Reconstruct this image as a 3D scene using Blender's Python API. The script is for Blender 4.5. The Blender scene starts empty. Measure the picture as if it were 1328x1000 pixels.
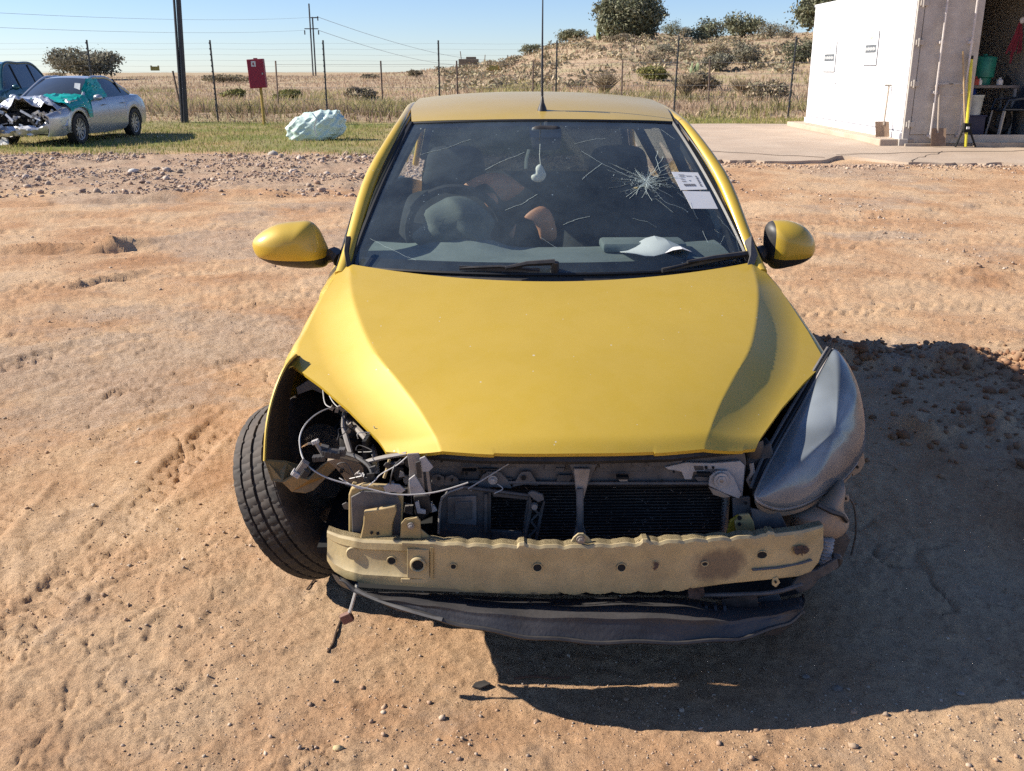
import bpy, bmesh, math, random
import numpy as np
from mathutils import Vector, Matrix

S = bpy.context.scene
COL = S.collection
random.seed(7)
R = math.radians
# ------------------------------------------------------------------ camera, sky, sun, exposure
F, CX, CY = 1265.0, 664.0, 500.0
PITCH = R(18.0)
CAMZ = 1.59
cam_d = bpy.data.cameras.new('camera')
cam = bpy.data.objects.new('camera', cam_d); COL.objects.link(cam)
cam.location = (0, 0, CAMZ)
cam.rotation_euler = (R(90) - PITCH, 0, 0)
cam_d.sensor_width = 36.0
cam_d.lens = 36.0 * F / 1328.0
cam_d.clip_start = 0.05
cam_d.clip_end = 6000
S.camera = cam

SUN_DIR = Vector((0.985, -0.11, -0.66)).normalized()      # the way the light travels
world = bpy.data.worlds.new('World'); S.world = world; world.use_nodes = True
wn = world.node_tree; wn.nodes.clear()
sky = wn.nodes.new('ShaderNodeTexSky'); sky.sky_type = 'NISHITA'; sky.sun_disc = False
to_sun = -SUN_DIR
sky.sun_elevation = math.asin(to_sun.z)
sky.sun_rotation = math.atan2(to_sun.x, to_sun.y)
sky.altitude = 1500; sky.air_density = 1.0; sky.dust_density = 0.15; sky.ozone_density = 2.2
bg = wn.nodes.new('ShaderNodeBackground'); bg.inputs['Strength'].default_value = 0.071
wo = wn.nodes.new('ShaderNodeOutputWorld')
tint = wn.nodes.new('ShaderNodeMix'); tint.data_type = 'RGBA'; tint.blend_type = 'MULTIPLY'; tint.inputs['Factor'].default_value = 1.0; tint.inputs['B'].default_value = (0.88, 0.98, 1.24, 1)
wn.links.new(sky.outputs[0], tint.inputs['A']); wn.links.new(tint.outputs['Result'], bg.inputs[0]); wn.links.new(bg.outputs[0], wo.inputs[0])
sl = bpy.data.lights.new('sun', 'SUN'); sl.energy = 5.0; sl.angle = R(0.5); sl.color = (1.0, 0.93, 0.82)
so = bpy.data.objects.new('sun', sl); COL.objects.link(so)
so.rotation_euler = SUN_DIR.to_track_quat('-Z', 'Y').to_euler(); so.location = (-8, 2, 6)
S.view_settings.view_transform = 'Standard'; S.view_settings.look = 'None'
S.view_settings.gamma = 1; S.view_settings.use_curve_mapping = False
S.view_settings.exposure = 0.76
S.cycles.use_denoising = False
S.cycles.max_bounces = 8; S.cycles.transparent_max_bounces = 16
S.cycles.caustics_reflective = False; S.cycles.caustics_refractive = False

# ------------------------------------------------------------------ measuring rays
RGT = np.array([1.0, 0, 0]); UPV = np.array([0, math.sin(PITCH), math.cos(PITCH)]); FWD = np.array([0, math.cos(PITCH), -math.sin(PITCH)])
CAM = np.array([0, 0, CAMZ])
def ray(px, py): return RGT * ((px - CX) / F) + UPV * (-(py - CY) / F) + FWD
def at_y(px, py, Y): d = ray(px, py); return CAM + d * (Y / d[1])
def at_z(px, py, Z=0.0): d = ray(px, py); return CAM + d * ((Z - CAMZ) / d[2])
CAR0 = np.array([0.160, 2.2, 0.0]); CAR_YAW = R(1.3)
_c, _s = math.cos(CAR_YAW), math.sin(CAR_YAW)
def to_car(p):
    d = np.asarray(p, float) - CAR0
    return np.array([_c * d[0] + _s * d[1], -_s * d[0] + _c * d[1], d[2]])
def C(px, py, v):
    """point of the car (u across, v back from the beam, w up) seen at a pixel and lying at depth v"""
    o = to_car(CAM); d = ray(px, py); dl = np.array([_c * d[0] + _s * d[1], -_s * d[0] + _c * d[1], d[2]])
    return o + dl * ((v - o[1]) / dl[1])

# ------------------------------------------------------------------ noise
def _hash(ix, iy, seed):
    n = (ix.astype(np.int64) * 374761393 + iy.astype(np.int64) * 668265263 + seed * 1442695041) & 0xffffffff
    n = ((n ^ (n >> 13)) * 1274126177) & 0xffffffff
    n = n ^ (n >> 16)
    return (n & 0xffff) / 32767.5 - 1.0
def vn(x, y, seed=0):
    x = np.asarray(x, float); y = np.asarray(y, float)
    ix = np.floor(x); iy = np.floor(y); fx = x - ix; fy = y - iy
    fx = fx * fx * (3 - 2 * fx); fy = fy * fy * (3 - 2 * fy)
    a = _hash(ix, iy, seed); b = _hash(ix + 1, iy, seed); c = _hash(ix, iy + 1, seed); d = _hash(ix + 1, iy + 1, seed)
    return (a * (1 - fx) + b * fx) * (1 - fy) + (c * (1 - fx) + d * fx) * fy
def fbm(x, y, sc, octv=3, seed=0, rot=0.6):
    t = 0; a = 1.0; n = 0
    x = np.asarray(x, float) / sc; y = np.asarray(y, float) / sc
    for k in range(octv):
        t = t + a * vn(x, y, seed + k * 17); n += a; a *= 0.5
        x, y = (x * math.cos(rot) - y * math.sin(rot)) * 2.03 + 3.1, (x * math.sin(rot) + y * math.cos(rot)) * 2.03 - 1.7
    return t / n
def sst(x): x = np.clip(x, 0, 1); return x * x * (3 - 2 * x)

# ------------------------------------------------------------------ mesh helpers
class MB:
    def __init__(s): s.v = []; s.f = []
    def add(s, vs, fs):
        n = len(s.v); s.v.extend([tuple(map(float, p)) for p in vs]); s.f.extend([tuple(i + n for i in f) for f in fs]); return s
    def box(s, c, d, rot=None):
        hx, hy, hz = d[0] / 2, d[1] / 2, d[2] / 2
        vs = [Vector((x * hx, y * hy, z * hz)) for x in (-1, 1) for y in (-1, 1) for z in (-1, 1)]
        if rot is not None: vs = [rot @ p for p in vs]
        c = Vector(c)
        return s.add([p + c for p in vs], [(0, 1, 3, 2), (4, 6, 7, 5), (0, 4, 5, 1), (2, 3, 7, 6), (0, 2, 6, 4), (1, 5, 7, 3)])
    def bar(s, a, b, wd, th, up=(0, 0, 1)):
        a = Vector(a); b = Vector(b); d = (b - a); L = d.length; d.normalize()
        x = d.cross(Vector(up))
        if x.length < 1e-5: x = d.cross(Vector((1, 0, 0)))
        x.normalize(); y = x.cross(d)
        m = Matrix((x, d, y)).transposed()
        return s.box((a + b) / 2, (wd, L, th), m)
    def tube(s, pts, r, n=8, caps=True, closed=False, flat=1.0, up=(0, 0, 1)):
        P = [Vector(p) for p in pts]; m = len(P); rings = []
        upv = Vector(up); prev = None
        for i, p in enumerate(P):
            if closed: t = P[(i + 1) % m] - P[i - 1]
            else: t = P[min(i + 1, m - 1)] - P[max(i - 1, 0)]
            if t.length < 1e-9: t = Vector((0, 0, 1))
            t.normalize()
            if prev is None:
                x = t.cross(upv)
                if x.length < 1e-3: x = t.cross(Vector((1, 0, 0)))
            else: x = prev - t * prev.dot(t)
            x.normalize(); prev = x; y = x.cross(t)
            rr = r[i] if hasattr(r, '__len__') else r
            rings.append([p + x * (rr * math.cos(2 * math.pi * k / n)) + y * (rr * flat * math.sin(2 * math.pi * k / n)) for k in range(n)])
        vs = [q for ring in rings for q in ring]; fs = []
        for i in range(m if closed else m - 1):
            j = (i + 1) % m
            for k in range(n):
                l = (k + 1) % n
                fs.append((i * n + k, i * n + l, j * n + l, j * n + k))
        if caps and not closed:
            fs.append(tuple(range(n - 1, -1, -1))); fs.append(tuple((m - 1) * n + k for k in range(n)))
        return s.add(vs, fs)
    def lathe(s, prof, seg=32, c=(0, 0, 0), axis='x', fn=None, closed=False):
        """prof: list of (a along axis, r)"""
        vs = []; m = len(prof)
        for k in range(seg):
            th = 2 * math.pi * k / seg
            for i, (a, r) in enumerate(prof):
                if fn: r = fn(i, a, r, k, th)
                p = (a, r * math.cos(th), r * math.sin(th)) if axis == 'x' else ((r * math.cos(th), r * math.sin(th), a) if axis == 'z' else (r * math.cos(th), a, r * math.sin(th)))
                vs.append((p[0] + c[0], p[1] + c[1], p[2] + c[2]))
        fs = []
        for k in range(seg):
            l = (k + 1) % seg
            for i in range(m if closed else m - 1):
                j = (i + 1) % m
                fs.append((k * m + i, k * m + j, l * m + j, l * m + i))
        return s.add(vs, fs)
    def grid(s, P):
        P = np.asarray(P, float); a, b = P.shape[:2]
        fs = [(i * b + j, i * b + j + 1, (i + 1) * b + j + 1, (i + 1) * b + j) for i in range(a - 1) for j in range(b - 1)]
        return s.add(P.reshape(-1, 3), fs)
    def solid(s, P, off):
        """closed sheet: grid P and the same grid moved by off"""
        P = np.asarray(P, float); Q = P + np.asarray(off, float); a, b = P.shape[:2]; n = a * b
        fs = []
        for i in range(a - 1):
            for j in range(b - 1):
                q = (i * b + j, i * b + j + 1, (i + 1) * b + j + 1, (i + 1) * b + j)
                fs.append(q); fs.append(tuple(n + k for k in reversed(q)))
        rim = [(0, j) for j in range(b)] + [(i, b - 1) for i in range(1, a)] + [(a - 1, j) for j in range(b - 2, -1, -1)] + [(i, 0) for i in range(a - 2, 0, -1)]
        ids = [i * b + j for i, j in rim]
        for k in range(len(ids)):
            p, q = ids[k], ids[(k + 1) % len(ids)]
            fs.append((q, p, n + p, n + q))
        return s.add(np.concatenate([P.reshape(-1, 3), Q.reshape(-1, 3)]), fs)
    def prism(s, pts, off):
        n = len(pts); off = np.asarray(off, float); pts = [np.asarray(p, float) for p in pts]
        vs = pts + [p + off for p in pts]
        fs = [tuple(range(n)), tuple(range(2 * n - 1, n - 1, -1))] + [((k + 1) % n, k, n + k, n + (k + 1) % n) for k in range(n)]
        return s.add(vs, fs)
    def pillow(s, outline, front, back=None, rings=7, centre=None):
        """closed outline of 3D points swelled by vector front (and back)"""
        O = [np.asarray(p, float) for p in outline]; n = len(O)
        c = np.mean(O, axis=0) if centre is None else np.asarray(centre, float)
        def side(vec, flip):
            vs = []; fs = []
            for k in range(rings):
                t = k / rings; sc = math.cos(t * math.pi / 2) ** 0.8; h = math.sin(t * math.pi / 2)
                for p in O: vs.append(c + (p - c) * sc + np.asarray(vec, float) * h)
            vs.append(c + np.asarray(vec, float))
            for k in range(rings - 1):
                for j in range(n):
                    l = (j + 1) % n; q = (k * n + j, k * n + l, (k + 1) * n + l, (k + 1) * n + j)
                    fs.append(q if not flip else q[::-1])
            for j in range(n):
                l = (j + 1) % n; q = ((rings - 1) * n + j, (rings - 1) * n + l, rings * n)
                fs.append(q if not flip else q[::-1])
            s.add(vs, fs)
        side(front, False)
        if back is not None: side(back, True)
        return s
    def build(s, name, mat=None, parent=None, smooth=False, bevel=0, angle=40, weld=False):
        me = bpy.data.meshes.new(name); me.from_pydata(s.v, [], s.f); me.update()
        if True:
            bm = bmesh.new(); bm.from_mesh(me)
            if weld: bmesh.ops.remove_doubles(bm, verts=bm.verts, dist=weld if isinstance(weld, float) else 1e-5)
            bmesh.ops.recalc_face_normals(bm, faces=bm.faces)
            if bevel:
                es = [e for e in bm.edges if len(e.link_faces) == 2 and e.calc_face_angle(0) > R(35)]
                bmesh.ops.bevel(bm, geom=es, offset=bevel, segments=2, affect='EDGES', profile=0.5, clamp_overlap=True)
            bm.to_mesh(me); bm.free()
        if smooth:
            me.polygons.foreach_set('use_smooth', [True] * len(me.polygons))
            me.set_sharp_from_angle(angle=R(angle))
        if mat: me.materials.append(mat)
        o = bpy.data.objects.new(name, me); COL.objects.link(o)
        if parent: o.parent = parent
        return o

def thing(name, label, cat, loc=(0, 0, 0), rz=0, group=None):
    o = bpy.data.objects.new(name, None); COL.objects.link(o)
    o.location = loc; o.rotation_euler = (0, 0, rz); o.empty_display_size = 0.2
    o['label'] = label; o['category'] = cat
    if group: o['group'] = group
    return o
def tag(o, label, cat, group=None):
    o['label'] = label; o['category'] = cat
    if group: o['group'] = group
    return o
def part_empty(name, parent, loc=(0, 0, 0), rot=(0, 0, 0)):
    o = bpy.data.objects.new(name, None); COL.objects.link(o); o.parent = parent; o.location = loc; o.rotation_euler = rot; return o
def np_mesh(name, V, Fc, mat=None, smooth=False, col=None):
    """fast mesh from numpy arrays; Fc (n,3) or (n,4)"""
    me = bpy.data.meshes.new(name); k = Fc.shape[1]
    me.vertices.add(len(V)); me.vertices.foreach_set('co', np.ascontiguousarray(V, dtype=np.float32).ravel())
    me.loops.add(len(Fc) * k); me.loops.foreach_set('vertex_index', np.ascontiguousarray(Fc, dtype=np.int32).ravel())
    me.polygons.add(len(Fc)); me.polygons.foreach_set('loop_start', np.arange(0, len(Fc) * k, k, dtype=np.int32))
    if smooth: me.polygons.foreach_set('use_smooth', np.ones(len(Fc), dtype=bool))
    me.update(calc_edges=True)
    if col is not None:
        a = me.color_attributes.new('zone', 'FLOAT_COLOR', 'POINT')
        c4 = np.ones((len(V), 4), dtype=np.float32); c4[:, :col.shape[1]] = col
        a.data.foreach_set('color', c4.ravel())
    if mat: me.materials.append(mat)
    o = bpy.data.objects.new(name, me); COL.objects.link(o); return o
def spl(pts, n):
    """Catmull-Rom through pts, n samples"""
    P = np.asarray(pts, float); m = len(P)
    out = []
    for t in np.linspace(0, m - 1, n):
        i = min(int(t), m - 2); f = t - i
        p0 = P[max(i - 1, 0)]; p1 = P[i]; p2 = P[i + 1]; p3 = P[min(i + 2, m - 1)]
        out.append(0.5 * ((2 * p1) + (-p0 + p2) * f + (2 * p0 - 5 * p1 + 4 * p2 - p3) * f * f + (-p0 + 3 * p1 - 3 * p2 + p3) * f ** 3))
    return np.array(out)
def spl_closed(pts, n):
    P = np.asarray(pts, float); m = len(P); out = []
    for t in np.linspace(0, m, n, endpoint=False):
        i = int(t); f = t - i
        p0, p1, p2, p3 = P[(i - 1) % m], P[i % m], P[(i + 1) % m], P[(i + 2) % m]
        out.append(0.5 * ((2 * p1) + (-p0 + p2) * f + (2 * p0 - 5 * p1 + 4 * p2 - p3) * f * f + (-p0 + 3 * p1 - 3 * p2 + p3) * f ** 3))
    return np.array(out)
def cut(obj, cutters):
    """bore real holes: cutter objects are removed afterwards"""
    for c in cutters:
        m = obj.modifiers.new('b', 'BOOLEAN'); m.operation = 'DIFFERENCE'; m.object = c; m.solver = 'EXACT'
    bpy.context.view_layer.update()
    dg = bpy.context.evaluated_depsgraph_get()
    me = bpy.data.meshes.new_from_object(obj.evaluated_get(dg))
    obj.modifiers.clear(); obj.data = me
    for c in cutters: bpy.data.objects.remove(c)

# ------------------------------------------------------------------ materials
_mats = {}
def mat(name, col, rough=0.6, metal=0.0, var=0.12, vs=6.0, bump=0.0, bs=60.0, coat=0.0, dust=0.0, dcol=(0.36, 0.27, 0.19), ds=9.0, spec=0.5, col2=None, coatr=0.1, specks=0.0, soot=None):
    m = bpy.data.materials.new(name); m.use_nodes = True; nt = m.node_tree; N = nt.nodes; L = nt.links
    b = N['Principled BSDF']; b.inputs['Roughness'].default_value = rough; b.inputs['Metallic'].default_value = metal
    b.inputs['Coat Weight'].default_value = coat; b.inputs['Coat Roughness'].default_value = coatr
    b.inputs['Specular IOR Level'].default_value = spec
    tc = N.new('ShaderNodeTexCoord')
    nz = N.new('ShaderNodeTexNoise'); nz.inputs['Scale'].default_value = vs; nz.inputs['Detail'].default_value = 6; nz.inputs['Roughness'].default_value = 0.65
    L.new(tc.outputs['Object'], nz.inputs['Vector'])
    rp = N.new('ShaderNodeValToRGB')
    c2 = col2 if col2 else tuple(c * (1 - 2 * var) for c in col)
    c1 = tuple(min(1, c * (1 + (var if not col2 else 0))) for c in col)
    rp.color_ramp.elements[0].position = 0.35; rp.color_ramp.elements[1].position = 0.68
    rp.color_ramp.elements[0].color = (*c2, 1); rp.color_ramp.elements[1].color = (*c1, 1)
    L.new(nz.outputs['Fac'], rp.inputs['Fac']); out = rp.outputs['Color']
    if dust > 0:
        nd = N.new('ShaderNodeTexNoise'); nd.inputs['Scale'].default_value = ds; nd.inputs['Detail'].default_value = 8; nd.inputs['Roughness'].default_value = 0.7
        L.new(tc.outputs['Object'], nd.inputs['Vector'])
        g = N.new('ShaderNodeNewGeometry'); sx = N.new('ShaderNodeSeparateXYZ'); L.new(g.outputs['Normal'], sx.inputs[0])
        ma = N.new('ShaderNodeMath'); ma.operation = 'MULTIPLY_ADD'; ma.inputs[1].default_value = 0.25; L.new(sx.outputs['Z'], ma.inputs[0]); L.new(nd.outputs['Fac'], ma.inputs[2])
        mr = N.new('ShaderNodeMapRange'); mr.inputs['From Min'].default_value = 0.4; mr.inputs['From Max'].default_value = 0.8; mr.inputs['To Max'].default_value = dust
        L.new(ma.outputs[0], mr.inputs['Value'])
        mx = N.new('ShaderNodeMix'); mx.data_type = 'RGBA'; L.new(mr.outputs[0], mx.inputs['Factor']); L.new(out, mx.inputs['A']); mx.inputs['B'].default_value = (*dcol, 1); out = mx.outputs['Result']
        ra = N.new('ShaderNodeMapRange'); ra.inputs['To Min'].default_value = rough; ra.inputs['To Max'].default_value = 0.9
        L.new(mr.outputs[0], ra.inputs['Value']); L.new(ra.outputs[0], b.inputs['Roughness'])
    if specks > 0:      # stuck grit and small stone chips
        vo = N.new('ShaderNodeTexVoronoi'); vo.inputs['Scale'].default_value = 38; L.new(tc.outputs['Object'], vo.inputs['Vector'])
        n2 = N.new('ShaderNodeTexNoise'); n2.inputs['Scale'].default_value = 21; n2.inputs['Detail'].default_value = 3; L.new(tc.outputs['Object'], n2.inputs['Vector'])
        th = N.new('ShaderNodeMapRange'); th.inputs['From Min'].default_value = 0.50; th.inputs['From Max'].default_value = 0.85; th.inputs['To Min'].default_value = 0.0; th.inputs['To Max'].default_value = 0.22
        L.new(n2.outputs['Fac'], th.inputs['Value'])
        lt = N.new('ShaderNodeMath'); lt.operation = 'LESS_THAN'; L.new(vo.outputs['Distance'], lt.inputs[0]); L.new(th.outputs[0], lt.inputs[1])
        mm = N.new('ShaderNodeMath'); mm.operation = 'MULTIPLY'; mm.inputs[1].default_value = specks; L.new(lt.outputs[0], mm.inputs[0])
        mx = N.new('ShaderNodeMix'); mx.data_type = 'RGBA'; L.new(mm.outputs[0], mx.inputs['Factor']); L.new(out, mx.inputs['A']); mx.inputs['B'].default_value = (0.62, 0.54, 0.38, 1); out = mx.outputs['Result']
    if soot is not None:      # burnt patch with a ragged outline: centre and half sizes in metres
        cxs, czs, hxs, hzs, scol = soot
        sxx = N.new('ShaderNodeSeparateXYZ'); L.new(tc.outputs['Object'], sxx.inputs[0])
        def _m(op, a, v): q = N.new('ShaderNodeMath'); q.operation = op; L.new(a, q.inputs[0]); (L.new(v, q.inputs[1]) if not isinstance(v, (int, float)) else q.inputs[1].__setattr__('default_value', v)); return q.outputs[0]
        dx = _m('POWER', _m('ABSOLUTE', _m('DIVIDE', _m('SUBTRACT', sxx.outputs['X'], cxs), hxs), 0.0), 2.6)
        dz = _m('POWER', _m('ABSOLUTE', _m('DIVIDE', _m('SUBTRACT', sxx.outputs['Z'], czs), hzs), 0.0), 2.6)
        n3 = N.new('ShaderNodeTexNoise'); n3.inputs['Scale'].default_value = 26; n3.inputs['Detail'].default_value = 7; n3.inputs['Roughness'].default_value = 0.7; L.new(tc.outputs['Object'], n3.inputs['Vector'])
        sm = _m('ADD', _m('ADD', dx, dz), _m('MULTIPLY', n3.outputs['Fac'], 1.9))
        mr = N.new('ShaderNodeMapRange'); mr.inputs['From Min'].default_value = 2.0; mr.inputs['From Max'].default_value = 1.25; mr.inputs['To Max'].default_value = 0.8; L.new(sm, mr.inputs['Value'])
        mx = N.new('ShaderNodeMix'); mx.data_type = 'RGBA'; L.new(mr.outputs[0], mx.inputs['Factor']); L.new(out, mx.inputs['A']); mx.inputs['B'].default_value = (*scol, 1); out = mx.outputs['Result']
    L.new(out, b.inputs['Base Color'])
    if bump > 0:
        nb = N.new('ShaderNodeTexNoise'); nb.inputs['Scale'].default_value = bs; nb.inputs['Detail'].default_value = 5
        L.new(tc.outputs['Object'], nb.inputs['Vector'])
        bp = N.new('ShaderNodeBump'); bp.inputs['Strength'].default_value = bump; bp.inputs['Distance'].default_value = 0.01
        L.new(nb.outputs['Fac'], bp.inputs['Height']); L.new(bp.outputs[0], b.inputs['Normal'])
    _mats[name] = m
    return m
def glass_mat(name, tint=(0.6, 0.7, 0.68), dust=0.05, dcol=(0.6, 0.62, 0.6), refl=1.0, specks=0.0):
    m = bpy.data.materials.new(name); m.use_nodes = True; nt = m.node_tree; N = nt.nodes; L = nt.links; N.clear()
    out = N.new('ShaderNodeOutputMaterial'); tr = N.new('ShaderNodeBsdfTransparent'); tr.inputs[0].default_value = (*tint, 1)
    gl = N.new('ShaderNodeBsdfGlossy'); gl.inputs['Roughness'].default_value = 0.02
    lw = N.new('ShaderNodeLayerWeight'); lw.inputs['Blend'].default_value = 0.5
    pw = N.new('ShaderNodeMath'); pw.operation = 'POWER'; pw.inputs[1].default_value = 5.0; L.new(lw.outputs['Facing'], pw.inputs[0])
    mu = N.new('ShaderNodeMath'); mu.operation = 'MULTIPLY_ADD'; mu.use_clamp = True; mu.inputs[1].default_value = 0.95 * refl; mu.inputs[2].default_value = 0.045 * refl; L.new(pw.outputs[0], mu.inputs[0])
    m1 = N.new('ShaderNodeMixShader'); L.new(mu.outputs[0], m1.inputs[0]); L.new(tr.outputs[0], m1.inputs[1]); L.new(gl.outputs[0], m1.inputs[2])
    df = N.new('ShaderNodeBsdfDiffuse'); df.inputs[0].default_value = (*dcol, 1)
    tc = N.new('ShaderNodeTexCoord'); nz = N.new('ShaderNodeTexNoise'); nz.inputs['Scale'].default_value = 3.5; nz.inputs['Detail'].default_value = 7; nz.inputs['Roughness'].default_value = 0.7
    L.new(tc.outputs['Object'], nz.inputs['Vector'])
    mr = N.new('ShaderNodeMapRange'); mr.inputs['From Min'].default_value = 0.3; mr.inputs['From Max'].default_value = 0.75; mr.inputs['To Min'].default_value = dust * 0.35; mr.inputs['To Max'].default_value = dust * 1.5
    L.new(nz.outputs['Fac'], mr.inputs['Value']); fac = mr.outputs[0]
    if specks > 0:
        vo = N.new('ShaderNodeTexVoronoi'); vo.inputs['Scale'].default_value = 42; L.new(tc.outputs['Object'], vo.inputs['Vector'])
        n2 = N.new('ShaderNodeTexNoise'); n2.inputs['Scale'].default_value = 16; L.new(tc.outputs['Object'], n2.inputs['Vector'])
        th = N.new('ShaderNodeMapRange'); th.inputs['From Min'].default_value = 0.45; th.inputs['From Max'].default_value = 0.75; th.inputs['To Min'].default_value = 0.0; th.inputs['To Max'].default_value = 0.13
        L.new(n2.outputs['Fac'], th.inputs['Value'])
        lt = N.new('ShaderNodeMath'); lt.operation = 'LESS_THAN'; L.new(vo.outputs['Distance'], lt.inputs[0]); L.new(th.outputs[0], lt.inputs[1])
        mm = N.new('ShaderNodeMath'); mm.operation = 'MULTIPLY'; mm.inputs[1].default_value = specks; L.new(lt.outputs[0], mm.inputs[0])
        mx = N.new('ShaderNodeMath'); mx.operation = 'MAXIMUM'; L.new(mm.outputs[0], mx.inputs[0]); L.new(fac, mx.inputs[1]); fac = mx.outputs[0]
    m2 = N.new('ShaderNodeMixShader'); L.new(fac, m2.inputs[0]); L.new(m1.outputs[0], m2.inputs[1]); L.new(df.outputs[0], m2.inputs[2])
    L.new(m2.outputs[0], out.inputs['Surface']); return m
def zone_mat(name, rough=0.95, trans=0.0, jit=0.0):
    """albedo from the 'zone' colour attribute (natural colour of each blade or leaf)"""
    m = bpy.data.materials.new(name); m.use_nodes = True; nt = m.node_tree; N = nt.nodes; L = nt.links
    b = N['Principled BSDF']; b.inputs['Roughness'].default_value = rough; b.inputs['Specular IOR Level'].default_value = 0.15
    a = N.new('ShaderNodeAttribute'); a.attribute_name = 'zone'
    L.new(a.outputs['Color'], b.inputs['Base Color'])
    if trans:
        t = N.new('ShaderNodeBsdfTranslucent'); L.new(a.outputs['Color'], t.inputs[0]); mx = N.new('ShaderNodeMixShader'); mx.inputs[0].default_value = trans
        L.new(b.outputs[0], mx.inputs[1]); L.new(t.outputs[0], mx.inputs[2]); L.new(mx.outputs[0], N['Material Output'].inputs['Surface'])
    return m
# ================================================================== TERRAIN
_sk = [(-700, 103), (0, 103), (200, 102), (300, 101), (420, 99), (520, 95), (600, 89), (640, 84), (690, 70), (740, 56), (770, 49), (810, 42), (860, 46), (900, 50), (960, 47), (1000, 44), (1050, 44), (1100, 34), (1200, 22), (1330, 14), (1700, 10)]
_saz = np.array([math.atan2(ray(a, b)[0], ray(a, b)[1]) for a, b in _sk]); _ste = np.array([ray(a, b)[2] / math.hypot(*ray(a, b)[:2]) for a, b in _sk])
DR = 130.0
def macro(X, Y):
    r = np.hypot(X, Y); az = np.arctan2(X, Y)
    te = np.interp(az, _saz, _ste)
    Hr = np.maximum(CAMZ + te * DR, 0.0)
    front = sst((az + 1.2) / 0.3) * sst((1.25 - az) / 0.3)
    t = np.clip((r - 46) / (DR - 46), 0, 1)
    z = Hr * front * (0.35 * t + 0.65 * sst(t)) * np.where(r > DR, np.maximum(0.2, 1 - (r - DR) * 0.004), 1)
    z = z - np.clip(r - 220, 0, 2000) * 0.003
    z = z + (fbm(X, Y, 14, 3, 5) * 0.35) * sst((r - 45) / 30)
    z = z + 0.10 * sst((Y - 10.5) / 5.0) * sst((X - 1.5) / 2.0) * (1 - sst((Y - 40) / 6))
    z = z + 0.22 * np.exp(-((Y - 33.6) / 0.9) ** 2) * (0.7 + 0.5 * vn(X * 0.5, Y * 0.2, 3)) * (np.abs(X) < 60)
    return z
TRACKS = [  # x0,y0,x1,y1,width,depth,pitch
    (-1.55, 1.6, -1.35, 4.6, 0.17, 0.010, 0.075), (-1.1, 1.45, -1.9, 3.2, 0.15, 0.007, 0.06), (0.9, 1.4, 0.45, 2.0, 0.15, 0.008, 0.06),
    (-4.5, 5.0, 1.5, 9.2, 0.2, 0.012, 0.11), (-5.5, 6.4, -0.4, 8.8, 0.2, 0.012, 0.11), (-3.2, 3.6, -1.0, 5.9, 0.18, 0.008, 0.08),
    (-1.75, 1.9, -1.95, 3.6, 0.16, 0.012, 0.07), (-0.35, 1.45, -0.55, 2.2, 0.15, 0.008, 0.06), (-3.9, 3.4, -2.2, 6.4, 0.2, 0.014, 0.1), (0.2, 1.4, 0.9, 2.0, 0.15, 0.008, 0.06), (2.0, 7.2, 8.5, 9.6, 0.2, 0.014, 0.11), (2.0, 8.9, 9.0, 10.2, 0.22, 0.014, 0.12), (1.6, 6.5, 6.0, 7.0, 0.2, 0.012, 0.1), (-2.4, 1.7, -0.6, 2.35, 0.15, 0.006, 0.06),
    (1.9, 9.8, 8.0, 13.0, 0.25, 0.016, 0.14), (-8, 8.4, -1.5, 12.0, 0.25, 0.016, 0.14), (-2.2, 2.6, -1.2, 2.3, 0.14, 0.006, 0.05)]
RUTS = [ # centre px, py, length, width, height, direction (deg)
    (150, 262, 1.7, 0.35, 0.10, 8), (225, 259, 1.6, 0.4, 0.11, 10), (110, 322, 1.1, 0.28, 0.08, 12), (170, 318, 0.5, 0.2, 0.08, 50), (140, 365, 0.4, 0.14, 0.06, 60),
    (20, 283, 1.2, 0.3, 0.06, 5), (355, 270, 0.9, 0.25, 0.07, 15), (290, 225, 2.2, 0.5, 0.07, 3), (340, 247, 1.4, 0.3, 0.06, 5), (1060, 298, 0.6, 0.2, 0.05, 0), (1320, 365, 0.4, 0.15, 0.05, 0),
    (1130, 408, 0.5, 0.15, 0.05, 0), (60, 300, 1.0, 0.2, 0.05, 6), (450, 240, 0.8, 0.2, 0.05, 12)]
_rz = [(at_z(a, b, 0), l, w, h, R(d)) for a, b, l, w, h, d in RUTS]
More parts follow.
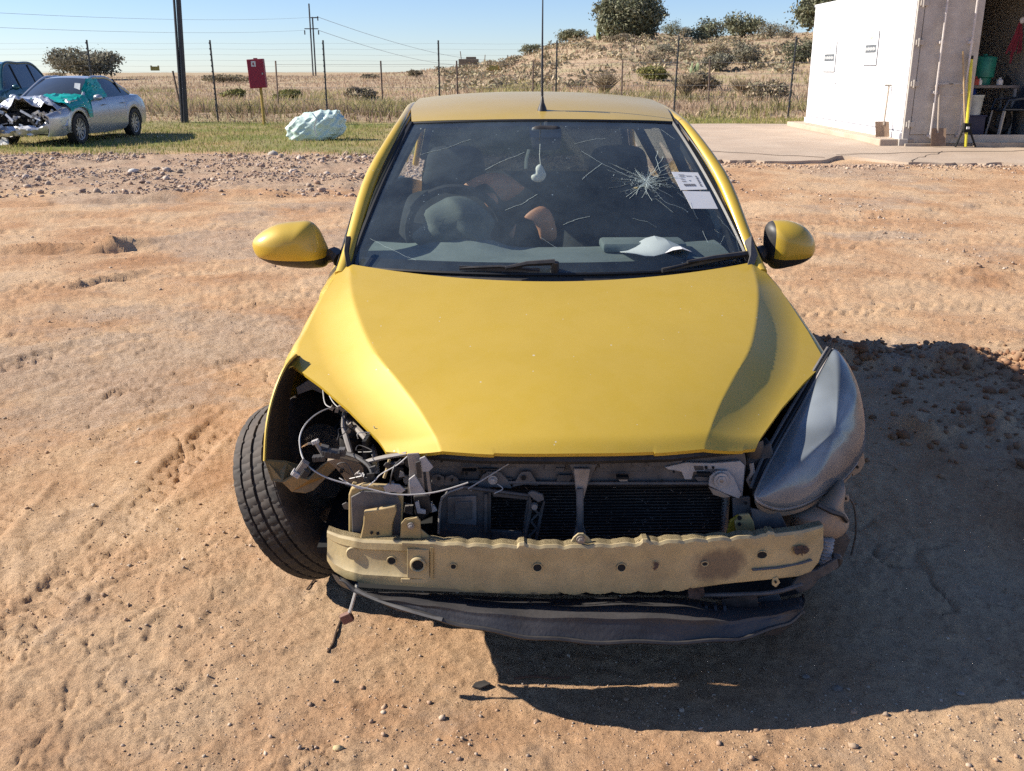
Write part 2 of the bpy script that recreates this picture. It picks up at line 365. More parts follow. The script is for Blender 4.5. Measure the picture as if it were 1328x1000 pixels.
def ground_h(X, Y, fine=True):
    X = np.asarray(X, float); Y = np.asarray(Y, float)
    z = macro(X, Y); r = np.hypot(X, Y)
    if not fine: return z
    near = 1 - sst((r - 40) / 20)
    dirt = (1 - sst((Y - 19.5) / 1.5))
    car = np.exp(-(np.clip(np.abs(X - 0.1) - 0.75, 0, 9) / 0.25) ** 2) * np.exp(-(np.clip(np.abs(Y - 4.1) - 1.9, 0, 9) / 0.25) ** 2)
    calm = 1 - 0.75 * car
    z = z + near * calm * (fbm(X, Y, 2.4, 3, 11) * 0.024)
    xs = X * 0.93 + Y * 0.37; ys = -X * 0.37 + Y * 0.93
    z = z + near * dirt * calm * (fbm(xs / 3.0, ys, 0.26, 4, 21) * 0.011)
    a = fbm(X, Y, 0.16, 4, 31); z = z + near * dirt * calm * (np.clip(a + 0.05, 0, 1) ** 1.2) * 0.013 + near * dirt * calm * 0.006 * (sst((fbm(X, Y, 0.45, 3, 32) - 0.05) / 0.05) + sst((fbm(X, Y, 0.9, 4, 35) + 0.1) / 0.03))
    z = z + near * dirt * fbm(X, Y, 0.035, 3, 41) * 0.006 * np.where(r < 12, 1, 0)
    n7 = fbm(X, Y, 0.10, 3, 43); z = z - near * dirt * calm * np.where(r < 11, 1, 0) * 0.0055 * np.exp(-(n7 / 0.06) ** 2) * sst((fbm(X, Y, 0.7, 3, 44) + 0.15) / 0.3)
    z = z + near * dirt * calm * np.where(r < 11, 1, 0) * 0.0045 * sst((fbm(X, Y, 0.04, 2, 45) - 0.35) / 0.12) * sst((fbm(X, Y, 0.5, 2, 46) + 0.1) / 0.3)
    # sharp little cracks and flaked plates
    cr = np.abs(fbm(X + 0.2 * fbm(X, Y, 0.5, 2, 3), Y, 0.55, 3, 51)); z = z - dirt * near * calm * 0.012 * np.exp(-(cr / 0.02) ** 2) * (fbm(X, Y, 1.1, 2, 52) > 0.05)
    for x0, y0, x1, y1, wd, dp, pt in TRACKS:
        L = math.hypot(x1 - x0, y1 - y0); tx, ty = (x1 - x0) / L, (y1 - y0) / L
        wob = 0.05 * vn((X * tx + Y * ty) * 0.8, Y * 0, 7)
        s = (X - x0) * tx + (Y - y0) * ty; q = -(X - x0) * ty + (Y - y0) * tx + wob
        m = sst((s + 0.1) / 0.3) * sst((L - s) / 0.4) * sst((wd / 2 - np.abs(q)) / 0.02) * (vn(X * 1.3, Y * 1.3, 77) > -0.45) * (0.6 + 0.4 * vn(X * 3, Y * 3, 5))
        bars = (np.sin(2 * np.pi * (s + np.abs(q) * 0.7) / pt) > 0.1) * 1.0
        z = z - m * dp * (0.6 + 1.1 * bars) + 0.9 * dp * np.exp(-((np.abs(q) - wd / 2 - 0.02) / 0.02) ** 2) * (s > 0) * (s < L) * (0.5 + 0.5 * vn(X * 6, Y * 6, 9))
    for c, l, w, h, d in _rz:
        dx = X - c[0]; dy = Y - c[1]; s = dx * math.cos(d) + dy * math.sin(d); q = -dx * math.sin(d) + dy * math.cos(d) + 0.06 * vn(s * 3, s * 0 + l, 8)
        e = np.exp(-(s / l) ** 4)
        z = z + e * (0.55 * h * np.exp(-((q - w * 0.45) / (w * 0.28)) ** 2) - 0.55 * h * np.exp(-((q + w * 0.3) / (w * 0.35)) ** 2)) * np.clip(0.6 + 1.5 * fbm(xs / 2.2, ys, 0.3, 5, 61), 0, 1.5)
    # churned soil heap on the right, in and behind the car's shadow
    hx = X - 2.55; hy = Y - 5.15 + 0.22 * (X - 2.5)
    hp = np.exp(-(np.clip(np.abs(hx) - 1.1, 0, 9) / 0.35) ** 2) * np.exp(-(hy / 0.24) ** 2)
    z = z + hp * (0.04 + 0.15 * np.clip(fbm(X, Y, 0.17, 5, 71) + 0.2, 0, 1))
    hy2 = Y - 4.2; hp2 = np.exp(-(np.clip(np.abs(X - 2.6) - 0.7, 0, 9) / 0.3) ** 2) * np.exp(-(hy2 / 0.3) ** 2)
    z = z + hp2 * (0.02 + 0.10 * np.clip(fbm(X, Y, 0.17, 4, 73) + 0.1, 0, 1))
    # rubble strip at the edge of the grass
    rb = sst((Y - 12.6) / 0.8) * sst((19.3 - Y) / 0.8) * sst((3.0 - X) / 1.5)
    z = z + rb * (0.03 + 0.06 * np.clip(fbm(X, Y, 0.4, 3, 81), -0.2, 1))
    return z
def gh(x, y): return float(ground_h(np.array([x]), np.array([y]))[0])

# radial spacing fine near the yard, coarse far away
rr = [0.02, 0.3, 0.6, 0.9, 1.1, 1.25]
while rr[-1] < 1500:
    q = 1.0045 if rr[-1] < 3.2 else 1.006 if rr[-1] < 7 else 1.009 if rr[-1] < 20 else 1.02 if rr[-1] < 50 else 1.045
    rr.append(rr[-1] * q)
rr = np.array(rr)
aa = np.concatenate([np.arange(-180, -60, 3.0), np.arange(-60, -36, 0.6), np.arange(-36, 36, 0.115), np.arange(36, 60, 0.6), np.arange(60, 180.1, 3.0)])
aa[-1] = 180.0
A_, R_ = np.meshgrid(np.radians(aa), rr)
GX = R_ * np.sin(A_); GY = R_ * np.cos(A_)
GZ = ground_h(GX, GY)
nr, na = GX.shape
ii = np.arange(nr * na).reshape(nr, na)
FQ = np.stack([ii[:-1, :-1], ii[:-1, 1:], ii[1:, 1:], ii[1:, :-1]], -1).reshape(-1, 4)
edge = 19.2 + 0.7 * fbm(GX, GY, 2.2, 3, 91) - 0.15 * np.clip(GX + 5, 0, 9)
lawn = sst((GY - edge) / 1.2) * sst((2.5 - GX) / 1.5 + 0) * 1.0
lawn = np.maximum(lawn, sst((GY - 25.2) / 0.6)) * np.clip(0.75 + 0.6 * fbm(GX, GY, 1.6, 4, 95), 0, 1)
field = sst((GY - 31.2 - 0.4 * vn(GX, GY, 4)) / 0.8)
back = (GY < -3) * 1.0
rub = sst((GY - 12.9 + 0.5 * fbm(GX, GY, 1.2, 2, 3)) / 1.2) * sst((19.8 - GY) / 1.0) * sst((2.5 - GX) / 1.5)
greyp = np.clip(sst((fbm(GX, GY, 2.6, 4, 97) - 0.02) / 0.3) * 0.8 + rub * 0.85, 0, 1)
ZC = np.stack([lawn.ravel(), greyp.ravel(), np.maximum(field, 0 * back).ravel()], -1)

def ground_material():
    m = bpy.data.materials.new('yard_ground'); m.use_nodes = True; nt = m.node_tree; N = nt.nodes; L = nt.links
    b = N['Principled BSDF']; b.inputs['Roughness'].default_value = 0.95; b.inputs['Specular IOR Level'].default_value = 0.12
    tc = N.new('ShaderNodeTexCoord'); at = N.new('ShaderNodeAttribute'); at.attribute_name = 'zone'
    sp = N.new('ShaderNodeSeparateColor'); L.new(at.outputs['Color'], sp.inputs[0])
    def noise(sc, det=8, ro=0.65, dist=0):
        n = N.new('ShaderNodeTexNoise'); n.inputs['Scale'].default_value = sc; n.inputs['Detail'].default_value = det; n.inputs['Roughness'].default_value = ro; n.inputs['Distortion'].default_value = dist
        L.new(tc.outputs['Object'], n.inputs['Vector']); return n.outputs['Fac']
    def ramp(f, stops):
        r = N.new('ShaderNodeValToRGB'); e = r.color_ramp.elements
        while len(e) < len(stops): e.new(0.5)
        for k, (p, c) in enumerate(stops): e[k].position = p; e[k].color = (*c, 1)
        L.new(f, r.inputs['Fac']); return r.outputs['Color']
    def mix(f, a, c, kind='MIX'):
        x = N.new('ShaderNodeMix'); x.data_type = 'RGBA'; x.blend_type = kind
        if isinstance(f, float): x.inputs['Factor'].default_value = f
        else: L.new(f, x.inputs['Factor'])
        L.new(a, x.inputs['A']); L.new(c, x.inputs['B']); return x.outputs['Result']
    dirt = ramp(noise(1.1, 9, 0.6, 0.3), [(0.28, (0.38, 0.205, 0.105)), (0.45, (0.49, 0.305, 0.175)), (0.58, (0.56, 0.385, 0.235)), (0.75, (0.51, 0.37, 0.245))])
    speck = ramp(noise(55, 6, 0.75), [(0.30, (0.40, 0.36, 0.34)), (0.44, (1.0, 0.98, 0.96)), (0.58, (1.08, 1.06, 1.04)), (0.70, (1.3, 1.27, 1.22))])
    dirt = mix(0.8, dirt, speck, 'MULTIPLY')
    dirt = mix(0.75, dirt, ramp(noise(13, 8, 0.75, 0.4), [(0.32, (0.62, 0.58, 0.55)), (0.46, (1, 1, 1)), (0.6, (1.02, 1.0, 0.98)), (0.72, (1.18, 1.15, 1.10))]), 'MULTIPLY')
    grey = ramp(noise(7, 8, 0.7), [(0.3, (0.33, 0.235, 0.165)), (0.5, (0.46, 0.355, 0.265)), (0.7, (0.57, 0.46, 0.36))])
    vo = N.new('ShaderNodeTexVoronoi'); vo.inputs['Scale'].default_value = 90; L.new(tc.outputs['Object'], vo.inputs['Vector'])
    gs = ramp(vo.outputs['Distance'], [(0.0, (1.25, 1.22, 1.18)), (0.35, (1, 1, 1)), (0.6, (0.55, 0.52, 0.5))])
    grey = mix(0.7, grey, gs, 'MULTIPLY')
    gm = N.new('ShaderNodeMapRange'); gm.inputs['From Min'].default_value = 0.42; gm.inputs['From Max'].default_value = 0.62
    ad = N.new('ShaderNodeMath'); ad.operation = 'MULTIPLY_ADD'; ad.inputs[1].default_value = 0.45; L.new(sp.outputs['Green'], ad.inputs[0]); L.new(noise(3.2, 8, 0.7), ad.inputs[2])
    sb = N.new('ShaderNodeMath'); sb.operation = 'SUBTRACT'; sb.inputs[1].default_value = 0.13; L.new(ad.outputs[0], sb.inputs[0]); L.new(sb.outputs[0], gm.inputs['Value'])
    gm.inputs['To Max'].default_value = 0.6
    base = mix(gm.outputs[0], dirt, grey)
    gr = ramp(noise(2.6, 9, 0.7), [(0.3, (0.20, 0.18, 0.06)), (0.5, (0.17, 0.20, 0.05)), (0.66, (0.30, 0.27, 0.11)), (0.8, (0.38, 0.30, 0.18))])
    gr = mix(0.5, gr, ramp(noise(40, 6, 0.8), [(0.3, (0.5, 0.5, 0.5)), (0.6, (1.2, 1.2, 1.2))]), 'MULTIPLY')
    base = mix(sp.outputs['Red'], base, gr)
    fd = ramp(noise(0.35, 9, 0.7), [(0.3, (0.36, 0.25, 0.15)), (0.48, (0.45, 0.33, 0.22)), (0.6, (0.36, 0.31, 0.17)), (0.75, (0.48, 0.36, 0.25))])
    base = mix(sp.outputs['Blue'], base, fd)
    L.new(base, b.inputs['Base Color'])
    bp = N.new('ShaderNodeBump'); bp.inputs['Strength'].default_value = 0.9; bp.inputs['Distance'].default_value = 0.010
    bn = noise(110, 8, 0.8); L.new(bn, bp.inputs['Height'])
    bp2 = N.new('ShaderNodeBump'); bp2.inputs['Strength'].default_value = 0.5; bp2.inputs['Distance'].default_value = 0.05
    L.new(noise(9, 7, 0.7), bp2.inputs['Height']); L.new(bp.outputs[0], bp2.inputs['Normal']); L.new(bp2.outputs[0], b.inputs['Normal'])
    return m
G_MAT = ground_material()
g = np_mesh('ground', np.stack([GX.ravel(), GY.ravel(), GZ.ravel()], -1), FQ, G_MAT, True, ZC)
g['kind'] = 'structure'
del GX, GY, GZ, FQ, ZC, A_, R_

# ---- loose stones and clods (uncountable)
rng = np.random.default_rng(3)
def ico():
    bm = bmesh.new(); bmesh.ops.create_icosphere(bm, subdivisions=1, radius=1)
    v = np.array([p.co[:] for p in bm.verts]); f = np.array([[q.index for q in x.verts] for x in bm.faces]); bm.free(); return v, f
IV, IF = ico()
def scatter_stones(name, xs, ys, sizes, material, cols, sink=0.3, flat=(0.45, 0.9)):
    n = len(xs); zs = ground_h(xs, ys)
    V = np.repeat(IV[None], n, 0) * (1 + 0.35 * rng.uniform(-1, 1, (n, len(IV), 1)))
    sc = np.stack([rng.uniform(0.7, 1.3, n), rng.uniform(0.7, 1.3, n), rng.uniform(*flat, n)], -1) * sizes[:, None]
    V = V * sc[:, None]; a = rng.uniform(0, 6.28, n); c, s = np.cos(a)[:, None], np.sin(a)[:, None]
    V = np.stack([V[..., 0] * c - V[..., 1] * s, V[..., 0] * s + V[..., 1] * c, V[..., 2]], -1)
    V = V + np.stack([xs, ys, zs + sc[:, 2] * (1 - 2 * sink)], -1)[:, None]
    Fc = (IF[None] + (np.arange(n) * len(IV))[:, None, None]).reshape(-1, 3)
    ci = cols[rng.integers(0, len(cols), n)] * rng.uniform(0.8, 1.15, (n, 1))
    o = np_mesh(name, V.reshape(-1, 3), Fc, material, False, np.repeat(ci[:, None], len(IV), 1).reshape(-1, 3)); o['kind'] = 'stuff'
    return o
ST_MAT = zone_mat('stone_colours', 0.9)
n = 24000
az = rng.uniform(R(-33), R(33), n); rd = 1.7 * (11.0 / 1.7) ** rng.uniform(0, 1, n); xs, ys = rd * np.sin(az), rd * np.cos(az)
keep = (fbm(xs, ys, 0.7, 3, 33) + 0.25 * rng.uniform(-1, 1, n)) > 0.12; xs, ys = xs[keep], ys[keep]
sz = 0.0014 + 0.0022 * rng.random(len(xs)) ** 2 + 0.006 * rng.random(len(xs)) ** 25
scatter_stones('gravel', xs, ys, sz * (0.7 + 0.12 * np.hypot(xs, ys)), ST_MAT, np.array([(0.46, 0.31, 0.20), (0.42, 0.28, 0.18), (0.48, 0.36, 0.26), (0.36, 0.27, 0.20), (0.40, 0.27, 0.18), (0.50, 0.40, 0.30)]))
n = 30000
xs = rng.uniform(-14, 3.2, n); ys = rng.uniform(12.8, 19.6, n); keep = fbm(xs, ys, 0.9, 2, 34) + 0.4 * rng.uniform(-1, 1, n) > -0.05; xs, ys = xs[keep], ys[keep]
scatter_stones('rubble', xs, ys, 0.008 + 0.018 * rng.random(len(xs)) ** 2 + 0.05 * rng.random(len(xs)) ** 30, ST_MAT, np.array([(0.38, 0.29, 0.22), (0.46, 0.36, 0.28), (0.30, 0.21, 0.16), (0.54, 0.44, 0.36), (0.40, 0.27, 0.19), (0.34, 0.24, 0.18)]))
n = 4000
xs = rng.uniform(2, 9, n); ys = rng.uniform(8, 16, n) ; keep = fbm(xs, ys, 0.8, 2, 36) > 0.1; xs, ys = xs[keep], ys[keep]
scatter_stones('grit', xs, ys, 0.006 + 0.012 * rng.random(len(xs)) ** 4, ST_MAT, np.array([(0.40, 0.30, 0.22), (0.33, 0.22, 0.15), (0.5, 0.42, 0.34)]))
n = 1700
xs = rng.normal(2.6, 0.85, n); ys = 5.15 - 0.22 * (xs - 2.5) + rng.normal(0, 0.2, n); k2 = n // 3
xs[:k2] = rng.normal(2.7, 0.6, k2); ys[:k2] = rng.normal(4.2, 0.3, k2)
scatter_stones('soil_clods', xs, ys, 0.006 + 0.014 * rng.random(n) ** 2 + 0.025 * rng.random(n) ** 12, ST_MAT, np.array([(0.28, 0.15, 0.085), (0.33, 0.2, 0.12), (0.25, 0.15, 0.09)]), 0.35, (0.6, 1.0))

n = 1800
xs = rng.uniform(1.2, 12.5, n); ys = 15.95 - np.abs(rng.normal(0, 0.35, n)) + np.where(xs < 4.2, 0.35, 0)
scatter_stones('broken_edge_rubble', xs, ys, 0.010 + 0.022 * rng.random(n) ** 3, ST_MAT, np.array([(0.50, 0.38, 0.28), (0.42, 0.29, 0.2), (0.36, 0.25, 0.18)]))

# ---- grass (uncountable): blades as single tapered leaves
def blades(name, xs, ys, hts, wds, cols, lean=0.35, per=1):
    n = len(xs); zs = ground_h(xs, ys)
    a = rng.uniform(0, 6.28, n); l = rng.normal(0, lean, n) * hts; b = rng.uniform(0, 6.28, n)
    dx, dy = np.cos(a) * wds / 2, np.sin(a) * wds / 2
    tx, ty = np.cos(b) * l, np.sin(b) * l
    p0 = np.stack([xs - dx, ys - dy, zs - 0.01], -1); p1 = np.stack([xs + dx, ys + dy, zs - 0.01], -1)
    m0 = np.stack([xs - dx * 0.7 + tx * 0.35, ys - dy * 0.7 + ty * 0.35, zs + hts * 0.55], -1); m1 = np.stack([xs + dx * 0.7 + tx * 0.35, ys + dy * 0.7 + ty * 0.35, zs + hts * 0.55], -1)
    t = np.stack([xs + tx, ys + ty, zs + hts], -1)
    V = np.stack([p0, p1, m1, m0, t], 1).reshape(-1, 3); k = (np.arange(n) * 5)[:, None]
    Fc = np.concatenate([k + np.array([[0, 1, 2]]), k + np.array([[0, 2, 3]]), k + np.array([[3, 2, 4]])], 0)
    o = np_mesh(name, V, Fc, GR_MAT, False, np.repeat(cols[:, None], 5, 1).reshape(-1, 3)); o['kind'] = 'stuff'; return o
GR_MAT = zone_mat('grass_colours', 0.85, 0.35)
def pick(cols, n, jitter=0.2): return np.array(cols)[rng.integers(0, len(cols), n)] * (1 + rng.uniform(-jitter, jitter, (n, 1)))
n = 60000
xs = rng.uniform(-18, 3.2, n); ys = 18.4 + 13.0 * rng.random(n) ** 1.2; edge = 19.2 + 0.7 * fbm(xs, ys, 2.2, 3, 91) - 0.15 * np.clip(xs + 5, 0, 9)
keep = (ys > edge + 0.3 * rng.normal(0, 1, n)) & (fbm(xs, ys, 0.8, 3, 95) + rng.uniform(-0.7, 0.7, n) > -0.3); xs, ys = xs[keep], ys[keep]
blades('grass', xs, ys, rng.uniform(0.03, 0.09, len(xs)), rng.uniform(0.008, 0.02, len(xs)), pick([(0.26, 0.27, 0.07), (0.20, 0.24, 0.06), (0.40, 0.34, 0.15), (0.46, 0.36, 0.20)], len(xs)), 0.6)
n = 16000
xs = rng.uniform(2.2, 22, n); ys = rng.uniform(25.4, 31.5, n)
blades('grass', xs, ys, rng.uniform(0.04, 0.12, n), rng.uniform(0.01, 0.025, n), pick([(0.34, 0.31, 0.10), (0.28, 0.28, 0.08), (0.44, 0.34, 0.18)], n), 0.6)
# dry veld behind the fence
n = 150000
az = rng.uniform(R(-36), R(36), n); rd = 31.6 * (150 / 31.6) ** (rng.random(n) ** 1.15); xs, ys = rd * np.sin(az), rd * np.cos(az)
ok = ys > 31.4; xs, ys = xs[ok], ys[ok]; n = len(xs)
dens = fbm(xs, ys, 4.0, 3, 101); ok = dens + rng.uniform(-0.8, 0.8, n) > -0.35; xs, ys, dens = xs[ok], ys[ok], dens[ok]; n = len(xs)
rd = np.hypot(xs, ys)
cl = fbm(xs, ys, 5.0, 3, 103)
cb = pick([(0.50, 0.37, 0.25), (0.45, 0.33, 0.22), (0.53, 0.41, 0.29), (0.47, 0.33, 0.23)], n, 0.1)
cg = pick([(0.38, 0.34, 0.15), (0.42, 0.37, 0.17), (0.30, 0.28, 0.13)], n, 0.12)
w = (sst((cl - 0.08) / 0.25) * (rd < 75) * 0.85)[:, None]
w = np.maximum(w, (np.exp(-((rd - 42) / 9) ** 2) * 0.55 * (xs < 2))[:, None])
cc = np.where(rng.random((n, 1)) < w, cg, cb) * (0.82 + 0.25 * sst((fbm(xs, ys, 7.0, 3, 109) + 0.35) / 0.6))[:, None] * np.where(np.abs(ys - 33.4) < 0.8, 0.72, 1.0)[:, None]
h = rng.uniform(0.10, 0.34, n) * (1 + 1.1 * cl) * (0.75 + 0.5 * (ys < 60)) * sst((ys - 31.2) / 4 + 0.3)
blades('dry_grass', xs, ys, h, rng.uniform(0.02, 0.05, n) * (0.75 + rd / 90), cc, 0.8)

# ---- bushes and trees
def leaf_cloud(blobs, nleaf, size, cols):
    """leaf faces spread in the volume of many lumps"""
    B = np.array(blobs, float); vol = B[:, 3] * B[:, 4] * B[:, 5]; idx = rng.choice(len(B), nleaf, p=vol ** 0.75 / (vol ** 0.75).sum())
    d = rng.normal(0, 1, (nleaf, 3)); d /= np.linalg.norm(d, axis=1)[:, None]
    rad = rng.random(nleaf) ** 0.33 * (1 + 0.18 * rng.normal(0, 1, nleaf)); c = B[idx, :3] + d * rad[:, None] * B[idx, 3:6]
    n1 = rng.normal(0, 1, (nleaf, 3)) + d * 0.8; n1 /= np.linalg.norm(n1, axis=1)[:, None]
    t = np.cross(n1, rng.normal(0, 1, (nleaf, 3))); t /= np.linalg.norm(t, axis=1)[:, None]; b2 = np.cross(n1, t)
    s = size * rng.uniform(0.5, 1.4, nleaf)[:, None]
    V = np.stack([c - t * s, c + b2 * s * 0.45, c + t * s, c - b2 * s * 0.45], 1).reshape(-1, 3)
    Fc = (np.arange(nleaf) * 4)[:, None] + np.array([[0, 1, 2, 3]])
    lum = (rng.uniform(0.7, 1.3, len(B))[idx] * rng.uniform(0.75, 1.25, nleaf))[:, None]
    cc = np.array(cols)[rng.integers(0, len(cols), nleaf)] * lum
    ok = V.reshape(-1, 4, 3)[:, :, 2].min(1) > 0.02
    V = V.reshape(-1, 4, 3)[ok].reshape(-1, 3); cc = cc[ok]; Fc = (np.arange(len(cc)) * 4)[:, None] + np.array([[0, 1, 2, 3]])
    return V, Fc, np.repeat(cc[:, None], 4, 1).reshape(-1, 3)
LF_MAT = zone_mat('leaf_colours', 0.75, 0.12)
BARK = mat('bark', (0.10, 0.075, 0.055), 0.9, bump=0.5, bs=20, vs=9)
def crown_blobs(w, d, h, z0, k, lump=0.42):
    out = [(0, 0, z0 + h * 0.45, w * 0.36, d * 0.36, h * 0.42)]
    for _ in range(k):
        a = random.uniform(0, 6.283); e = random.uniform(-0.85, 1.0); q = math.sqrt(max(0, 1 - e * e * 0.75))
        r = random.uniform(0.55, 0.8)
        s = lump * random.uniform(0.6, 1.15)
        out.append((math.cos(a) * q * w * 0.5 * r, math.sin(a) * q * d * 0.5 * r, z0 + h * (0.45 + 0.48 * e * r), w * 0.5 * s, d * 0.5 * s, h * 0.55 * s))
    return out
OLIVE = [(0.16, 0.17, 0.10), (0.21, 0.21, 0.13), (0.13, 0.14, 0.085), (0.25, 0.24, 0.16)]
GREYG = [(0.21, 0.20, 0.14), (0.27, 0.25, 0.18), (0.17, 0.165, 0.115), (0.30, 0.27, 0.20)]
BROWNG = [(0.30, 0.24, 0.16), (0.25, 0.21, 0.13), (0.36, 0.28, 0.19), (0.23, 0.21, 0.13)]
YELG = [(0.26, 0.25, 0.08), (0.20, 0.21, 0.07), (0.30, 0.26, 0.10)]
def tree(name, label, cat, base, w, h, cols, nleaf=5000, trunk=0.2, k=22, leaf=None, group=None, depth=None):
    root = thing(name, label, cat, base, random.uniform(0, 6.28), group)
    z0 = h * trunk * 0.6 if trunk > 0.1 else -0.06 * h
    bl = crown_blobs(w, depth or w, h - z0, z0, k)
    V, Fc, cc = leaf_cloud(bl, nleaf, leaf or w * 0.028, cols)
    o = np_mesh('crown', V, Fc, LF_MAT, False, cc); o.parent = root
    t = MB(); rt = w * 0.045
    t.tube([(0, 0, -0.3), (rt * 0.4, 0, h * 0.15), (-rt * 0.5, rt * 0.3, h * 0.35), (0, 0, h * 0.6)], [rt * 1.3, rt, rt * 0.8, rt * 0.3], 7)
    for q in range(5):
        a = q * 1.3 + random.random(); t.tube([(0, 0, h * (0.14 + 0.05 * q)), (math.cos(a) * w * 0.14, math.sin(a) * w * 0.14, h * (0.36 + 0.05 * q)), (math.cos(a) * w * 0.3, math.sin(a) * w * 0.3, h * (0.55 + 0.04 * q))], [rt * 0.6, rt * 0.4, rt * 0.15], 6)
    t.build('trunk', BARK, root, True)
    return root
def on_hill(px, py_base, rng_y):
    """a spot on the slope seen at column px; searched along the column's ray over the ground"""
    best = None
    for Y in np.arange(rng_y[0], rng_y[1], 0.5):
        d = ray(px, 95); x = d[0] / d[1] * Y; z = float(macro(np.array([x]), np.array([Y]))[0])
        p = np.array([x, Y, z]); q = p - CAM; yy = CY - F * np.dot(q, UPV) / np.dot(q, FWD)
        if best is None or abs(yy - py_base) < best[0]: best = (abs(yy - py_base), (x, Y, z))
    return best[1]
def px_m(y, Y): return Y * 0.96 / F
# the big round tree and the shrubs, each from its foot in the photograph: px, foot y, width px, height px
def plant(name, label, cat, px, pyf, wpx, hpx, cols, yr=(50, 129), nleaf=2500, **k):
    b = on_hill(px, pyf, yr); m = b[1] / math.cos(math.atan2(b[0], b[1])) * 0.955 / F
    return tree(name, label, cat, b, wpx * m, hpx * m, cols, nleaf, **k)
plant('round_tree', 'big round dark olive tree alone on the crest of the hill', 'tree', 814, 52, 84, 54, OLIVE, (110, 129), 26000, k=60, trunk=0.05, leaf=0.17)
plant('far_tree', 'broad dark tree standing behind the silver sedan', 'tree', 112, 102, 76, 40, GREYG, (90, 110), 9000, k=30, leaf=0.17)
plant('shrub', 'low grey shrub at the foot of the tree behind the silver sedan', 'bush', 72, 101, 26, 10, BROWNG, (90, 110), 900)
SHR = [
    ('olive bush crouched left of the big round tree on the crest', 745, 52, 46, 17, OLIVE, 1),
    ('flat dark bush where the bare ridge starts to climb', 688, 68, 34, 13, OLIVE, 1),
    ('dark bush close against the right side of the round tree', 868, 48, 30, 22, OLIVE, 1),
    ('wide dark green thicket highest on the ridge right of the round tree', 960, 48, 62, 30, OLIVE, 1),
    ('dense olive bush between the round tree and the ridge thicket', 918, 55, 56, 30, OLIVE, 1),
    ('rounded grey bush right of the ridge thicket', 995, 50, 36, 22, GREYG, 1),
    ('small ball shaped bush near the crest by the container roof', 1018, 50, 24, 18, GREYG, 1),
    ('brown bush halfway down the slope below the ridge thicket', 930, 78, 40, 24, BROWNG, 1),
    ('grey green bush with pale top in the middle of the slope', 928, 92, 48, 24, GREYG, 0),
    ('olive bush right of the pale topped bush on the slope', 966, 84, 46, 30, GREYG, 1),
    ('large shady bush just left of the white container', 1040, 82, 48, 30, OLIVE, 0),
    ('tiny brown shrub on the bare slope under the round tree', 768, 65, 15, 7, BROWNG, 1),
    ('brown scrub right below the foot of the round tree', 800, 56, 40, 12, BROWNG, 1),
    ('dark little shrub low on the slope beside the fence post', 848, 84, 34, 19, BROWNG, 1),
    ('grey shrub scattered on the slope above the leafless bush', 858, 68, 30, 12, GREYG, 1),
    ('small brown shrub on the lower left of the hill', 700, 88, 24, 9, BROWNG, 1),
    ('brownish bush lying along the left ridge line', 655, 88, 26, 9, BROWNG, 1),
    ('olive scrub where hill and ridge meet above the fence', 885, 40, 30, 12, GREYG, 1),
    ('yellow green bush in the veld behind the car roof', 848, 104, 38, 22, YELG, 0),
    ('orange brown flowering shrub in the veld left of the antenna', 640, 94, 20, 10, [(0.45, 0.27, 0.06), (0.3, 0.24, 0.09)], 0),
    ('low dull bush on the left skyline beyond the red box', 330, 100, 30, 8, BROWNG, 0),
    ('small rounded bush on the skyline left of the car roof', 540, 96, 24, 10, BROWNG, 0),
    ('dark tuft of a bush on the skyline right of the pylon', 480, 98, 30, 7, BROWNG, 0),
    ('broad grey mound of brush on the skyline behind the leaning pole', 290, 101, 60, 10, BROWNG, 0),
    ('wide grey green shrub in the field right below the hill', 905, 118, 50, 24, BROWNG, 0),
    ('spreading dry shrub by the second fence near the container', 1000, 130, 60, 26, BROWNG, 0),
    ('olive shrub in the tall grass left of the white sack', 300, 130, 30, 14, YELG, 0),
    ('green shrub in the veld behind the red box', 372, 132, 40, 15, YELG, 0),
    ('dull green shrub in the veld right of the white sack', 470, 132, 46, 20, BROWNG, 0)]
for lab, px, fy, wp, hp, cols, hi in SHR:
    yr = (60, 129) if hi else (40, 100)
    plant('bush', lab, 'bush', px, fy, wp, hp, cols, yr, 1700 if wp < 40 else 3200, trunk=0.05, k=14, leaf=None if hi else 0.09, group='bushes on the hillside and in the veld')
# the two tallest trees behind the container
plant('ridge_tree', 'tall grey green tree rising behind the container roof', 'tree', 1080, 42, 104, 50, OLIVE, (100, 129), 9000, k=34)
# leafless / spiky bushes in the veld
def twig_bush(label, px, fy, wpx, hpx, col):
    b = on_hill(px, fy, (36, 70)); m = b[1] * 1.0 / F; root = MB(); W_, H_ = wpx * m, hpx * m
    for q in range(70):
        a = random.uniform(0, 6.283); e = random.uniform(0.1, 1)
        p1 = Vector((math.cos(a) * W_ * 0.2 * e, math.sin(a) * W_ * 0.2 * e, H_ * random.uniform(0.3, 0.5)))
        p2 = Vector((math.cos(a) * W_ * 0.5 * e, math.sin(a) * W_ * 0.5 * e, H_ * random.uniform(0.6, 1.05)))
        root.tube([(0, 0, -0.05), p1, p2], [0.03, 0.022, 0.008], 4)
        for z in range(2):
            r_ = Vector((random.uniform(-1, 1), random.uniform(-1, 1), random.uniform(0, 1))) * W_ * 0.12; root.tube([p1.lerp(p2, 0.5), p1.lerp(p2, 0.7) + r_], [0.014, 0.006], 3)
    o = root.build('twiggy_bush', col, None); o.location = b; tag(o, label, 'bush', 'leafless bushes in the veld'); return o
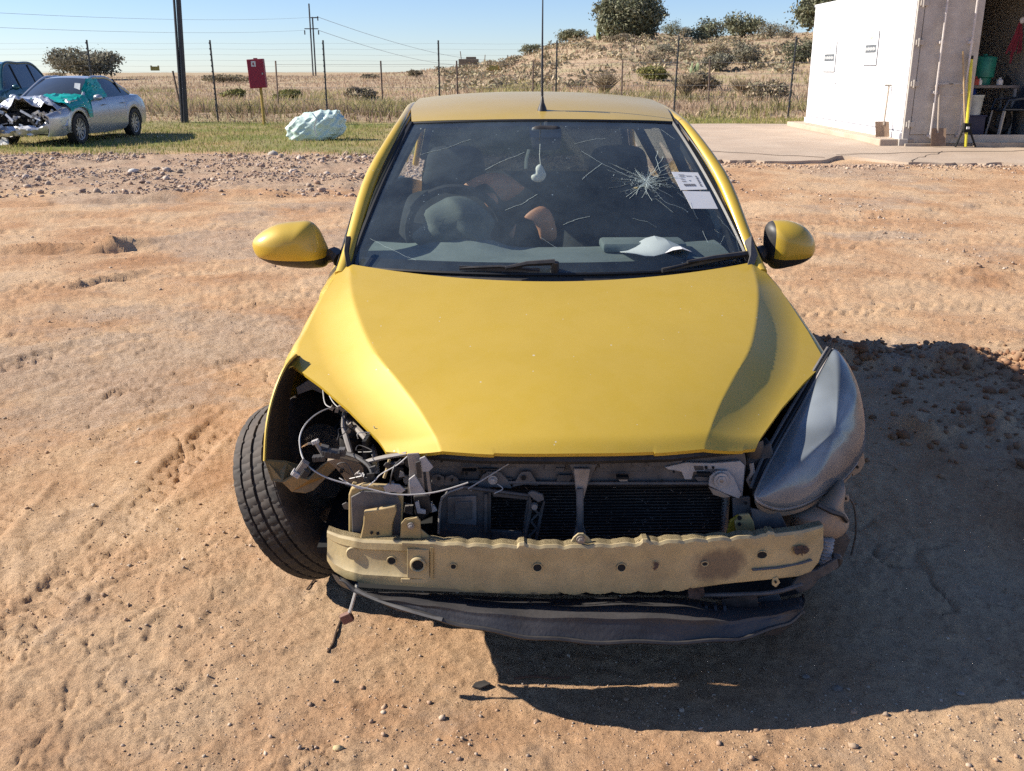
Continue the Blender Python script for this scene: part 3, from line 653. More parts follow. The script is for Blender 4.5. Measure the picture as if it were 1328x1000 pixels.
# low scrub that covers the slope (uncountable)
bl_ = []; rs0 = np.random.default_rng(12)
for q in range(900):
    a_ = rs0.uniform(R(-4), R(26)); r_ = rs0.uniform(58, 128); x_, y_ = r_ * math.sin(a_), r_ * math.cos(a_)
    if float(fbm(np.array([x_]), np.array([y_]), 16, 2, 77)[0]) + rs0.uniform(-.3, .3) < 0.0: continue
    s_ = rs0.uniform(.25, .8); bl_.append((x_, y_, float(macro(np.array([x_]), np.array([y_]))[0]) + s_ * .25, s_ * rs0.uniform(.8, 1.6), s_, s_ * .55))
Vs, Fs, Cs = leaf_cloud(bl_, 20000, .16, [(0.38, 0.30, 0.20), (0.32, 0.275, 0.17), (0.27, 0.25, 0.155), (0.42, 0.33, 0.22)])
zz_ = macro(Vs[:, 0], Vs[:, 1]); 
o = np_mesh('low_scrub', Vs, Fs, LF_MAT, False, Cs); o['kind'] = 'stuff'
TW = mat('dry_twigs', (0.26, 0.20, 0.12), 0.9)
twig_bush('spiky leafless bush in the veld behind the right of the car roof', 785, 122, 56, 26, TW)
twig_bush('leafless bush right of the round cactus near the second fence', 965, 125, 40, 20, TW)
twig_bush('bare spreading bush behind the fence left of the container', 890, 128, 50, 30, TW)
# prickly pear
PP = mat('cactus_green', (0.20, 0.24, 0.12), 0.7)
def cactus(label, px, fy, n_, s):
    b = on_hill(px, fy, (40, 120)); m = MB(); pts = [((0, 0, 0), 0)]
    for k in range(n_):
        p, _l = random.choice(pts); a = random.uniform(0, 6.28); q = Vector(p) + Vector((math.cos(a) * s * 0.4, math.sin(a) * s * 0.4, s * random.uniform(0.4, 0.8)))
        out = [q + Vector((math.cos(t) * math.cos(a) * s * 0.35, math.cos(t) * math.sin(a) * s * 0.35, math.sin(t) * s * 0.45)) for t in np.linspace(0, 6.283, 10, endpoint=False)]
        nv = Vector((-math.sin(a), math.cos(a), 0)) * s * 0.09; m.pillow(out, nv, -nv, 2); pts.append((tuple(q), 1))
    o = m.build('prickly_pear', PP, None, True, angle=80); o.location = b; tag(o, label, 'cactus')
cactus('prickly pear cactus in the veld beside the fence, right of the car roof', 902, 105, 16, 0.45)
cactus('prickly pear clump on the crest left of the big round tree', 772, 53, 10, 0.9)
# ================================================================== VEHICLE SHELL TOOLS
def itp(v, tab): return float(np.interp(v, [t[0] for t in tab], [t[1] for t in tab]))
def side_pt(sp, v, k):
    """k 0..1 from the belt line down to the sill"""
    ub, wb, um, ws = itp(v, sp['ub']), itp(v, sp['wb']), itp(v, sp['um']), itp(v, sp['sill'])
    K = [0, .12, .28, .5, .7, .88, 1.0]
    wm = sp['wm']
    us = [ub, ub + .5 * (um - ub), ub + .85 * (um - ub), um, um - .008, um - .03, um - .075]
    wz = [wb, wb - .3 * (wb - wm) * .6, wb - .62 * (wb - wm), wm, wm - .45 * (wm - ws), wm - .8 * (wm - ws), ws]
    u = float(np.interp(k, K, us)); w = float(np.interp(k, K, wz))
    for av, aw, ar in sp['arches']:
        d = ar * ar - (v - av) ** 2
        if d > 0:
            u = float(np.interp(k * .62, K, us))
            top = aw + math.sqrt(d)
            if top > ws: w = wb - (wb - w) * (wb - max(top, ws)) / (wb - ws)
    return np.array([u, v, w])
def side_panel(sp, v0, v1, sg, n=26, rows=22, k0=0.0, k1=1.0):
    vs = set(np.linspace(v0, v1, n))
    for av, aw, ar in sp['arches']:
        for t in np.linspace(-1, 1, 15):
            q = av + ar * math.sin(t * math.pi / 2) * 0.9999
            if v0 < q < v1: vs.add(q)
    vs = sorted(vs)
    P = np.array([[side_pt(sp, v, k) for k in np.linspace(k0, k1, rows)] for v in vs]); P[..., 0] *= sg; return P
def lerp(a, b, t): return np.asarray(a, float) * (1 - t) + np.asarray(b, float) * t
def ruled(Ac, Bc, rows=8, bulge=(0, 0, 0)):
    Ac, Bc = np.asarray(Ac), np.asarray(Bc); bulge = np.asarray(bulge, float)
    return np.array([[lerp(a, b, t) + bulge * 4 * t * (1 - t) for a, b in zip(Ac, Bc)] for t in np.linspace(0, 1, rows)])
def wheel_meshes(Rr, wd, rim, tread=True, seg=180, spokes=10):
    """tyre and rim with axle along x, outer face at +x"""
    h = wd / 2
    prof = [(-h * .72, rim), (-h * .95, rim + .012), (-h, rim + (Rr - rim) * .45), (-h * .97, Rr - .03), (-h * .88, Rr - .010)]
    nb = 0; lands = []
    if tread:
        xs_ = [-.78, -.46, -.40, -.06, 0.02, .36, .42, .78]
        prof += [(-h * .84, Rr - .004), (-h * .80, Rr - .003)]
        for a, b in [(-.80, -.50), (-.44, -.05), (.05, .44), (.50, .80)]:
            prof += [(h * (a + .005), Rr - .0095 if a > -.8 else Rr - .003), (h * (a + .015), Rr - .0012), (h * ((a + b) / 2), Rr), (h * (b - .015), Rr - .0012), (h * (b - .005), Rr - .0095 if b < .8 else Rr - .003)]
        prof += [(h * .80, Rr - .003), (h * .84, Rr - .004)]
    else: prof += [(-h * .5, Rr), (h * .5, Rr)]
    prof += [(h * .88, Rr - .010), (h * .97, Rr - .03), (h, rim + (Rr - rim) * .45), (h * .95, rim + .012), (h * .72, rim)]
    def fn(i, a, r, k, th):
        if not tread or r < Rr - .012: return r
        off = int(abs(a) * 160)
        if r < Rr - .006: return r
        ph = (k + off * (1 if a > 0 else -1)) % 7
        return r - (.0042 if ph == 0 else 0)
    t = MB(); t.lathe(prof, seg, fn=fn if tread else None)
    r = MB()
    r.lathe([(h * .72, rim), (h * .78, rim + .006), (h * .74, rim - .012), (h * .45, rim - .02), (-h * .3, rim - .045), (-h * .7, rim - .02), (-h * .78, rim + .004), (-h * .74, rim)], 48)
    r.lathe([(h * .5, .0005), (h * .52, .04), (h * .45, .06), (h * .3, .062), (h * .28, .0005)], 24)
    for q in range(spokes):
        a = 2 * math.pi * q / spokes; c, s = math.cos(a), math.sin(a)
        r.bar((h * .44, c * .045, s * .045), (h * .52, c * (rim - .015), s * (rim - .015)), rim * .2, .02, up=(1, 0, 0))
    return t, r
# materials
PAINT = mat('gold_paint', (0.555, 0.365, 0.024), 0.52, 0.14, var=0.03, vs=3, coat=0.65, coatr=0.17, specks=0.9, dust=0.10, dcol=(0.42, 0.33, 0.2), ds=12)
PAINT_R = mat('gold_paint_roof', (0.60, 0.395, 0.03), 0.42, 0.2, var=0.03, vs=3, coat=0.6, coatr=0.2, dust=0.28, dcol=(0.42, 0.33, 0.22), ds=5)
PRIMER = mat('inner_gold_paint', (0.46, 0.33, 0.13), 0.6, 0.0, var=0.12, vs=9, dust=0.35, ds=20)
BEAMM = mat('beam_paint', (0.50, 0.395, 0.20), 0.5, 0.05, var=0.14, vs=9, dust=0.4, dcol=(0.40, 0.31, 0.2), ds=14, coat=0.1, bump=0.1, bs=40)
BLACKP = mat('black_plastic', (0.022, 0.022, 0.024), 0.45, var=0.2, dust=0.22, dcol=(0.2, 0.17, 0.14), ds=18)
GUARDM = mat('scuffed_guard_plastic', (0.018, 0.02, 0.026), 0.5, var=0.25, vs=8, dust=0.2, dcol=(0.22, 0.19, 0.17), ds=7, bump=0.15, bs=90)
GREYP = mat('dusty_grey_plastic', (0.06, 0.06, 0.062), 0.6, var=0.2, dust=0.45, dcol=(0.2, 0.18, 0.16), ds=24)
RUBBER = mat('rubber', (0.022, 0.021, 0.02), 0.75, var=0.25, vs=14, dust=0.45, dcol=(0.17, 0.13, 0.10), ds=16)
SEAL = mat('window_seal', (0.015, 0.015, 0.016), 0.5)
STEEL = mat('dirty_steel', (0.30, 0.29, 0.28), 0.45, 0.6, var=0.25, vs=12, dust=0.5, ds=20)
RIMM = mat('rim_steel', (0.5, 0.5, 0.5), 0.35, 0.7, var=0.15, dust=0.4, ds=12)
ALU = mat('dull_aluminium', (0.34, 0.33, 0.32), 0.5, 0.5, var=0.2, dust=0.4, ds=16)
CROSSM = mat('dusty_support_metal', (0.11, 0.11, 0.115), 0.55, 0.1, var=0.3, vs=9, dust=0.6, dcol=(0.24, 0.21, 0.18), ds=13)
PALE_GREY = mat('pale_grey', (0.45, 0.44, 0.43), 0.6, var=0.15, vs=10, dust=0.3)
FIN = mat('condenser_fins', (0.05, 0.045, 0.04), 0.5, 0.4, var=0.3, vs=14, dust=0.25, dcol=(0.16, 0.12, 0.09), ds=9)
DARK = mat('engine_bay_dark', (0.012, 0.012, 0.012), 0.9)  # near-black, also paints shade into bores, recesses and the bay
TANP = mat('yellowed_plastic', (0.33, 0.26, 0.19), 0.5, var=0.1, vs=8, dust=0.35)
WIRE = mat('grey_wire', (0.5, 0.48, 0.45), 0.5, var=0.1)
HOSE = mat('grey_hose', (0.30, 0.29, 0.28), 0.45, 0.2, var=0.2, dust=0.3)
RUST = mat('burnt_rusty_steel', (0.10, 0.065, 0.05), 0.85, var=0.4, vs=25, dust=0.4, dcol=(0.2, 0.12, 0.08), bump=0.3)
ORNG = mat('orange_tan_bracket', (0.42, 0.24, 0.07), 0.55, var=0.2, vs=12, dust=0.3)  # orange-tan is the bracket's own colour
SEAT = mat('seat_cloth', (0.018, 0.018, 0.02), 0.9, var=0.15, vs=30)
GREYC = mat('grey_cloth', (0.10, 0.115, 0.10), 0.9, var=0.1, vs=8)
TAN = mat('tan_leather', (0.62, 0.27, 0.13), 0.6, var=0.15, vs=7)
DASHM = mat('dashboard_vinyl', (0.17, 0.21, 0.20), 0.75, var=0.12, vs=9, dust=0.3, dcol=(0.2, 0.2, 0.18))
LINER = mat('headliner', (0.22, 0.23, 0.22), 0.9)
PAPER = mat('white_paper', (0.75, 0.74, 0.72), 0.8, var=0.02)
SCREEN = glass_mat('windscreen_glass', (0.80, 0.86, 0.86), 0.10, (0.30, 0.38, 0.43), 1.9, 0.6)  # bluish dust layer also paints in a veil of reflected sky
SIDEG = glass_mat('side_glass', (0.70, 0.78, 0.74), 0.05, (0.5, 0.5, 0.45), 1.2)
REARG = glass_mat('rear_glass', (0.05, 0.06, 0.06), 0.04, (0.5, 0.5, 0.45), 1.2)

# ================================================================== THE YELLOW CAR
car = thing('wrecked_hatchback', 'yellow hatchback facing the camera with its bumper, grille and one headlight missing', 'car', tuple(CAR0), CAR_YAW)
SP = dict(wm=.62, arches=[(.68, .28, .335), (3.15, .28, .335)],
    wb=[(.2, .64), (.6, .778), (.75, .823), (.95, .885), (1.1, .935), (1.3, .955), (2.2, .985), (3.0, 1.01), (3.5, 1.0), (3.78, .93)],
    ub=[(.2, .50), (.6, .803), (.75, .79), (.95, .752), (1.1, .715), (1.3, .735), (2.2, .755), (3.0, .745), (3.5, .70), (3.78, .56)],
    um=[(.2, .60), (.4, .78), (.6, .848), (1.0, .835), (1.4, .838), (3.1, .848), (3.5, .80), (3.78, .64)],
    sill=[(0, .22), (3.4, .22), (3.78, .30)])
BASE = [(.0, .640), (.08, .677), (.12, .699), (.18, .724), (.3, .770), (.45, .818), (.6, .860), (.75, .902), (.89, .943), (1.1, .992)]
UC = [(.10, .33), (.25, .40), (.38, .47), (.55, .56), (.8, .64), (1.0, .678), (1.2, .69)]
FL = [(.08, .040), (.18, .062), (.35, .082), (.6, .086), (.75, .082), (.95, .064), (1.1, .05)]
EDG = [(.18, .485), (.35, .60), (.48, .70), (.6, .80), (.75, .787), (.95, .75), (1.1, .708)]
def smooth_tab(tab):
    xs_ = [t[0] for t in tab]; P = spl([(a, b, 0) for a, b in tab], 80); return [(p[0], p[1]) for p in P]
BASE_S, UC_S, FL_S = smooth_tab(BASE), smooth_tab(UC), smooth_tab(FL)
def hood_w(u, v):
    a = abs(u); uc = itp(v, UC_S); ue = max(itp(v, EDG), uc + .02)
    x = (a - uc + .004) / .14
    # rounded flank: steep just outside the crease, flatter towards the edge
    def Sx(x):
        if x <= 0: return 0.0
        return (1 - (1 - min(x, 1.0)) ** 1.8) * .48 + .52 * min(x / 1.7, 1.0)
    return itp(v, BASE_S) - .028 * min(a / uc, 1.0) ** 2 - itp(v, FL_S) * Sx(x)
SP['wb'] = [(.2, .64)] + [(v, hood_w(itp(v, EDG), v) - .003) for v in np.linspace(.6, 1.08, 13)] + [t for t in SP['wb'] if t[0] > 1.2]
def build_hood():
    ts = sorted(set(list(np.linspace(0, 1, 120)) + [(.6 - .18) / .92])); ss = np.linspace(-1, 1, 261); P = []
    for t in ts:
        ev = .18 + .92 * t; eu = itp(ev, EDG); row = []
        for s in ss:
            vf = .085 + .095 * abs(s) ** 2.2; vr = .88 + .22 * s * s
            if t == 0 and abs(s) > .42 and abs(s) < .93: vf -= .004
            v = vf + (vr - vf) * t; u = s * eu
            w = hood_w(u, v)
            if t < .05: w -= .012 * (1 - t / .05) ** 2
            row.append((u, v, w))
        P.append(row)
    m = MB(); m.solid(np.array(P), (0, .004, -.010)); return m.build('hood', PAINT, car, True, angle=30)
hood = build_hood()
# stiffening frame under the hood's front edge
m = MB(); m.tube([(-.46, .21, .625), (-.25, .135, .634), (0, .115, .638), (.25, .135, .634), (.46, .21, .625)], .012, 6); m.build('hood_seal', BLACKP, car, True)

# fenders
UNDER = mat('underseal_brown', (0.10, 0.065, 0.035), 0.8, var=.2)
def fender_grid(sg, v0=.605, v1=1.14):
    P = side_panel(SP, v0, v1, sg, 22, 18); return P
P = fender_grid(1); P[..., 1] += .004; m = MB(); m.solid(P, (-.012, 0, 0)); m.build('fender', PAINT, car, True, angle=50)
# damaged fender on the viewer's left: buckled outwards, front corner torn open
P = fender_grid(-1, .60, 1.14)
for i in range(P.shape[0]):
    for j in range(P.shape[1]):
        u, v, w = P[i, j]; f = sst((0.86 - v) / .36); g_ = sst((.80 - w) / .2)
        u -= .010 * f * (0.3 + g_) + .008 * math.sin(v * 37) * f; v -= .03 * f * g_
        w += .006 * math.sin(v * 50 + w * 20) * f
        P[i, j] = (u, v, w)
m = MB(); m.solid(P, (.012, 0, 0)); bf = m.build('fender', PAINT, car, True, angle=50); bf['label'] = 'torn fender pushed outwards over the splayed wheel'
# loose front strip of the torn fender, dark underseal sheet with a gold lip
E = [(384, 460, .60), (371, 474, .56), (359, 500, .52), (350, 530, .48), (345, 560, .44), (343, 598, .40)]
outer = np.array([C(a, b, v) for a, b, v in E]); E2 = [(392, 462, .66), (380, 490, .64), (374, 520, .62), (372, 555, .59), (374, 585, .56), (384, 602, .54)]
inner = np.array([C(a, b, v) for a, b, v in E2])
m = MB(); m.solid(ruled(spl(outer, 16), spl(inner, 16), 6, (-.008, -.004, 0)), (.004, .004, 0)); m.build('fender_strip', UNDER, car, True, angle=50)
rim_ = spl(outer, 16); m = MB(); m.tube(rim_, .0045, 6); m.build('fender_lip', PAINT, car, True)
m = MB(); pts = [C(343, 598, .40), C(372, 600, .46), C(385, 604, .50), C(389, 614, .48), C(383, 628, .46), C(392, 637, .44), C(378, 634, .42), C(366, 626, .41), C(352, 624, .40)]
m.prism(pts, (0, .006, .004)); m.build('torn_bracket', PRIMER, car, bevel=.001)
m = MB(); q = [C(366, 626, .40), C(380, 618, .40), C(400, 622, .40), (C(416, 606, .42)), C(430, 596, .44), C(441, 602, .44), C(425, 618, .42), C(407, 636, .40), C(396, 640, .395), C(378, 638, .395)]
m.prism(q, (0, .012, .003)); m.build('orange_bracket', ORNG, car, bevel=.0015)
m = MB(); q = [C(424, 598, .42), C(440, 594, .42), C(466, 600, .44), C(482, 616, .46), C(486, 624, .46), C(462, 632, .45), C(448, 622, .44), C(436, 608, .43)]
m.prism(q, (0, .02, .004)); m.build('lamp_bracket_plate', TANP, car, bevel=.002)
m = MB(); m.tube([C(443, 611, .425) + np.array([0, -.004, 0]), C(443, 611, .425) + np.array([0, .01, 0])], .006, 10); m.build('plate_hole_shade', DARK, car)  # black plug paints the shade of the opening in the plate

# cowl and windscreen
def arc_pt(s, v0, dv, hu, w0, dw=0): return np.array([s * hu, v0 + dv * s * s, w0 + dw * s * s])
SB = lambda s: arc_pt(s, .955, .165, .692, .948, -.004)       # glass foot
ST = lambda s: arc_pt(s, 1.655, .085, .512, 1.401, -.014)     # glass head
ss = np.linspace(-1, 1, 33)
P = np.array([[lerp(SB(s), ST(s), t) + np.array([0, -.035, .028]) * 4 * t * (1 - t) * (1 - .3 * s * s) for s in ss] for t in np.linspace(0, 1, 18)])
def glass_pt(s, t, off=0.0): return lerp(SB(s), ST(s), t) + np.array([0, -.035, .028]) * 4 * t * (1 - t) * (1 - .3 * s * s) + np.array([0, -.53, .85]) * off
m = MB(); m.grid(P); wsc = m.build('windscreen', SCREEN, car, True, angle=80)
P = np.array([[arc_pt(s, .865, .20, .70, .915, .0), arc_pt(s, .90, .20, .70, .90), arc_pt(s, .935, .178, .70, .928), SB(s) + np.array([0, .004, -.004])] for s in ss])
m = MB(); m.grid(P); m.build('cowl', BLACKP, car, True)
# black frit band round the glass (just under it)
def frit(s0, s1, t0, t1, n=20):
    return np.array([[glass_pt(s, t, -.006) for s in np.linspace(s0, s1, n)] for t in np.linspace(t0, t1, 6)])
FR = mat('frit_black', (0.012, 0.012, 0.014), 0.25)
m = MB(); m.grid(frit(-1, 1, 0, .065, 30)); m.grid(frit(-1, 1, .965, 1, 30)); m.grid(frit(-1, -.965, .065, .965, 4)); m.grid(frit(.965, 1, .065, .965, 4))
m.grid(frit(-.11, .11, .86, .965, 6)); m.build('frit_band', FR, wsc, True)
# seal tube round the glass
m = MB(); m.tube([SB(s) for s in ss] , .006, 6); m.tube([ST(s) for s in ss], .007, 6)
for sg in (-1, 1): m.tube([glass_pt(sg, t) for t in np.linspace(0, 1, 14)], .010, 6)
m.build('windscreen_seal', SEAL, car, True)
# cracks: thin bright lines lying in the glass
CRK = mat('crack_glint', (0.55, 0.64, 0.60), 0.5, var=0.05)
ctr = None
def g_uv(px, py):
    """glass parameters under a pixel"""
    best = None; s, t = 0, .5
    for it in range(3):
        span = [1.0, .12, .016][it]
        for a in np.linspace(s - span, s + span, 15):
            for b in np.linspace(t - span / 2, t + span / 2, 15):
                p = glass_pt(a, b); wv = np.array([CAR0[0] + _c * p[0] - _s * p[1], CAR0[1] + _s * p[0] + _c * p[1], p[2]]) - CAM
                X = CX + F * np.dot(wv, RGT) / np.dot(wv, FWD); Y = CY - F * np.dot(wv, UPV) / np.dot(wv, FWD)
                e = (X - px) ** 2 + (Y - py) ** 2
                if best is None or e < best[0]: best = (e, a, b)
        s, t = best[1], best[2]
    return s, t
c_s, c_t = g_uv(838, 236)
def gline(m, pts, w):
    rj = random.Random(int(abs(pts[0][0]) * 1e5)); Q = [pts[0]]
    for (a0, b0), (a1, b1) in zip(pts[:-1], pts[1:]):
        n_ = max(1, int(math.hypot(a1 - a0, b1 - b0) / .025))
        for q_ in range(1, n_ + 1):
            f_ = q_ / n_; j_ = .0035 if q_ < n_ else 0
            Q.append((a0 + (a1 - a0) * f_ + rj.uniform(-j_, j_), b0 + (b1 - b0) * f_ + rj.uniform(-j_, j_)))
    m.tube([glass_pt(s, t, .0015) for s, t in Q], w, 3, flat=.4)
m = MB(); rc = random.Random(5)
for q in range(95):
    a = rc.uniform(0, 6.283); L = rc.choice([.03, .05, .05, .08, .12, .18, .26]) * rc.uniform(.6, 1.2); r0 = rc.uniform(0, .03)
    w = .00055 if L > .1 else .00045; b = a + rc.uniform(-.35, .35)
    pts = [(c_s + math.cos(a) * r, c_t + .62 * math.sin(a) * r) for r in (r0, r0 + L * .3)] + [(c_s + math.cos(b) * (r0 + L), c_t + .62 * math.sin(b) * (r0 + L))]
    if abs(pts[-1][0]) < .94 and .06 < pts[-1][1] < .95: gline(m, pts, w * rc.uniform(.6, 1.3))
for q in range(170):
    a = rc.uniform(0, 6.283); r = abs(rc.gauss(0, .075)) + .008; da = rc.uniform(.1, .6) * min(1, .05 / r)
    gline(m, [(c_s + math.cos(x) * r, c_t + .62 * math.sin(x) * r) for x in (a, a + da / 2, a + da)], .00045)
for L_ in [((754, 196), (780, 212), (812, 228), (836, 236)), ((755, 233), (768, 222), (781, 212)), ((860, 203), (845, 226), (838, 236)), ((853, 196), (850, 205), (856, 222)), ((838, 236), (862, 262), (888, 272), (892, 276)), ((873, 276), (868, 272), (850, 258)),
          ((544, 201), (580, 192), (611, 181)), ((629, 221), (650, 210), (680, 198)), ((745, 187), (765, 182), (785, 180)), ((655, 273), (675, 266), (697, 252)), ((730, 292), (750, 284), (765, 281)), ((857, 168), (875, 181)), ((911, 300), (918, 315), (934, 317), (939, 306), (926, 298)),
          ((820, 283), (840, 288), (852, 295)), ((878, 250), (895, 262), (905, 285)), ((700, 308), (715, 318), (722, 322)), ((560, 196), (540, 204)), ((930, 280), (955, 310), (960, 330)), ((480, 310), (510, 325), (540, 338))]:
    gline(m, [g_uv(*p) for p in L_], .0005)
ck = m.build('crack_lines', CRK, wsc); ck['kind'] = 'stuff'
# stuck labels
def glass_quad(pxs, off): return [glass_pt(*g_uv(*p), off) for p in pxs]
LBI = mat('label_ink', (0.12, 0.12, 0.14), 0.8)
def label(pxs, marks):
    m = MB(); q = glass_quad(pxs, .0012); m.prism(q, (0, .0006, -.0008)); o = m.build('sticker', PAPER, wsc)
    mk = MB(); A, B, C_, D = [np.array(p) for p in glass_quad(pxs, .0022)]
    for (x0, y0, x1, y1) in marks:
        f = lambda x, y: lerp(lerp(A, B, x), lerp(D, C_, x), y)
        mk.add([f(x0, y0), f(x1, y0), f(x1, y1), f(x0, y1)], [(0, 1, 2, 3)])
    if marks: mk.build('sticker_print', LBI, o)
mk = [(.2, .16, .42, .19), (.45, .22, .68, .25), (.2, .26, .4, .29), (.2, .40, .35, .43), (.2, .52, .37, .55)]
for k in range(15): mk.append((.22 + k * .029, .68, .24 + k * .029 + .01 * (k % 3 == 0), .80))
for k, h_ in enumerate([.02, .05, .03, .05, .02, .04]): mk.append((.80, .22 + k * .11, .84 + h_, .27 + k * .11)); mk.append((.86, .24 + k * .11, .88, .29 + k * .11))
label([(871, 223), (905, 224), (917, 246), (883, 247)], mk)
label([(885, 248), (920, 249), (931, 271), (897, 271)], [])

# roof
RC = [(1.66, 1.402), (1.75, 1.424), (1.9, 1.448), (2.1, 1.468), (2.4, 1.484), (2.7, 1.485), (3.0, 1.470), (3.25, 1.442), (3.42, 1.405)]
RCs = smooth_tab(RC)
def roof_pt(s, v, hu=.508): return np.array([s * hu, v, itp(v, RCs) - .030 * abs(s) ** 2.4])
P = []
for t in np.linspace(0, 1, 34):
    row = []
    for s in np.linspace(-1, 1, 31):
        v0 = 1.664 + .085 * s * s; v = v0 + (3.42 - .05 * s * s - v0) * t; row.append(roof_pt(s, v, .512 + .022 * min(1, t * 6)))
    P.append(row)
m = MB(); m.solid(np.array(P), (0, 0, -.008)); m.build('roof', PAINT_R, car, True, angle=40)
# pillars and rails, one strip each side from fender corner to the tail
for sg in (-1, 1):
    top = spl([(.715, 1.06, .93), (.695, 1.18, 1.0), (.645, 1.42, 1.20), (.566, 1.68, 1.360), (.552, 1.95, 1.404), (.557, 2.4, 1.428), (.555, 2.9, 1.415), (.55, 3.25, 1.375), (.585, 3.45, 1.28), (.64, 3.62, 1.06)], 44) * np.array([sg, 1, 1])
    m = MB(); m.tube(top, [.019 + .007 * min(1, k / 8) - .008 * min(1, max(0, k - 10) / 6) for k in range(44)], 10, flat=.8); m.build('roof_rail', PAINT, car, True, angle=60)
    gut = top[1:38] + np.array([sg * .013, 0, -.012]); m = MB(); m.tube(gut, [.006 + .008 * min(1, k / 9) for k in range(37)], 8); m.build('door_seal', SEAL, car, True)
    dit = top[9:34] + np.array([-sg * .024, 0, .004]); m = MB(); m.tube(dit, [.002 + .004 * min(1, k / 6) for k in range(25)], 6); m.build('roof_gutter', SEAL, car, True)
    # side windows
    up = top[5:40] + np.array([sg * .006, 0, -.02]); vs = np.linspace(1.2, 3.5, 35)
    low = np.array([side_pt(SP, v, 0) * np.array([sg, 1, 1]) for v in vs])
    m = MB()
    m.grid(ruled(up, low, 8, (sg * .012, 0, 0))); m.build('side_window', SIDEG, car, True, angle=80)
    m = MB(); m.tube([side_pt(SP, v, 0) * np.array([sg, 1, 1]) + np.array([sg * .004, 0, .002]) for v in np.linspace(1.14, 3.5, 30)], .010, 6); m.build('belt_moulding', SEAL, car, True)
    m = MB(); m.bar(top[24] + np.array([0, 0, -.02]), (sg * .755, 2.25, .98), .07, .03, (sg, 0, 0)); m.build('centre_pillar', SEAL, car)
    m = MB(); m.tube(top[2:42] + np.array([-sg * .028, .035, -.045]), .020, 6); m.build('pillar_trim', SEAT, car, True)
    m = MB(); m.bar(top[33] + np.array([0, 0, -.02]), (sg * .74, 3.02, 1.0), .06, .03, (sg, 0, 0))
    m.build('centre_pillar', SEAL, car)
    m = MB(); m.add([(sg * .735, 1.14, .95), (sg * .745, 1.33, .957), (sg * .70, 1.30, 1.06), (sg * .727, 1.16, .99)], [(0, 1, 2, 3)]); m.prism([(sg * .74, 1.14, .945), (sg * .75, 1.34, .957), (sg * .705, 1.34, 1.10), (sg * .722, 1.16, .99)], (-sg * .012, 0, 0)); m.build('mirror_sail', SEAL, car)
    for nm, v0, v1, lb in (('front_door', 1.146, 2.27, 0), ('rear_door', 2.276, 3.02, 0), ('rear_quarter', 3.026, 3.78, 0)):
        m = MB(); m.solid(side_panel(SP, v0, v1, sg, 20, 18), (-sg * .012, 0, 0)); d = m.build(nm, PAINT, car, True, angle=50)
        if 'door' in nm:
            h = MB(); c0 = side_pt(SP, v1 - .18, .3); h.tube([(sg * (c0[0] + .008), v1 - .26, c0[2]), (sg * (c0[0] + .03), v1 - .22, c0[2] + .002), (sg * (c0[0] + .03), v1 - .12, c0[2] + .004), (sg * (c0[0] + .008), v1 - .08, c0[2] + .004)], .010, 8); h.build('door_handle', PAINT, d, True)
# tail: hatch, rear glass, bumper
ss2 = np.linspace(-1, 1, 21)
hg0 = [np.array([s * .50, 3.42 - .05 * s * s, 1.395 - .03 * s * s]) for s in ss2]; hg1 = [np.array([s * .60, 3.66 - .07 * s * s, 1.02]) for s in ss2]
m = MB(); m.grid(ruled(hg0, hg1, 7, (0, .02, .02))); m.build('rear_window', REARG, car, True, angle=80)
P = ruled(hg1, [np.array([s * .63, 3.80 - .1 * s * s, .70]) for s in ss2], 6, (0, .03, 0)); m = MB(); m.solid(P, (0, -.015, 0)); m.build('tailgate', PAINT, car, True, angle=50)
P = ruled([np.array([s * .64, 3.80 - .1 * s * s, .70]) for s in ss2], [np.array([s * .62, 3.80 - .12 * s * s, .28]) for s in ss2], 6, (0, .06, 0)); m = MB(); m.solid(P, (0, -.015, 0)); m.build('rear_bumper', PAINT, car, True, angle=50)
m = MB(); m.grid(np.array([[(s * .76, v, .21) for s in (-1, 1)] for v in (.95, 3.7)])); m.box((0, 2.0, .24), (1.45, 3.2, .02)); m.build('floor_pan', DARK, car)

# antenna
m = MB(); ab = C(703, 148, 1.72); ab[1] = 1.80; ab[0] = .0; az_ = roof_pt(0, 1.80)[2]
m.lathe([(az_ - .004, .0005), (az_ - .004, .020), (az_ + .008, .017), (az_ + .03, .008), (az_ + .05, .005), (az_ + .055, .0005)], 14, (0, 1.80, 0), 'z'); an = m.build('antenna_base', BLACKP, car, True)
m = MB(); m.tube([(0, 1.80, az_ + .04), (.0, 1.83, az_ + .16), (.002, 1.87, az_ + .44)], [.0048, .0042, .0024], 6)
for k in range(14): z_ = az_ + .06 + k * .008; m.tube([(0, 1.80 + .004 * k / 3, z_), (0, 1.80 + .004 * k / 3, z_ + .003)], .0058, 6)
m.build('antenna_rod', BLACKP, an, True)

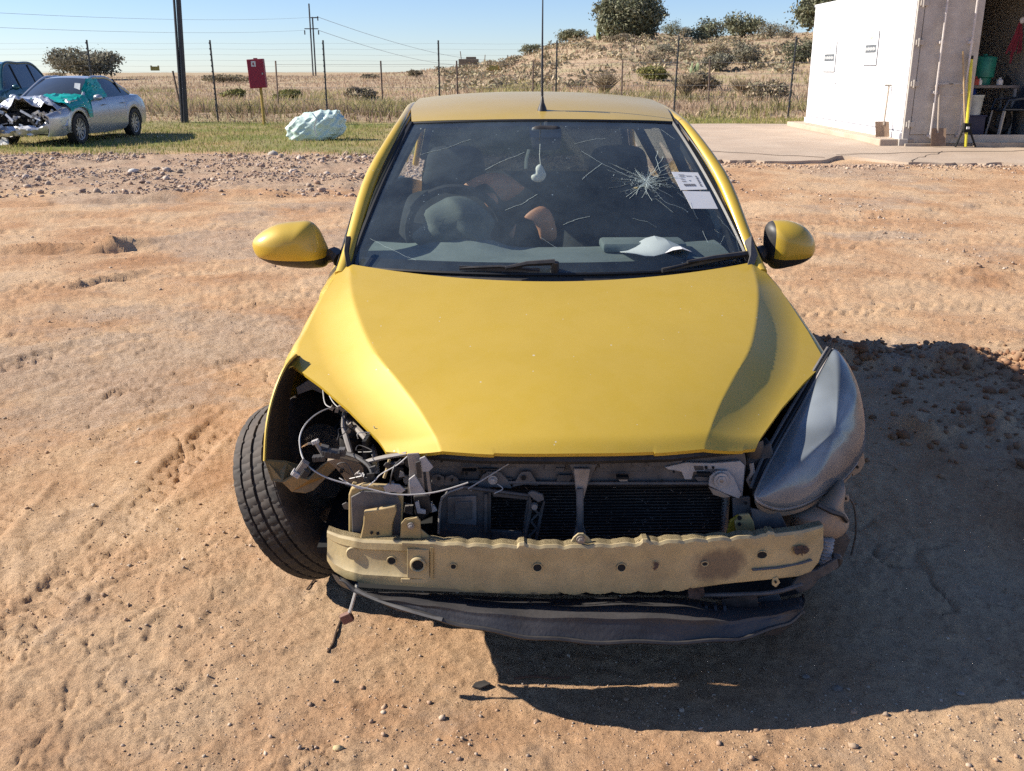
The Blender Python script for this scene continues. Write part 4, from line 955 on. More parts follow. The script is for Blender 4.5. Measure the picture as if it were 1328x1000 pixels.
# wipers
def wiper(blade, arm, vb):
    a, b = [glass_pt(*g_uv(*p), .012) for p in blade]; w = MB()
    w.bar(a, b, .008, .014); w.tube([a, lerp(a, b, .5) + np.array([0, -.006, .010]), b], .005, 6)
    pts = [glass_pt(*g_uv(*p), .028) for p in arm]; w.tube(pts, [.006, .009, .011][:len(pts)] if len(pts) == 3 else .008, 6)
    w.tube([pts[-1], pts[-1] + np.array([0, .01, -.05])], .014, 8)
    return w.build('wiper', BLACKP, car, True, angle=50)
wiper([(596, 351), (700, 354)], [(655, 356), (684, 350), (719, 348)], 0)
wiper([(858, 354), (976, 330)], [(890, 348), (925, 342), (968, 337)], 0)
m = MB(); m.prism([C(966, 312, 1.13), C(975, 305, 1.13), C(983, 330, 1.10), C(976, 350, 1.06), C(968, 348, 1.05), C(973, 330, 1.09)], (.0, .01, -.01)); m.build('cowl_end_cap', GREYP, car, bevel=.002)
m = MB(); m.prism([C(448, 306, 1.13), C(455, 306, 1.13), C(452, 326, 1.10), C(456, 347, 1.07), C(449, 345, 1.07), C(446, 325, 1.10)], (.0, .01, -.01)); m.build('cowl_end_cap', SEAL, car, bevel=.002)

# mirrors
def mirror(outl, split, v, depth, foot, capx):
    O = spl_closed([C(a, b, v) for a, b in outl], 96)
    mbf = MB(); mbf.pillow(O, (0, -depth, 0), (0, depth * .35, 0), 18)
    zs = C(split[0], split[1], v)[2]
    tmp = bmesh.new(); tv = [tmp.verts.new(p) for p in mbf.v]
    for f in mbf.f:
        try: tmp.faces.new([tv[i] for i in f])
        except ValueError: pass
    bmesh.ops.remove_doubles(tmp, verts=tmp.verts, dist=1e-5)
    bmesh.ops.bisect_plane(tmp, geom=tmp.verts[:] + tmp.edges[:] + tmp.faces[:], plane_co=(0, v, zs), plane_no=Vector((0, -.18, 1)).normalized())
    if capx is not None: bmesh.ops.bisect_plane(tmp, geom=tmp.verts[:] + tmp.edges[:] + tmp.faces[:], plane_co=(xb, 0, 0), plane_no=(1, 0, 0))
    tmp.verts.index_update(); V = [tuple(q.co) for q in tmp.verts]; FF = [tuple(q.index for q in f.verts) for f in tmp.faces]; tmp.free()
    up, dn = MB(), MB()
    for f in FF:
        c = np.mean([V[i] for i in f], axis=0)
        blk = c[2] < zs + (c[1] - v) * 0.18 or (capx is not None and capx(c))
        tgt = dn if blk else up
        n = len(tgt.v); tgt.v.extend([V[i] for i in f]); tgt.f.append(tuple(range(n, n + len(f))))
    root = dn.build('door_mirror', BLACKP, car, True, angle=60, weld=1e-5)
    cp = up.build('mirror_cap', PAINT, root, True, angle=60, weld=1e-5)
    m = MB(); m.tube(foot, [.022, .026, .03][:len(foot)], 8); m.build('mirror_stalk', BLACKP, root, True)
mirror([(328, 318), (331, 308), (345, 297), (362, 290), (385, 287), (402, 287), (413, 296), (421, 311), (427, 327), (425, 343), (412, 347), (390, 347), (360, 343), (343, 337), (333, 330)],
       (370, 329), 1.27, .085, [C(418, 335, 1.28), (-.76, 1.25, .965), (-.735, 1.22, .95)], None)
xb = C(1000, 310, 1.27)[0]
mirror([(990, 322), (991, 300), (995, 290), (1003, 286), (1022, 286), (1040, 292), (1051, 303), (1056, 317), (1053, 330), (1040, 340), (1020, 346), (1002, 348), (993, 338)],
       (1020, 328), 1.27, .08, [C(997, 335, 1.28), (.76, 1.25, .965), (.735, 1.22, .95)], lambda c: c[0] < xb)

# wheels
TY = {}
def put_wheel(loc, rz, ry, sg, name='wheel', tread=True):
    root = part_empty(name, car, loc, (0, 0, 0))
    M_ = Matrix.Rotation(rz, 3, 'Z') @ Matrix.Rotation(ry, 3, 'Y')
    root.rotation_euler = M_.to_euler()
    if tread not in TY: t, r = wheel_meshes(.298, .185, .182, tread, 240); TY[tread] = (t, r)
    for mb_, nm, mt in ((TY[tread][0], 'tyre', RUBBER), (TY[tread][1], 'rim', RIMM)):
        k = MB(); k.v = [(p[0] * sg, p[1], p[2]) for p in mb_.v]; k.f = mb_.f; k.build(nm, mt, root, True, angle=28)
    d = MB(); d.lathe([(-.02 * sg, .0005), (-.02 * sg, .13), (.0, .13), (.0, .0005)], 32); d.lathe([(-.05 * sg, .0005), (-.05 * sg, .06), (.03 * sg, .06), (.03 * sg, .0005)], 20); d.build('brake_disc', STEEL, root)
    return root
# splayed front wheel, steered outwards and leaning
put_wheel((-.782, .745, .300), R(-20), R(-25), -1)
put_wheel((.765, .70, .296), R(-8), R(0), 1)
put_wheel((-.74, 3.15, .296), 0, 0, -1, tread=False)
put_wheel((.74, 3.15, .296), 0, 0, 1, tread=False)
# ------------------------------------------------------------------ front structure
def pl(pxs, v, th=.004, dv=None):
    """outline seen at pixels on a plate standing at depth v -> solid plate th thick"""
    m = MB(); q = [C(a, b, v if dv is None else v + dv(a, b)) for a, b in pxs]; m.prism(q, (0, th, 0)); return m
def pplate(name, pxs, v, material, th=.004, bevel=.001, parent=None, dv=None):
    return pl(pxs, v, th, dv).build(name, material, parent or car, bevel=bevel)
def bolt(px, py, v, r=.009, material=STEEL, parent=None, washer=True):
    c = C(px, py, v); m = MB(); c = c + np.array([0, -.003, 0])
    if washer: m.lathe([(0.004, .0005), (-.001, .0008), (-.001, r * 1.5), (.004, r * 1.5)], 18, tuple(c), 'y')
    m.lathe([(0, r), (-.006, r * .95), (-.007, r * .5), (-.007, .0005)], 6, tuple(c), 'y'); return m.build('bolt', material, parent or car)
def hole_shade(px, py, v, rp, parent=None, ry=None):
    """flat black disc that paints the shade inside a bore"""
    c = C(px, py, v) + np.array([0, -.0015, 0]); rr_ = rp / F * 2.5; ry = (ry or rp) / F * 2.5
    m = MB(); m.prism([c + np.array([math.cos(a) * rr_, 0, math.sin(a) * ry]) for a in np.linspace(0, 6.283, 16, endpoint=False)], (0, .004, 0)); return m.build('hole_shade', DARK, parent or car)

# engine bay: dark walls added to block light except through the real gaps
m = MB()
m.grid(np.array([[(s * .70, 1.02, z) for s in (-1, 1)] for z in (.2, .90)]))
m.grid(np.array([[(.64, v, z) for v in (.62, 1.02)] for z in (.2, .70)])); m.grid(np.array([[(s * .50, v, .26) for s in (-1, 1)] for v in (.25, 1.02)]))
m.build('bay_light_block', DARK, car)
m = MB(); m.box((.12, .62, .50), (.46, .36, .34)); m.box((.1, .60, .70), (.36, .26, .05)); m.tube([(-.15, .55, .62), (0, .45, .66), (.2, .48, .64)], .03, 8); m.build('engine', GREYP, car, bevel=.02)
# inner wing on the viewer's left: strut tower and inner panel
m = MB(); m.solid(np.array([[(-.53 - .02 * math.sin(v * 9), v, z) for v in np.linspace(.20, 1.0, 9)] for z in np.linspace(.34, .66, 5)]), (.01, 0, 0)); m.build('inner_wing', DARK, car, True)
m = MB(); m.tube([(-.60, .66, .72), (-.64, .66, .55), (-.66, .66, .40)], [.045, .04, .03], 12); m.build('strut', BLACKP, car, True)
for k in range(7): pass
m = MB(); m.tube([(-.61 + .05 * math.cos(t) - .006 * t / 3, .66 + .055 * math.sin(t), .70 - .011 * t) for t in np.linspace(0, 18, 110)], .006, 5); m.build('coil_spring', DARK, car, True)
m = pplate('wing_flange', [(397, 477), (403, 474), (412, 482), (418, 490), (420, 499), (412, 500), (401, 491), (396, 483)], .62, PALE_GREY, .006)
hole_shade(405, 481, .615, 2)
m = pplate('inner_panel', [(384, 503), (402, 492), (418, 503), (421, 512), (405, 505), (386, 512)], .60, CROSSM, .01)
# horn plates behind the beam, viewer's left
pplate('frame_rail_end', [(452, 642), (455, 634), (470, 629), (506, 631), (517, 636), (523, 646), (521, 690), (512, 700), (460, 700), (452, 690)], .115, PRIMER, .02, .004)
pplate('rail_end_shade', [(455, 645), (470, 637), (514, 640), (520, 655), (518, 695), (508, 697), (512, 660), (475, 664), (466, 697), (457, 694)], .108, CROSSM, .006, .002)  # dark plate paints the shaded area round the raised crush plate
pplate('crush_plate', [(472, 664), (490, 661), (513, 656), (514, 664), (509, 680), (508, 699), (467, 699), (471, 680)], .07, PRIMER, .016, .003)
for p in ((490, 692), (482, 691)): hole_shade(p[0], p[1], .068, 2.0)
m = pplate('fold_bracket', [(519, 698), (520, 680), (525, 674), (541, 671), (545, 676), (546, 699)], .045, PRIMER, .01, .002)
bolt(533, 682, .04, .006)
pplate('fold_bracket_leg', [(545, 686), (562, 700), (580, 708), (560, 712), (546, 702)], .05, PRIMER, .006, .001)
# upper support panel
UPX = [(536, 588), (560, 586), (600, 589), (740, 591), (880, 589), (930, 585), (965, 578), (968, 600), (964, 640), (955, 646), (930, 640), (920, 628), (760, 628), (640, 628), (600, 634), (560, 640), (545, 632), (538, 612)]
pplate('upper_support', UPX, .215, CROSSM, .03, .003)
m = MB()
for q in ([(545, 592), (600, 592), (598, 606), (546, 606)], [(640, 592), (700, 593), (700, 606), (636, 606)], [(708, 595), (733, 596), (733, 610), (706, 610)], [(775, 596), (830, 596), (838, 612), (772, 612)], [(836, 594), (890, 592), (880, 606), (842, 606)]):
    m.prism([C(a, b, .208) for a, b in q], (0, .01, 0))
m.build('support_rib', CROSSM, car, bevel=.002)
m = MB(); m.tube([C(a, b, .20) for a, b in ((560, 626), (620, 625), (740, 627), (860, 627), (922, 627))], .005, 6); m.build('support_lip', CROSSM, car, True)
# raised brackets with bolts on the support
pplate('mount_bracket', [(618, 634), (624, 618), (632, 612), (648, 612), (658, 622), (664, 634), (640, 632)], .195, CROSSM, .008, .002); bolt(639, 622, .188, .0085, PALE_GREY)
pplate('mount_bracket', [(664, 632), (672, 618), (676, 612), (688, 612), (694, 622), (698, 630), (680, 629)], .197, CROSSM, .008, .002); hole_shade(679, 620, .19, 3.2)
pplate('mount_bracket', [(559, 628), (560, 617), (568, 615), (576, 619), (578, 628), (570, 632)], .19, CROSSM, .008, .002); hole_shade(569, 621, .183, 2.2)
pplate('mount_bracket', [(575, 630), (578, 619), (586, 616), (594, 621), (596, 630)], .188, CROSSM, .008, .002); hole_shade(586, 623, .18, 2)
for q in (((599, 611), (618, 612)), ((800, 619), (816, 622)), ((905, 614), (922, 617))):
    m = MB(); m.prism([C(q[0][0], q[0][1], .184), C(q[1][0], q[0][1], .184), C(q[1][0], q[1][1], .184), C(q[0][0], q[1][1], .184)], (0, .02, 0)); m.build('slot_shade', DARK, car)  # black blocks paint the shade inside the slots
pplate('lit_patch', [(862, 606), (890, 600), (924, 601), (960, 598), (966, 604), (963, 645), (952, 640), (940, 641), (930, 612), (900, 612), (897, 622), (888, 622), (884, 612), (866, 609)], .200, PALE_GREY, .012, .002)  # pale plate paints the lit stretch of the support metal
pplate('radiator_mount', [(919, 630), (921, 617), (930, 611), (944, 611), (952, 620), (962, 642), (958, 647), (940, 640)], .185, PALE_GREY, .01, .002)
pplate('radiator_mount_lip', [(919, 632), (935, 638), (948, 645), (938, 646), (925, 642)], .18, TANP, .008, .002)
for r_ in (.013, .006): bolt(935, 622, .178 - (.013 - r_) * .3, r_, PALE_GREY if r_ > .01 else STEEL)
pplate('support_leg', [(950, 646), (973, 645), (974, 668), (968, 682), (952, 682)], .19, CROSSM, .012, .002); hole_shade(967, 653, .185, 2)
pplate('rail_end_tab', [(942, 697), (947, 676), (958, 668), (954, 690), (945, 700)], .16, PAINT, .01, .002)
pplate('rail_end_tab', [(956, 696), (953, 678), (960, 668), (972, 667), (978, 678), (980, 694), (968, 700)], .14, PRIMER, .01, .002)
hole_shade(959, 672, .135, 3); hole_shade(959, 680, .135, 2.4)
pplate('splash_panel', [(974, 660), (1012, 665), (1018, 678), (1024, 690), (1000, 694), (982, 694), (976, 678)], .16, CROSSM, .01, .002); hole_shade(1002, 686, .155, 2.5)
pplate('black_housing', [(968, 586), (985, 582), (1000, 574), (1004, 590), (990, 606), (982, 628), (974, 640), (968, 620)], .26, GREYP, .05, .006)
m = MB(); m.lathe([(0, .0005), (0, .02), (.03, .024), (.05, .02)], 14, tuple(C(978, 592, .22)), 'z'); m.build('filler_cap', BLACKP, car, True)
m = MB(); m.tube([C(a, b, .22) for a, b in ((974, 600), (976, 612), (970, 622), (975, 632))], .007, 6); m.build('small_hose', HOSE, car, True)
# hood latch and centre strut
m = MB(); m.prism([C(a, b, .18) for a, b in ((734, 594), (777, 594), (772, 602), (738, 602))], (0, .03, 0)); m.build('latch_recess_shade', DARK, car)  # black plate paints the shade of the recess above the latch
pplate('hood_latch', [(738, 602), (775, 602), (770, 612), (764, 626), (746, 626), (742, 612)], .172, CROSSM, .012, .003)
st = MB(); st.prism([C(a, b, .16) for a, b in ((744, 608), (766, 608), (762, 630), (757, 648), (757, 680), (762, 702), (742, 702), (748, 682), (748, 648), (746, 630))], (0, .012, 0)); st.build('centre_strut', ALU, car, bevel=.003)
m = MB(); m.tube([C(752, 634, .152), C(752, 694, .13)], [.010, .008], 8, flat=.6); m.build('strut_ridge', CROSSM, car, True)
pplate('strut_foot', [(737, 708), (744, 697), (750, 692), (757, 692), (763, 697), (772, 708)], .02, BEAMM, .006, .0015); bolt(753, 700, .012, .0075)

# condenser: real horizontal tubes with fins between, side tanks
cL, cR = C(604, 668, .235)[0], C(938, 668, .235)[0]; ct, cb = C(740, 631, .235)[2], C(740, 720, .235)[2] - .02
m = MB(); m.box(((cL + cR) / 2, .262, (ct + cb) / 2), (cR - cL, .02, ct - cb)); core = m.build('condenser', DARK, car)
m = MB(); nsl = 25
for k in range(nsl):
    z = ct - (ct - cb) * (k + .5) / nsl
    P = [((cL + (cR - cL) * t), .240 + .0012 * math.sin(t * 60 + k) * (random.random() < .3), z + .0006 * math.sin(t * 31 + k * 2)) for t in np.linspace(0, 1, 14)]
    m.tube(P, .0022, 4)
t_ = m.build('condenser_tubes', FIN, core); t_['kind'] = 'stuff'
m = MB()
for k in range(520):
    x = cL + (cR - cL) * random.random(); z = ct - (ct - cb) * random.random() ** .8; L_ = random.uniform(.003, .010)
    if abs(z - (ct * .45 + cb * .55)) > .03 and random.random() < .7: continue
    a = random.uniform(-1, 1); m.bar((x, .2375, z), (x + L_ * math.cos(a), .2372, z + L_ * math.sin(a)), .0012, .001)
t_ = m.build('bent_fins', STEEL, core); t_['kind'] = 'stuff'
m = MB(); m.tube([(cR + .008, .25, ct), (cR + .008, .25, cb)], .011, 10); m.build('condenser_tank', ALU, core, True)
m = MB(); m.tube([(cL - .02, .25, ct), (cL - .02, .25, cb)], .011, 10); m.build('condenser_tank', ALU, core, True)

# broken plastic duct frame, viewer's left of the condenser
shr = [(568, 694), (569, 662), (572, 645), (582, 637), (601, 631), (640, 636), (687, 642), (700, 641), (706, 647), (700, 668), (693, 706), (640, 708), (600, 706)]
DV = .17
m = MB()
for q in ([(568, 694), (569, 662), (572, 645), (582, 637), (601, 631), (637, 635), (636, 706), (600, 706)], [(637.5, 636), (687, 642), (688, 649), (683, 648.5), (639, 644)], [(683.5, 649), (688, 649.5), (683, 706), (677, 706), (678, 691)], [(636.5, 688), (677.5, 691), (676.5, 706), (636.5, 706)], [(701, 660), (705, 650), (707, 651), (696, 706), (692, 706)]):
    m.prism([C(a, b, DV) for a, b in q], (0, .012, 0))
fr_ = m.build('duct_frame', GREYP, car, bevel=.0015)
m = MB()
for a, b in (((689, 655), (700, 668)), ((700, 664), (687, 676)), ((687, 674), (697, 686)), ((697, 684), (685, 696)), ((685, 694), (693, 705))): m.bar(C(*a, DV), C(*b, DV), .0045, .008, (0, 1, 0))
m.build('lattice', GREYP, fr_)
m = MB(); m.tube([C(a, b, .166) for a, b in ((569, 692), (570, 660), (573, 646), (583, 638), (601, 632), (612, 636))], .0035, 5); m.build('duct_rim', ALU, fr_, True)
m = MB(); m.tube([C(a, b, .165) for a, b in ((601, 632), (640, 637), (687, 643), (688, 660), (682, 690))], .005, 5); m.tube([C(a, b, .165) for a, b in ((630, 640), (630, 690))], .006, 5); m.build('duct_edge', GREYP, fr_, True)
pplate('duct_panel', [(580, 645), (618, 643), (618, 682), (580, 680)], .162, CROSSM, .006, .003, fr_)
pplate('duct_panel', [(590, 652), (612, 650), (612, 674), (590, 674)], .158, GREYP, .004, .002, fr_)
pplate('duct_corner', [(684, 641), (690, 637), (704, 642), (706, 649), (698, 652), (692, 648)], .155, CROSSM, .012, .003, fr_)
m = MB(); m.lathe([(-.006, .0005), (-.006, .008), (.006, .010)], 12, tuple(C(693, 657, .16)), 'y'); m.build('duct_eyelet', ALU, fr_, True)
# bright torn brackets
for q, v, mt in (([(528, 589), (543, 588), (548, 600), (551, 640), (528, 644), (531, 610)], .13, ALU), ([(544, 595), (551, 592), (562, 606), (556, 612), (548, 612)], .115, PALE_GREY), ([(530, 622), (538, 616), (552, 640), (532, 643)], .12, PALE_GREY), ([(539, 600), (545, 598), (547, 620), (541, 620)], .11, BLACKP), ([(552, 612), (556, 610), (560, 640), (556, 644)], .125, ALU),
                 ([(497, 632), (505, 627), (518, 629), (526, 636), (520, 640), (508, 638), (500, 640)], .10, PALE_GREY), ([(538, 652), (543, 650), (545, 660), (552, 662), (552, 667), (541, 666)], .12, PALE_GREY)):
    pplate('torn_bracket', q, v, mt, .006, .0012)
pplate('connector_block', [(536, 644), (556, 642), (560, 664), (548, 674), (538, 668)], .135, BLACKP, .02, .003)
# hoses, rods and loose wiring
def hose(name, pts, r, material, n=30, sides=7):
    P = spl([C(*p) for p in pts], n); m = MB(); m.tube(P, r, sides); return m.build(name, material, car, True)
hose('coolant_pipe', [(452, 547, .42), (463, 556, .38), (478, 573, .30), (485, 590, .24), (488, 614, .22)], .0095, HOSE)
hose('coolant_pipe', [(449, 526, .46), (446, 545, .40), (447, 560, .34), (455, 588, .28)], .0075, HOSE)
hose('support_rod', [(474, 599, .20), (500, 593, .18), (528, 588, .16)], .0065, ALU)
hose('support_rod', [(450, 589, .28), (462, 594, .24), (474, 599, .20)], .006, HOSE)
hose('loose_hose', [(448, 588, .28), (465, 594, .22), (480, 606, .18), (484, 622, .16)], .007, BLACKP)
hose('loose_hose', [(500, 612, .16), (508, 603, .15), (524, 600, .15)], .005, BLACKP)
hose('thin_rod', [(498, 620, .14), (502, 608, .145), (505, 596, .15)], .004, PRIMER, 10)
WH = [(455, 532, .46), (431, 529, .42), (412, 536, .34), (397, 549, .25), (389, 566, .16), (390, 585, .13), (395, 598, .10), (405, 609, .08), (425, 620, .07), (452, 628, .065), (478, 634, .065), (510, 641, .065), (545, 641, .07), (575, 636, .08), (607, 626, .10)]
hose('loose_wire', WH, .0021, WIRE, 70, 5)
hose('loose_wire', [(419, 490, .56), (419, 508, .50), (422, 524, .44), (431, 529, .42)], .0016, WIRE, 24, 5)
hose('loose_wire', [(422, 494, .56), (426, 510, .50), (434, 524, .45), (448, 534, .42), (460, 536, .44)], .0016, WIRE, 24, 5)
hose('loose_wire', [(440, 620, .12), (468, 634, .09), (484, 625, .09), (494, 615, .10), (515, 603, .11), (528, 592, .12)], .0016, WIRE, 30, 5)
hose('loose_wire', [(607, 634, .16), (640, 614, .17), (666, 598, .18), (684, 590, .2)], .0018, WIRE, 20, 4)
hose('loose_wire', [(506, 628, .10), (508, 616, .10), (512, 604, .11), (520, 596, .13)], .0022, BLACKP, 20, 5)
hose('loose_wire', [(641, 640, .14), (652, 634, .15), (645, 628, .16)], .0016, WIRE, 14, 4)
# clips where the wires cross
m = MB()
for a, b, v in ((431, 529, .42), (437, 532, .42), (445, 531, .42), (441, 528, .42), (455, 551, .38), (453, 558, .38)):
    m.box(C(a, b, v), (.010, .014, .012), Matrix.Rotation(a, 3, 'Y'))
w_ = m.build('wire_clips', STEEL, car, bevel=.001); w_['kind'] = 'stuff'
# wiring connectors
def conn(px, py, v, size, ang, material, name='connector'):
    m = MB(); Rm = Matrix.Rotation(ang, 3, 'Y'); c = Vector(C(px, py, v)); m.box(c, size, Rm)
    for k in (-1, 0, 1): m.box(c + Rm @ Vector((k * size[0] * .3, -size[1] * .5, 0)), (size[0] * .12, .003, size[2] * .9), Rm)
    return m.build(name, material, car, bevel=.0015)
conn(391, 607, .085, (.020, .018, .042), R(35), ALU); conn(384, 614, .08, (.022, .02, .014), R(35), PALE_GREY); conn(396, 613, .08, (.018, .02, .022), R(35), BLACKP)
conn(414, 594, .11, (.032, .02, .014), R(-5), BLACKP); conn(430, 588, .12, (.045, .03, .018), R(8), BLACKP); conn(444, 586, .125, (.016, .02, .02), R(0), GREYP); conn(421, 581, .13, (.02, .02, .012), R(15), GREYP)
hose('connector_stalk', [(420, 591, .12), (413, 580, .12), (409, 574, .12)], .005, ALU, 8); conn(409, 573, .118, (.018, .012, .010), R(-20), PALE_GREY)
# torn bits and thin loose wires between the rail end and the wheel
rw_ = random.Random(21); mts = [ALU, PALE_GREY, BLACKP, PRIMER, CROSSM, GREYP, BLACKP]
for q in range(34):
    px, py = rw_.uniform(446, 562), rw_.uniform(590, 662); v = rw_.uniform(.13, .24); a = rw_.uniform(0, 6.28); n_ = rw_.choice([4, 5, 5, 6]); r0 = rw_.uniform(3.5, 9)
    pts_ = [(px + math.cos(a + k_ * 6.283 / n_) * r0 * rw_.uniform(.4, 1.3), py + math.sin(a + k_ * 6.283 / n_) * r0 * rw_.uniform(.4, 1.3)) for k_ in range(n_)]
    pplate('torn_piece', pts_, v, mts[q % 7], rw_.uniform(.003, .012), .0008)
for q in range(9):
    x0, y0 = rw_.uniform(440, 520), rw_.uniform(560, 640); P_ = [(x0, y0, rw_.uniform(.15, .3))]
    for k_ in range(4): P_.append((P_[-1][0] + rw_.uniform(-18, 22), P_[-1][1] + rw_.uniform(-14, 16), min(.34, max(.1, P_[-1][2] + rw_.uniform(-.04, .04)))))
    hose('thin_wire', P_, .0014, BLACKP if q % 2 else WIRE, 26, 4)
for q in range(16):
    px, py = rw_.uniform(560, 950), rw_.uniform(592, 624); r0 = rw_.uniform(4, 9)
    pplate('support_tab', [(px - r0 * rw_.uniform(.6, 1.6), py - r0 * .4), (px + r0 * rw_.uniform(.6, 1.6), py - r0 * .4), (px + r0, py + r0 * rw_.uniform(.3, .7)), (px - r0 * .8, py + r0 * .6)], rw_.uniform(.196, .207), rw_.choice([CROSSM, GREYP, CROSSM, BLACKP, STEEL]), .006, .001)
for q in range(10): hole_shade(rw_.uniform(560, 940), rw_.uniform(596, 624), .194, rw_.uniform(1.4, 2.6))
# lead hanging to the ground with a red connector
hose('hanging_lead', [(463, 757, .08), (461, 768, .07), (456, 786, .06), (452, 798, .06)], .0045, WIRE, 16, 6)
m = MB(); m.box(C(450, 801, .06), (.030, .018, .026), Matrix.Rotation(R(-25), 3, 'Y')); m.build('lead_plug', mat('brown_red_plastic', (0.16, 0.05, 0.035), 0.6, dust=.3), car, bevel=.002)

# bumper beam: scalloped pressed steel
bv = lambda px: float(np.interp(px, [424, 460, 520, 620, 750, 880, 980, 1030, 1068], [.11, .062, .03, .006, 0, .008, .045, .08, .13]))
topx = [(424, 689), (440, 695), (470, 701), (560, 704), (640, 708), (740, 709), (800, 707), (880, 702), (940, 699), (1000, 694), (1040, 689), (1068, 682)]
botx = [(424, 728), (432, 741), (448, 751), (470, 757), (560, 763), (640, 768), (740, 770), (800, 769), (880, 766), (940, 758), (1000, 752), (1036, 748), (1052, 742), (1062, 730), (1068, 712)]
xs_ = np.linspace(424, 1068, 210); P = []
for x in xs_:
    yt = np.interp(x, [a for a, b in topx], [b for a, b in topx]); yb = np.interp(x, [a for a, b in botx], [b for a, b in botx])
    if 545 < x < 1000: yt -= 2.7 * abs(math.sin((x - 545) * math.pi / 31)) ** .7 - 1.2 + .3 * math.sin(x * .35)
    if 590 < x < 900: yb += 3.2 * abs(math.sin((x - 590) * math.pi / 34)) ** .7 - 1.2 + .4 * math.sin(x * 1.1)
    for tx in (676, 800 + 38, 1000): 
        if abs(x - tx) < 4.5: yt -= 3.2
    v = bv(x); row = []
    for t, dv in ((0, .030), (0, .004), (.05, .0), (.2, .0), (.24, .005 if x < 560 else .001), (.45, .006 if x < 560 else .002), (.70, .004 if x < 560 else .001), (.78, -.002 if x < 560 else .002), (.93, 0), (1.0, .003), (1.0, .026)):
        p = C(x, yt + (yb - yt) * t, v); row.append(p + np.array([0, dv, 0]))
    P.append(row)
m = MB(); m.solid(np.array(P), (0, .004, 0)); sc_ = C(934, 734, .02)
BEAMS = mat('beam_paint_burnt', (0.50, 0.395, 0.20), 0.5, 0.05, var=0.14, vs=9, dust=0.4, dcol=(0.40, 0.31, 0.2), ds=14, coat=0.1, bump=0.1, bs=40, soot=(sc_[0], sc_[2], .080, .050, (.12, .085, .062)))
beam = m.build('bumper_beam', BEAMS, car, False)
for px, py, rx, ry in ((508, 727, 5, 4.6), (588, 734.5, 3.2, 3), (697, 736, 5.2, 4.8), (806, 736, 5, 4.8), (914, 731, 3.4, 2.4), (988, 719.5, 6.4, 4.6)):
    vv = bv(px); hole_shade(px, py, vv - (.0005 if px > 560 else -.003), rx, beam, ry)
    c = C(px, py, vv - (.001 if px > 560 else -.0025)); k = MB(); k.tube([c + np.array([math.cos(a) * (rx + .9) / F * 2.5, -.001, math.sin(a) * (ry + .9) / F * 2.5]) for a in np.linspace(0, 6.283, 18, endpoint=False)], .0016, 5, closed=True); k.build('hole_rim', BEAMM, beam, True)
for p_ in beam.data.polygons: p_.use_smooth = True
beam.data.set_sharp_from_angle(angle=R(28))
m = MB(); m.box((0, .085, C(740, 738, .06)[2]), (.84, .02, .06)); m.build('beam_backing', DARK, beam)
# tow eye plate
pplate('tow_plate', [(528, 712), (557, 713), (557, 750), (528, 750)], bv(542) - .005, BEAMM, .006, .0012, beam)
c = C(542, 732, bv(542) - .008); m = MB(); m.lathe([(.004, .021), (-.006, .020), (-.008, .017), (-.006, .0145), (.02, .0140), (.02, .0005)], 26, tuple(c), 'y'); m.build('tow_socket', BEAMM, beam, True, angle=40)
m = MB(); m.lathe([(.0, .0005), (.0, .0135)], 20, (c[0], c[1] - .002, c[2]), 'y'); m.build('tow_bore_shade', DARK, beam)  # black disc paints the shade down in the socket
for q in ([(521, 704), (563, 706), (563, 710), (521, 708)], [(520, 751), (564, 752), (564, 757), (520, 756)]): pplate('beam_strap', q, bv(542) - .004, BEAMM, .006, .001, beam)
pplate('beam_step', [(558, 710), (562, 711), (562, 752), (558, 751)], bv(560) - .004, PRIMER, .004, .0005, beam)
m = MB(); m.lathe([(-.002, .0005), (-.002, .017), (.003, .019)], 20, tuple(C(458, 718, bv(458) + .002)), 'y'); m.build('beam_dimple', BEAMM, beam, True)
# soot patch: burnt paint with its own ragged outline
def ragged(pxs, v, name, material, off=.0025):
    O = spl_closed([C(a, b, v(a) if callable(v) else v) for a, b in pxs], 60); rs = random.Random(3)
    O = [p + np.array([rs.uniform(-.004, .004), -off, rs.uniform(-.003, .003)]) for p in O]
    m = MB(); n = len(O); c = np.mean(O, axis=0); m.add(list(O) + [c], [(k, (k + 1) % n, n) for k in range(n)]); return m.build(name, material, beam)
ragged([(1030, 708), (1042, 706), (1048, 712), (1040, 718), (1030, 716)], bv, 'rust_spot', RUST, .006)
ragged([(848, 728), (853, 729), (851, 735), (848, 737)], bv, 'rust_spot', RUST, .006)
P = [C(a, b, bv(a) - .003) for a, b in ((976, 739), (1010, 736), (1040, 730), (1052, 726))]; m = MB(); m.tube(P, .0055, 6, flat=.5); m.build('beam_groove', CROSSM, beam, True)
# lower right brackets
pplate('rusty_tab', [(892, 756), (912, 754), (914, 772), (906, 778), (893, 776)], .03, RUST, .006, .001)
hose('lower_rod', [(905, 772, .05), (960, 771, .05), (1005, 768, .055), (1040, 758, .07)], .006, GREYP)
pplate('lower_plate', [(936, 778), (960, 774), (982, 772), (984, 794), (960, 798), (936, 795)], .08, RUST, .006, .001)
pplate('lower_plate', [(960, 790), (985, 776), (1010, 770), (1014, 780), (1008, 806), (990, 800)], .12, GREYP, .008, .002)
pplate('beam_ear', [(1002, 750), (1008, 748), (1012, 756), (1006, 762), (1001, 758)], .06, BEAMM, .005, .001); hole_shade(1006, 755, .055, 1.6)
pplate('side_bracket', [(1040, 742), (1058, 740), (1086, 724), (1088, 736), (1062, 752), (1052, 764), (1036, 770), (1026, 760)], .16, GREYP, .012, .003)
hose('drain_hose', [(1040, 742, .2), (1066, 738, .2), (1084, 733, .2), (1088, 724, .2), (1080, 722, .2)], .010, BLACKP)

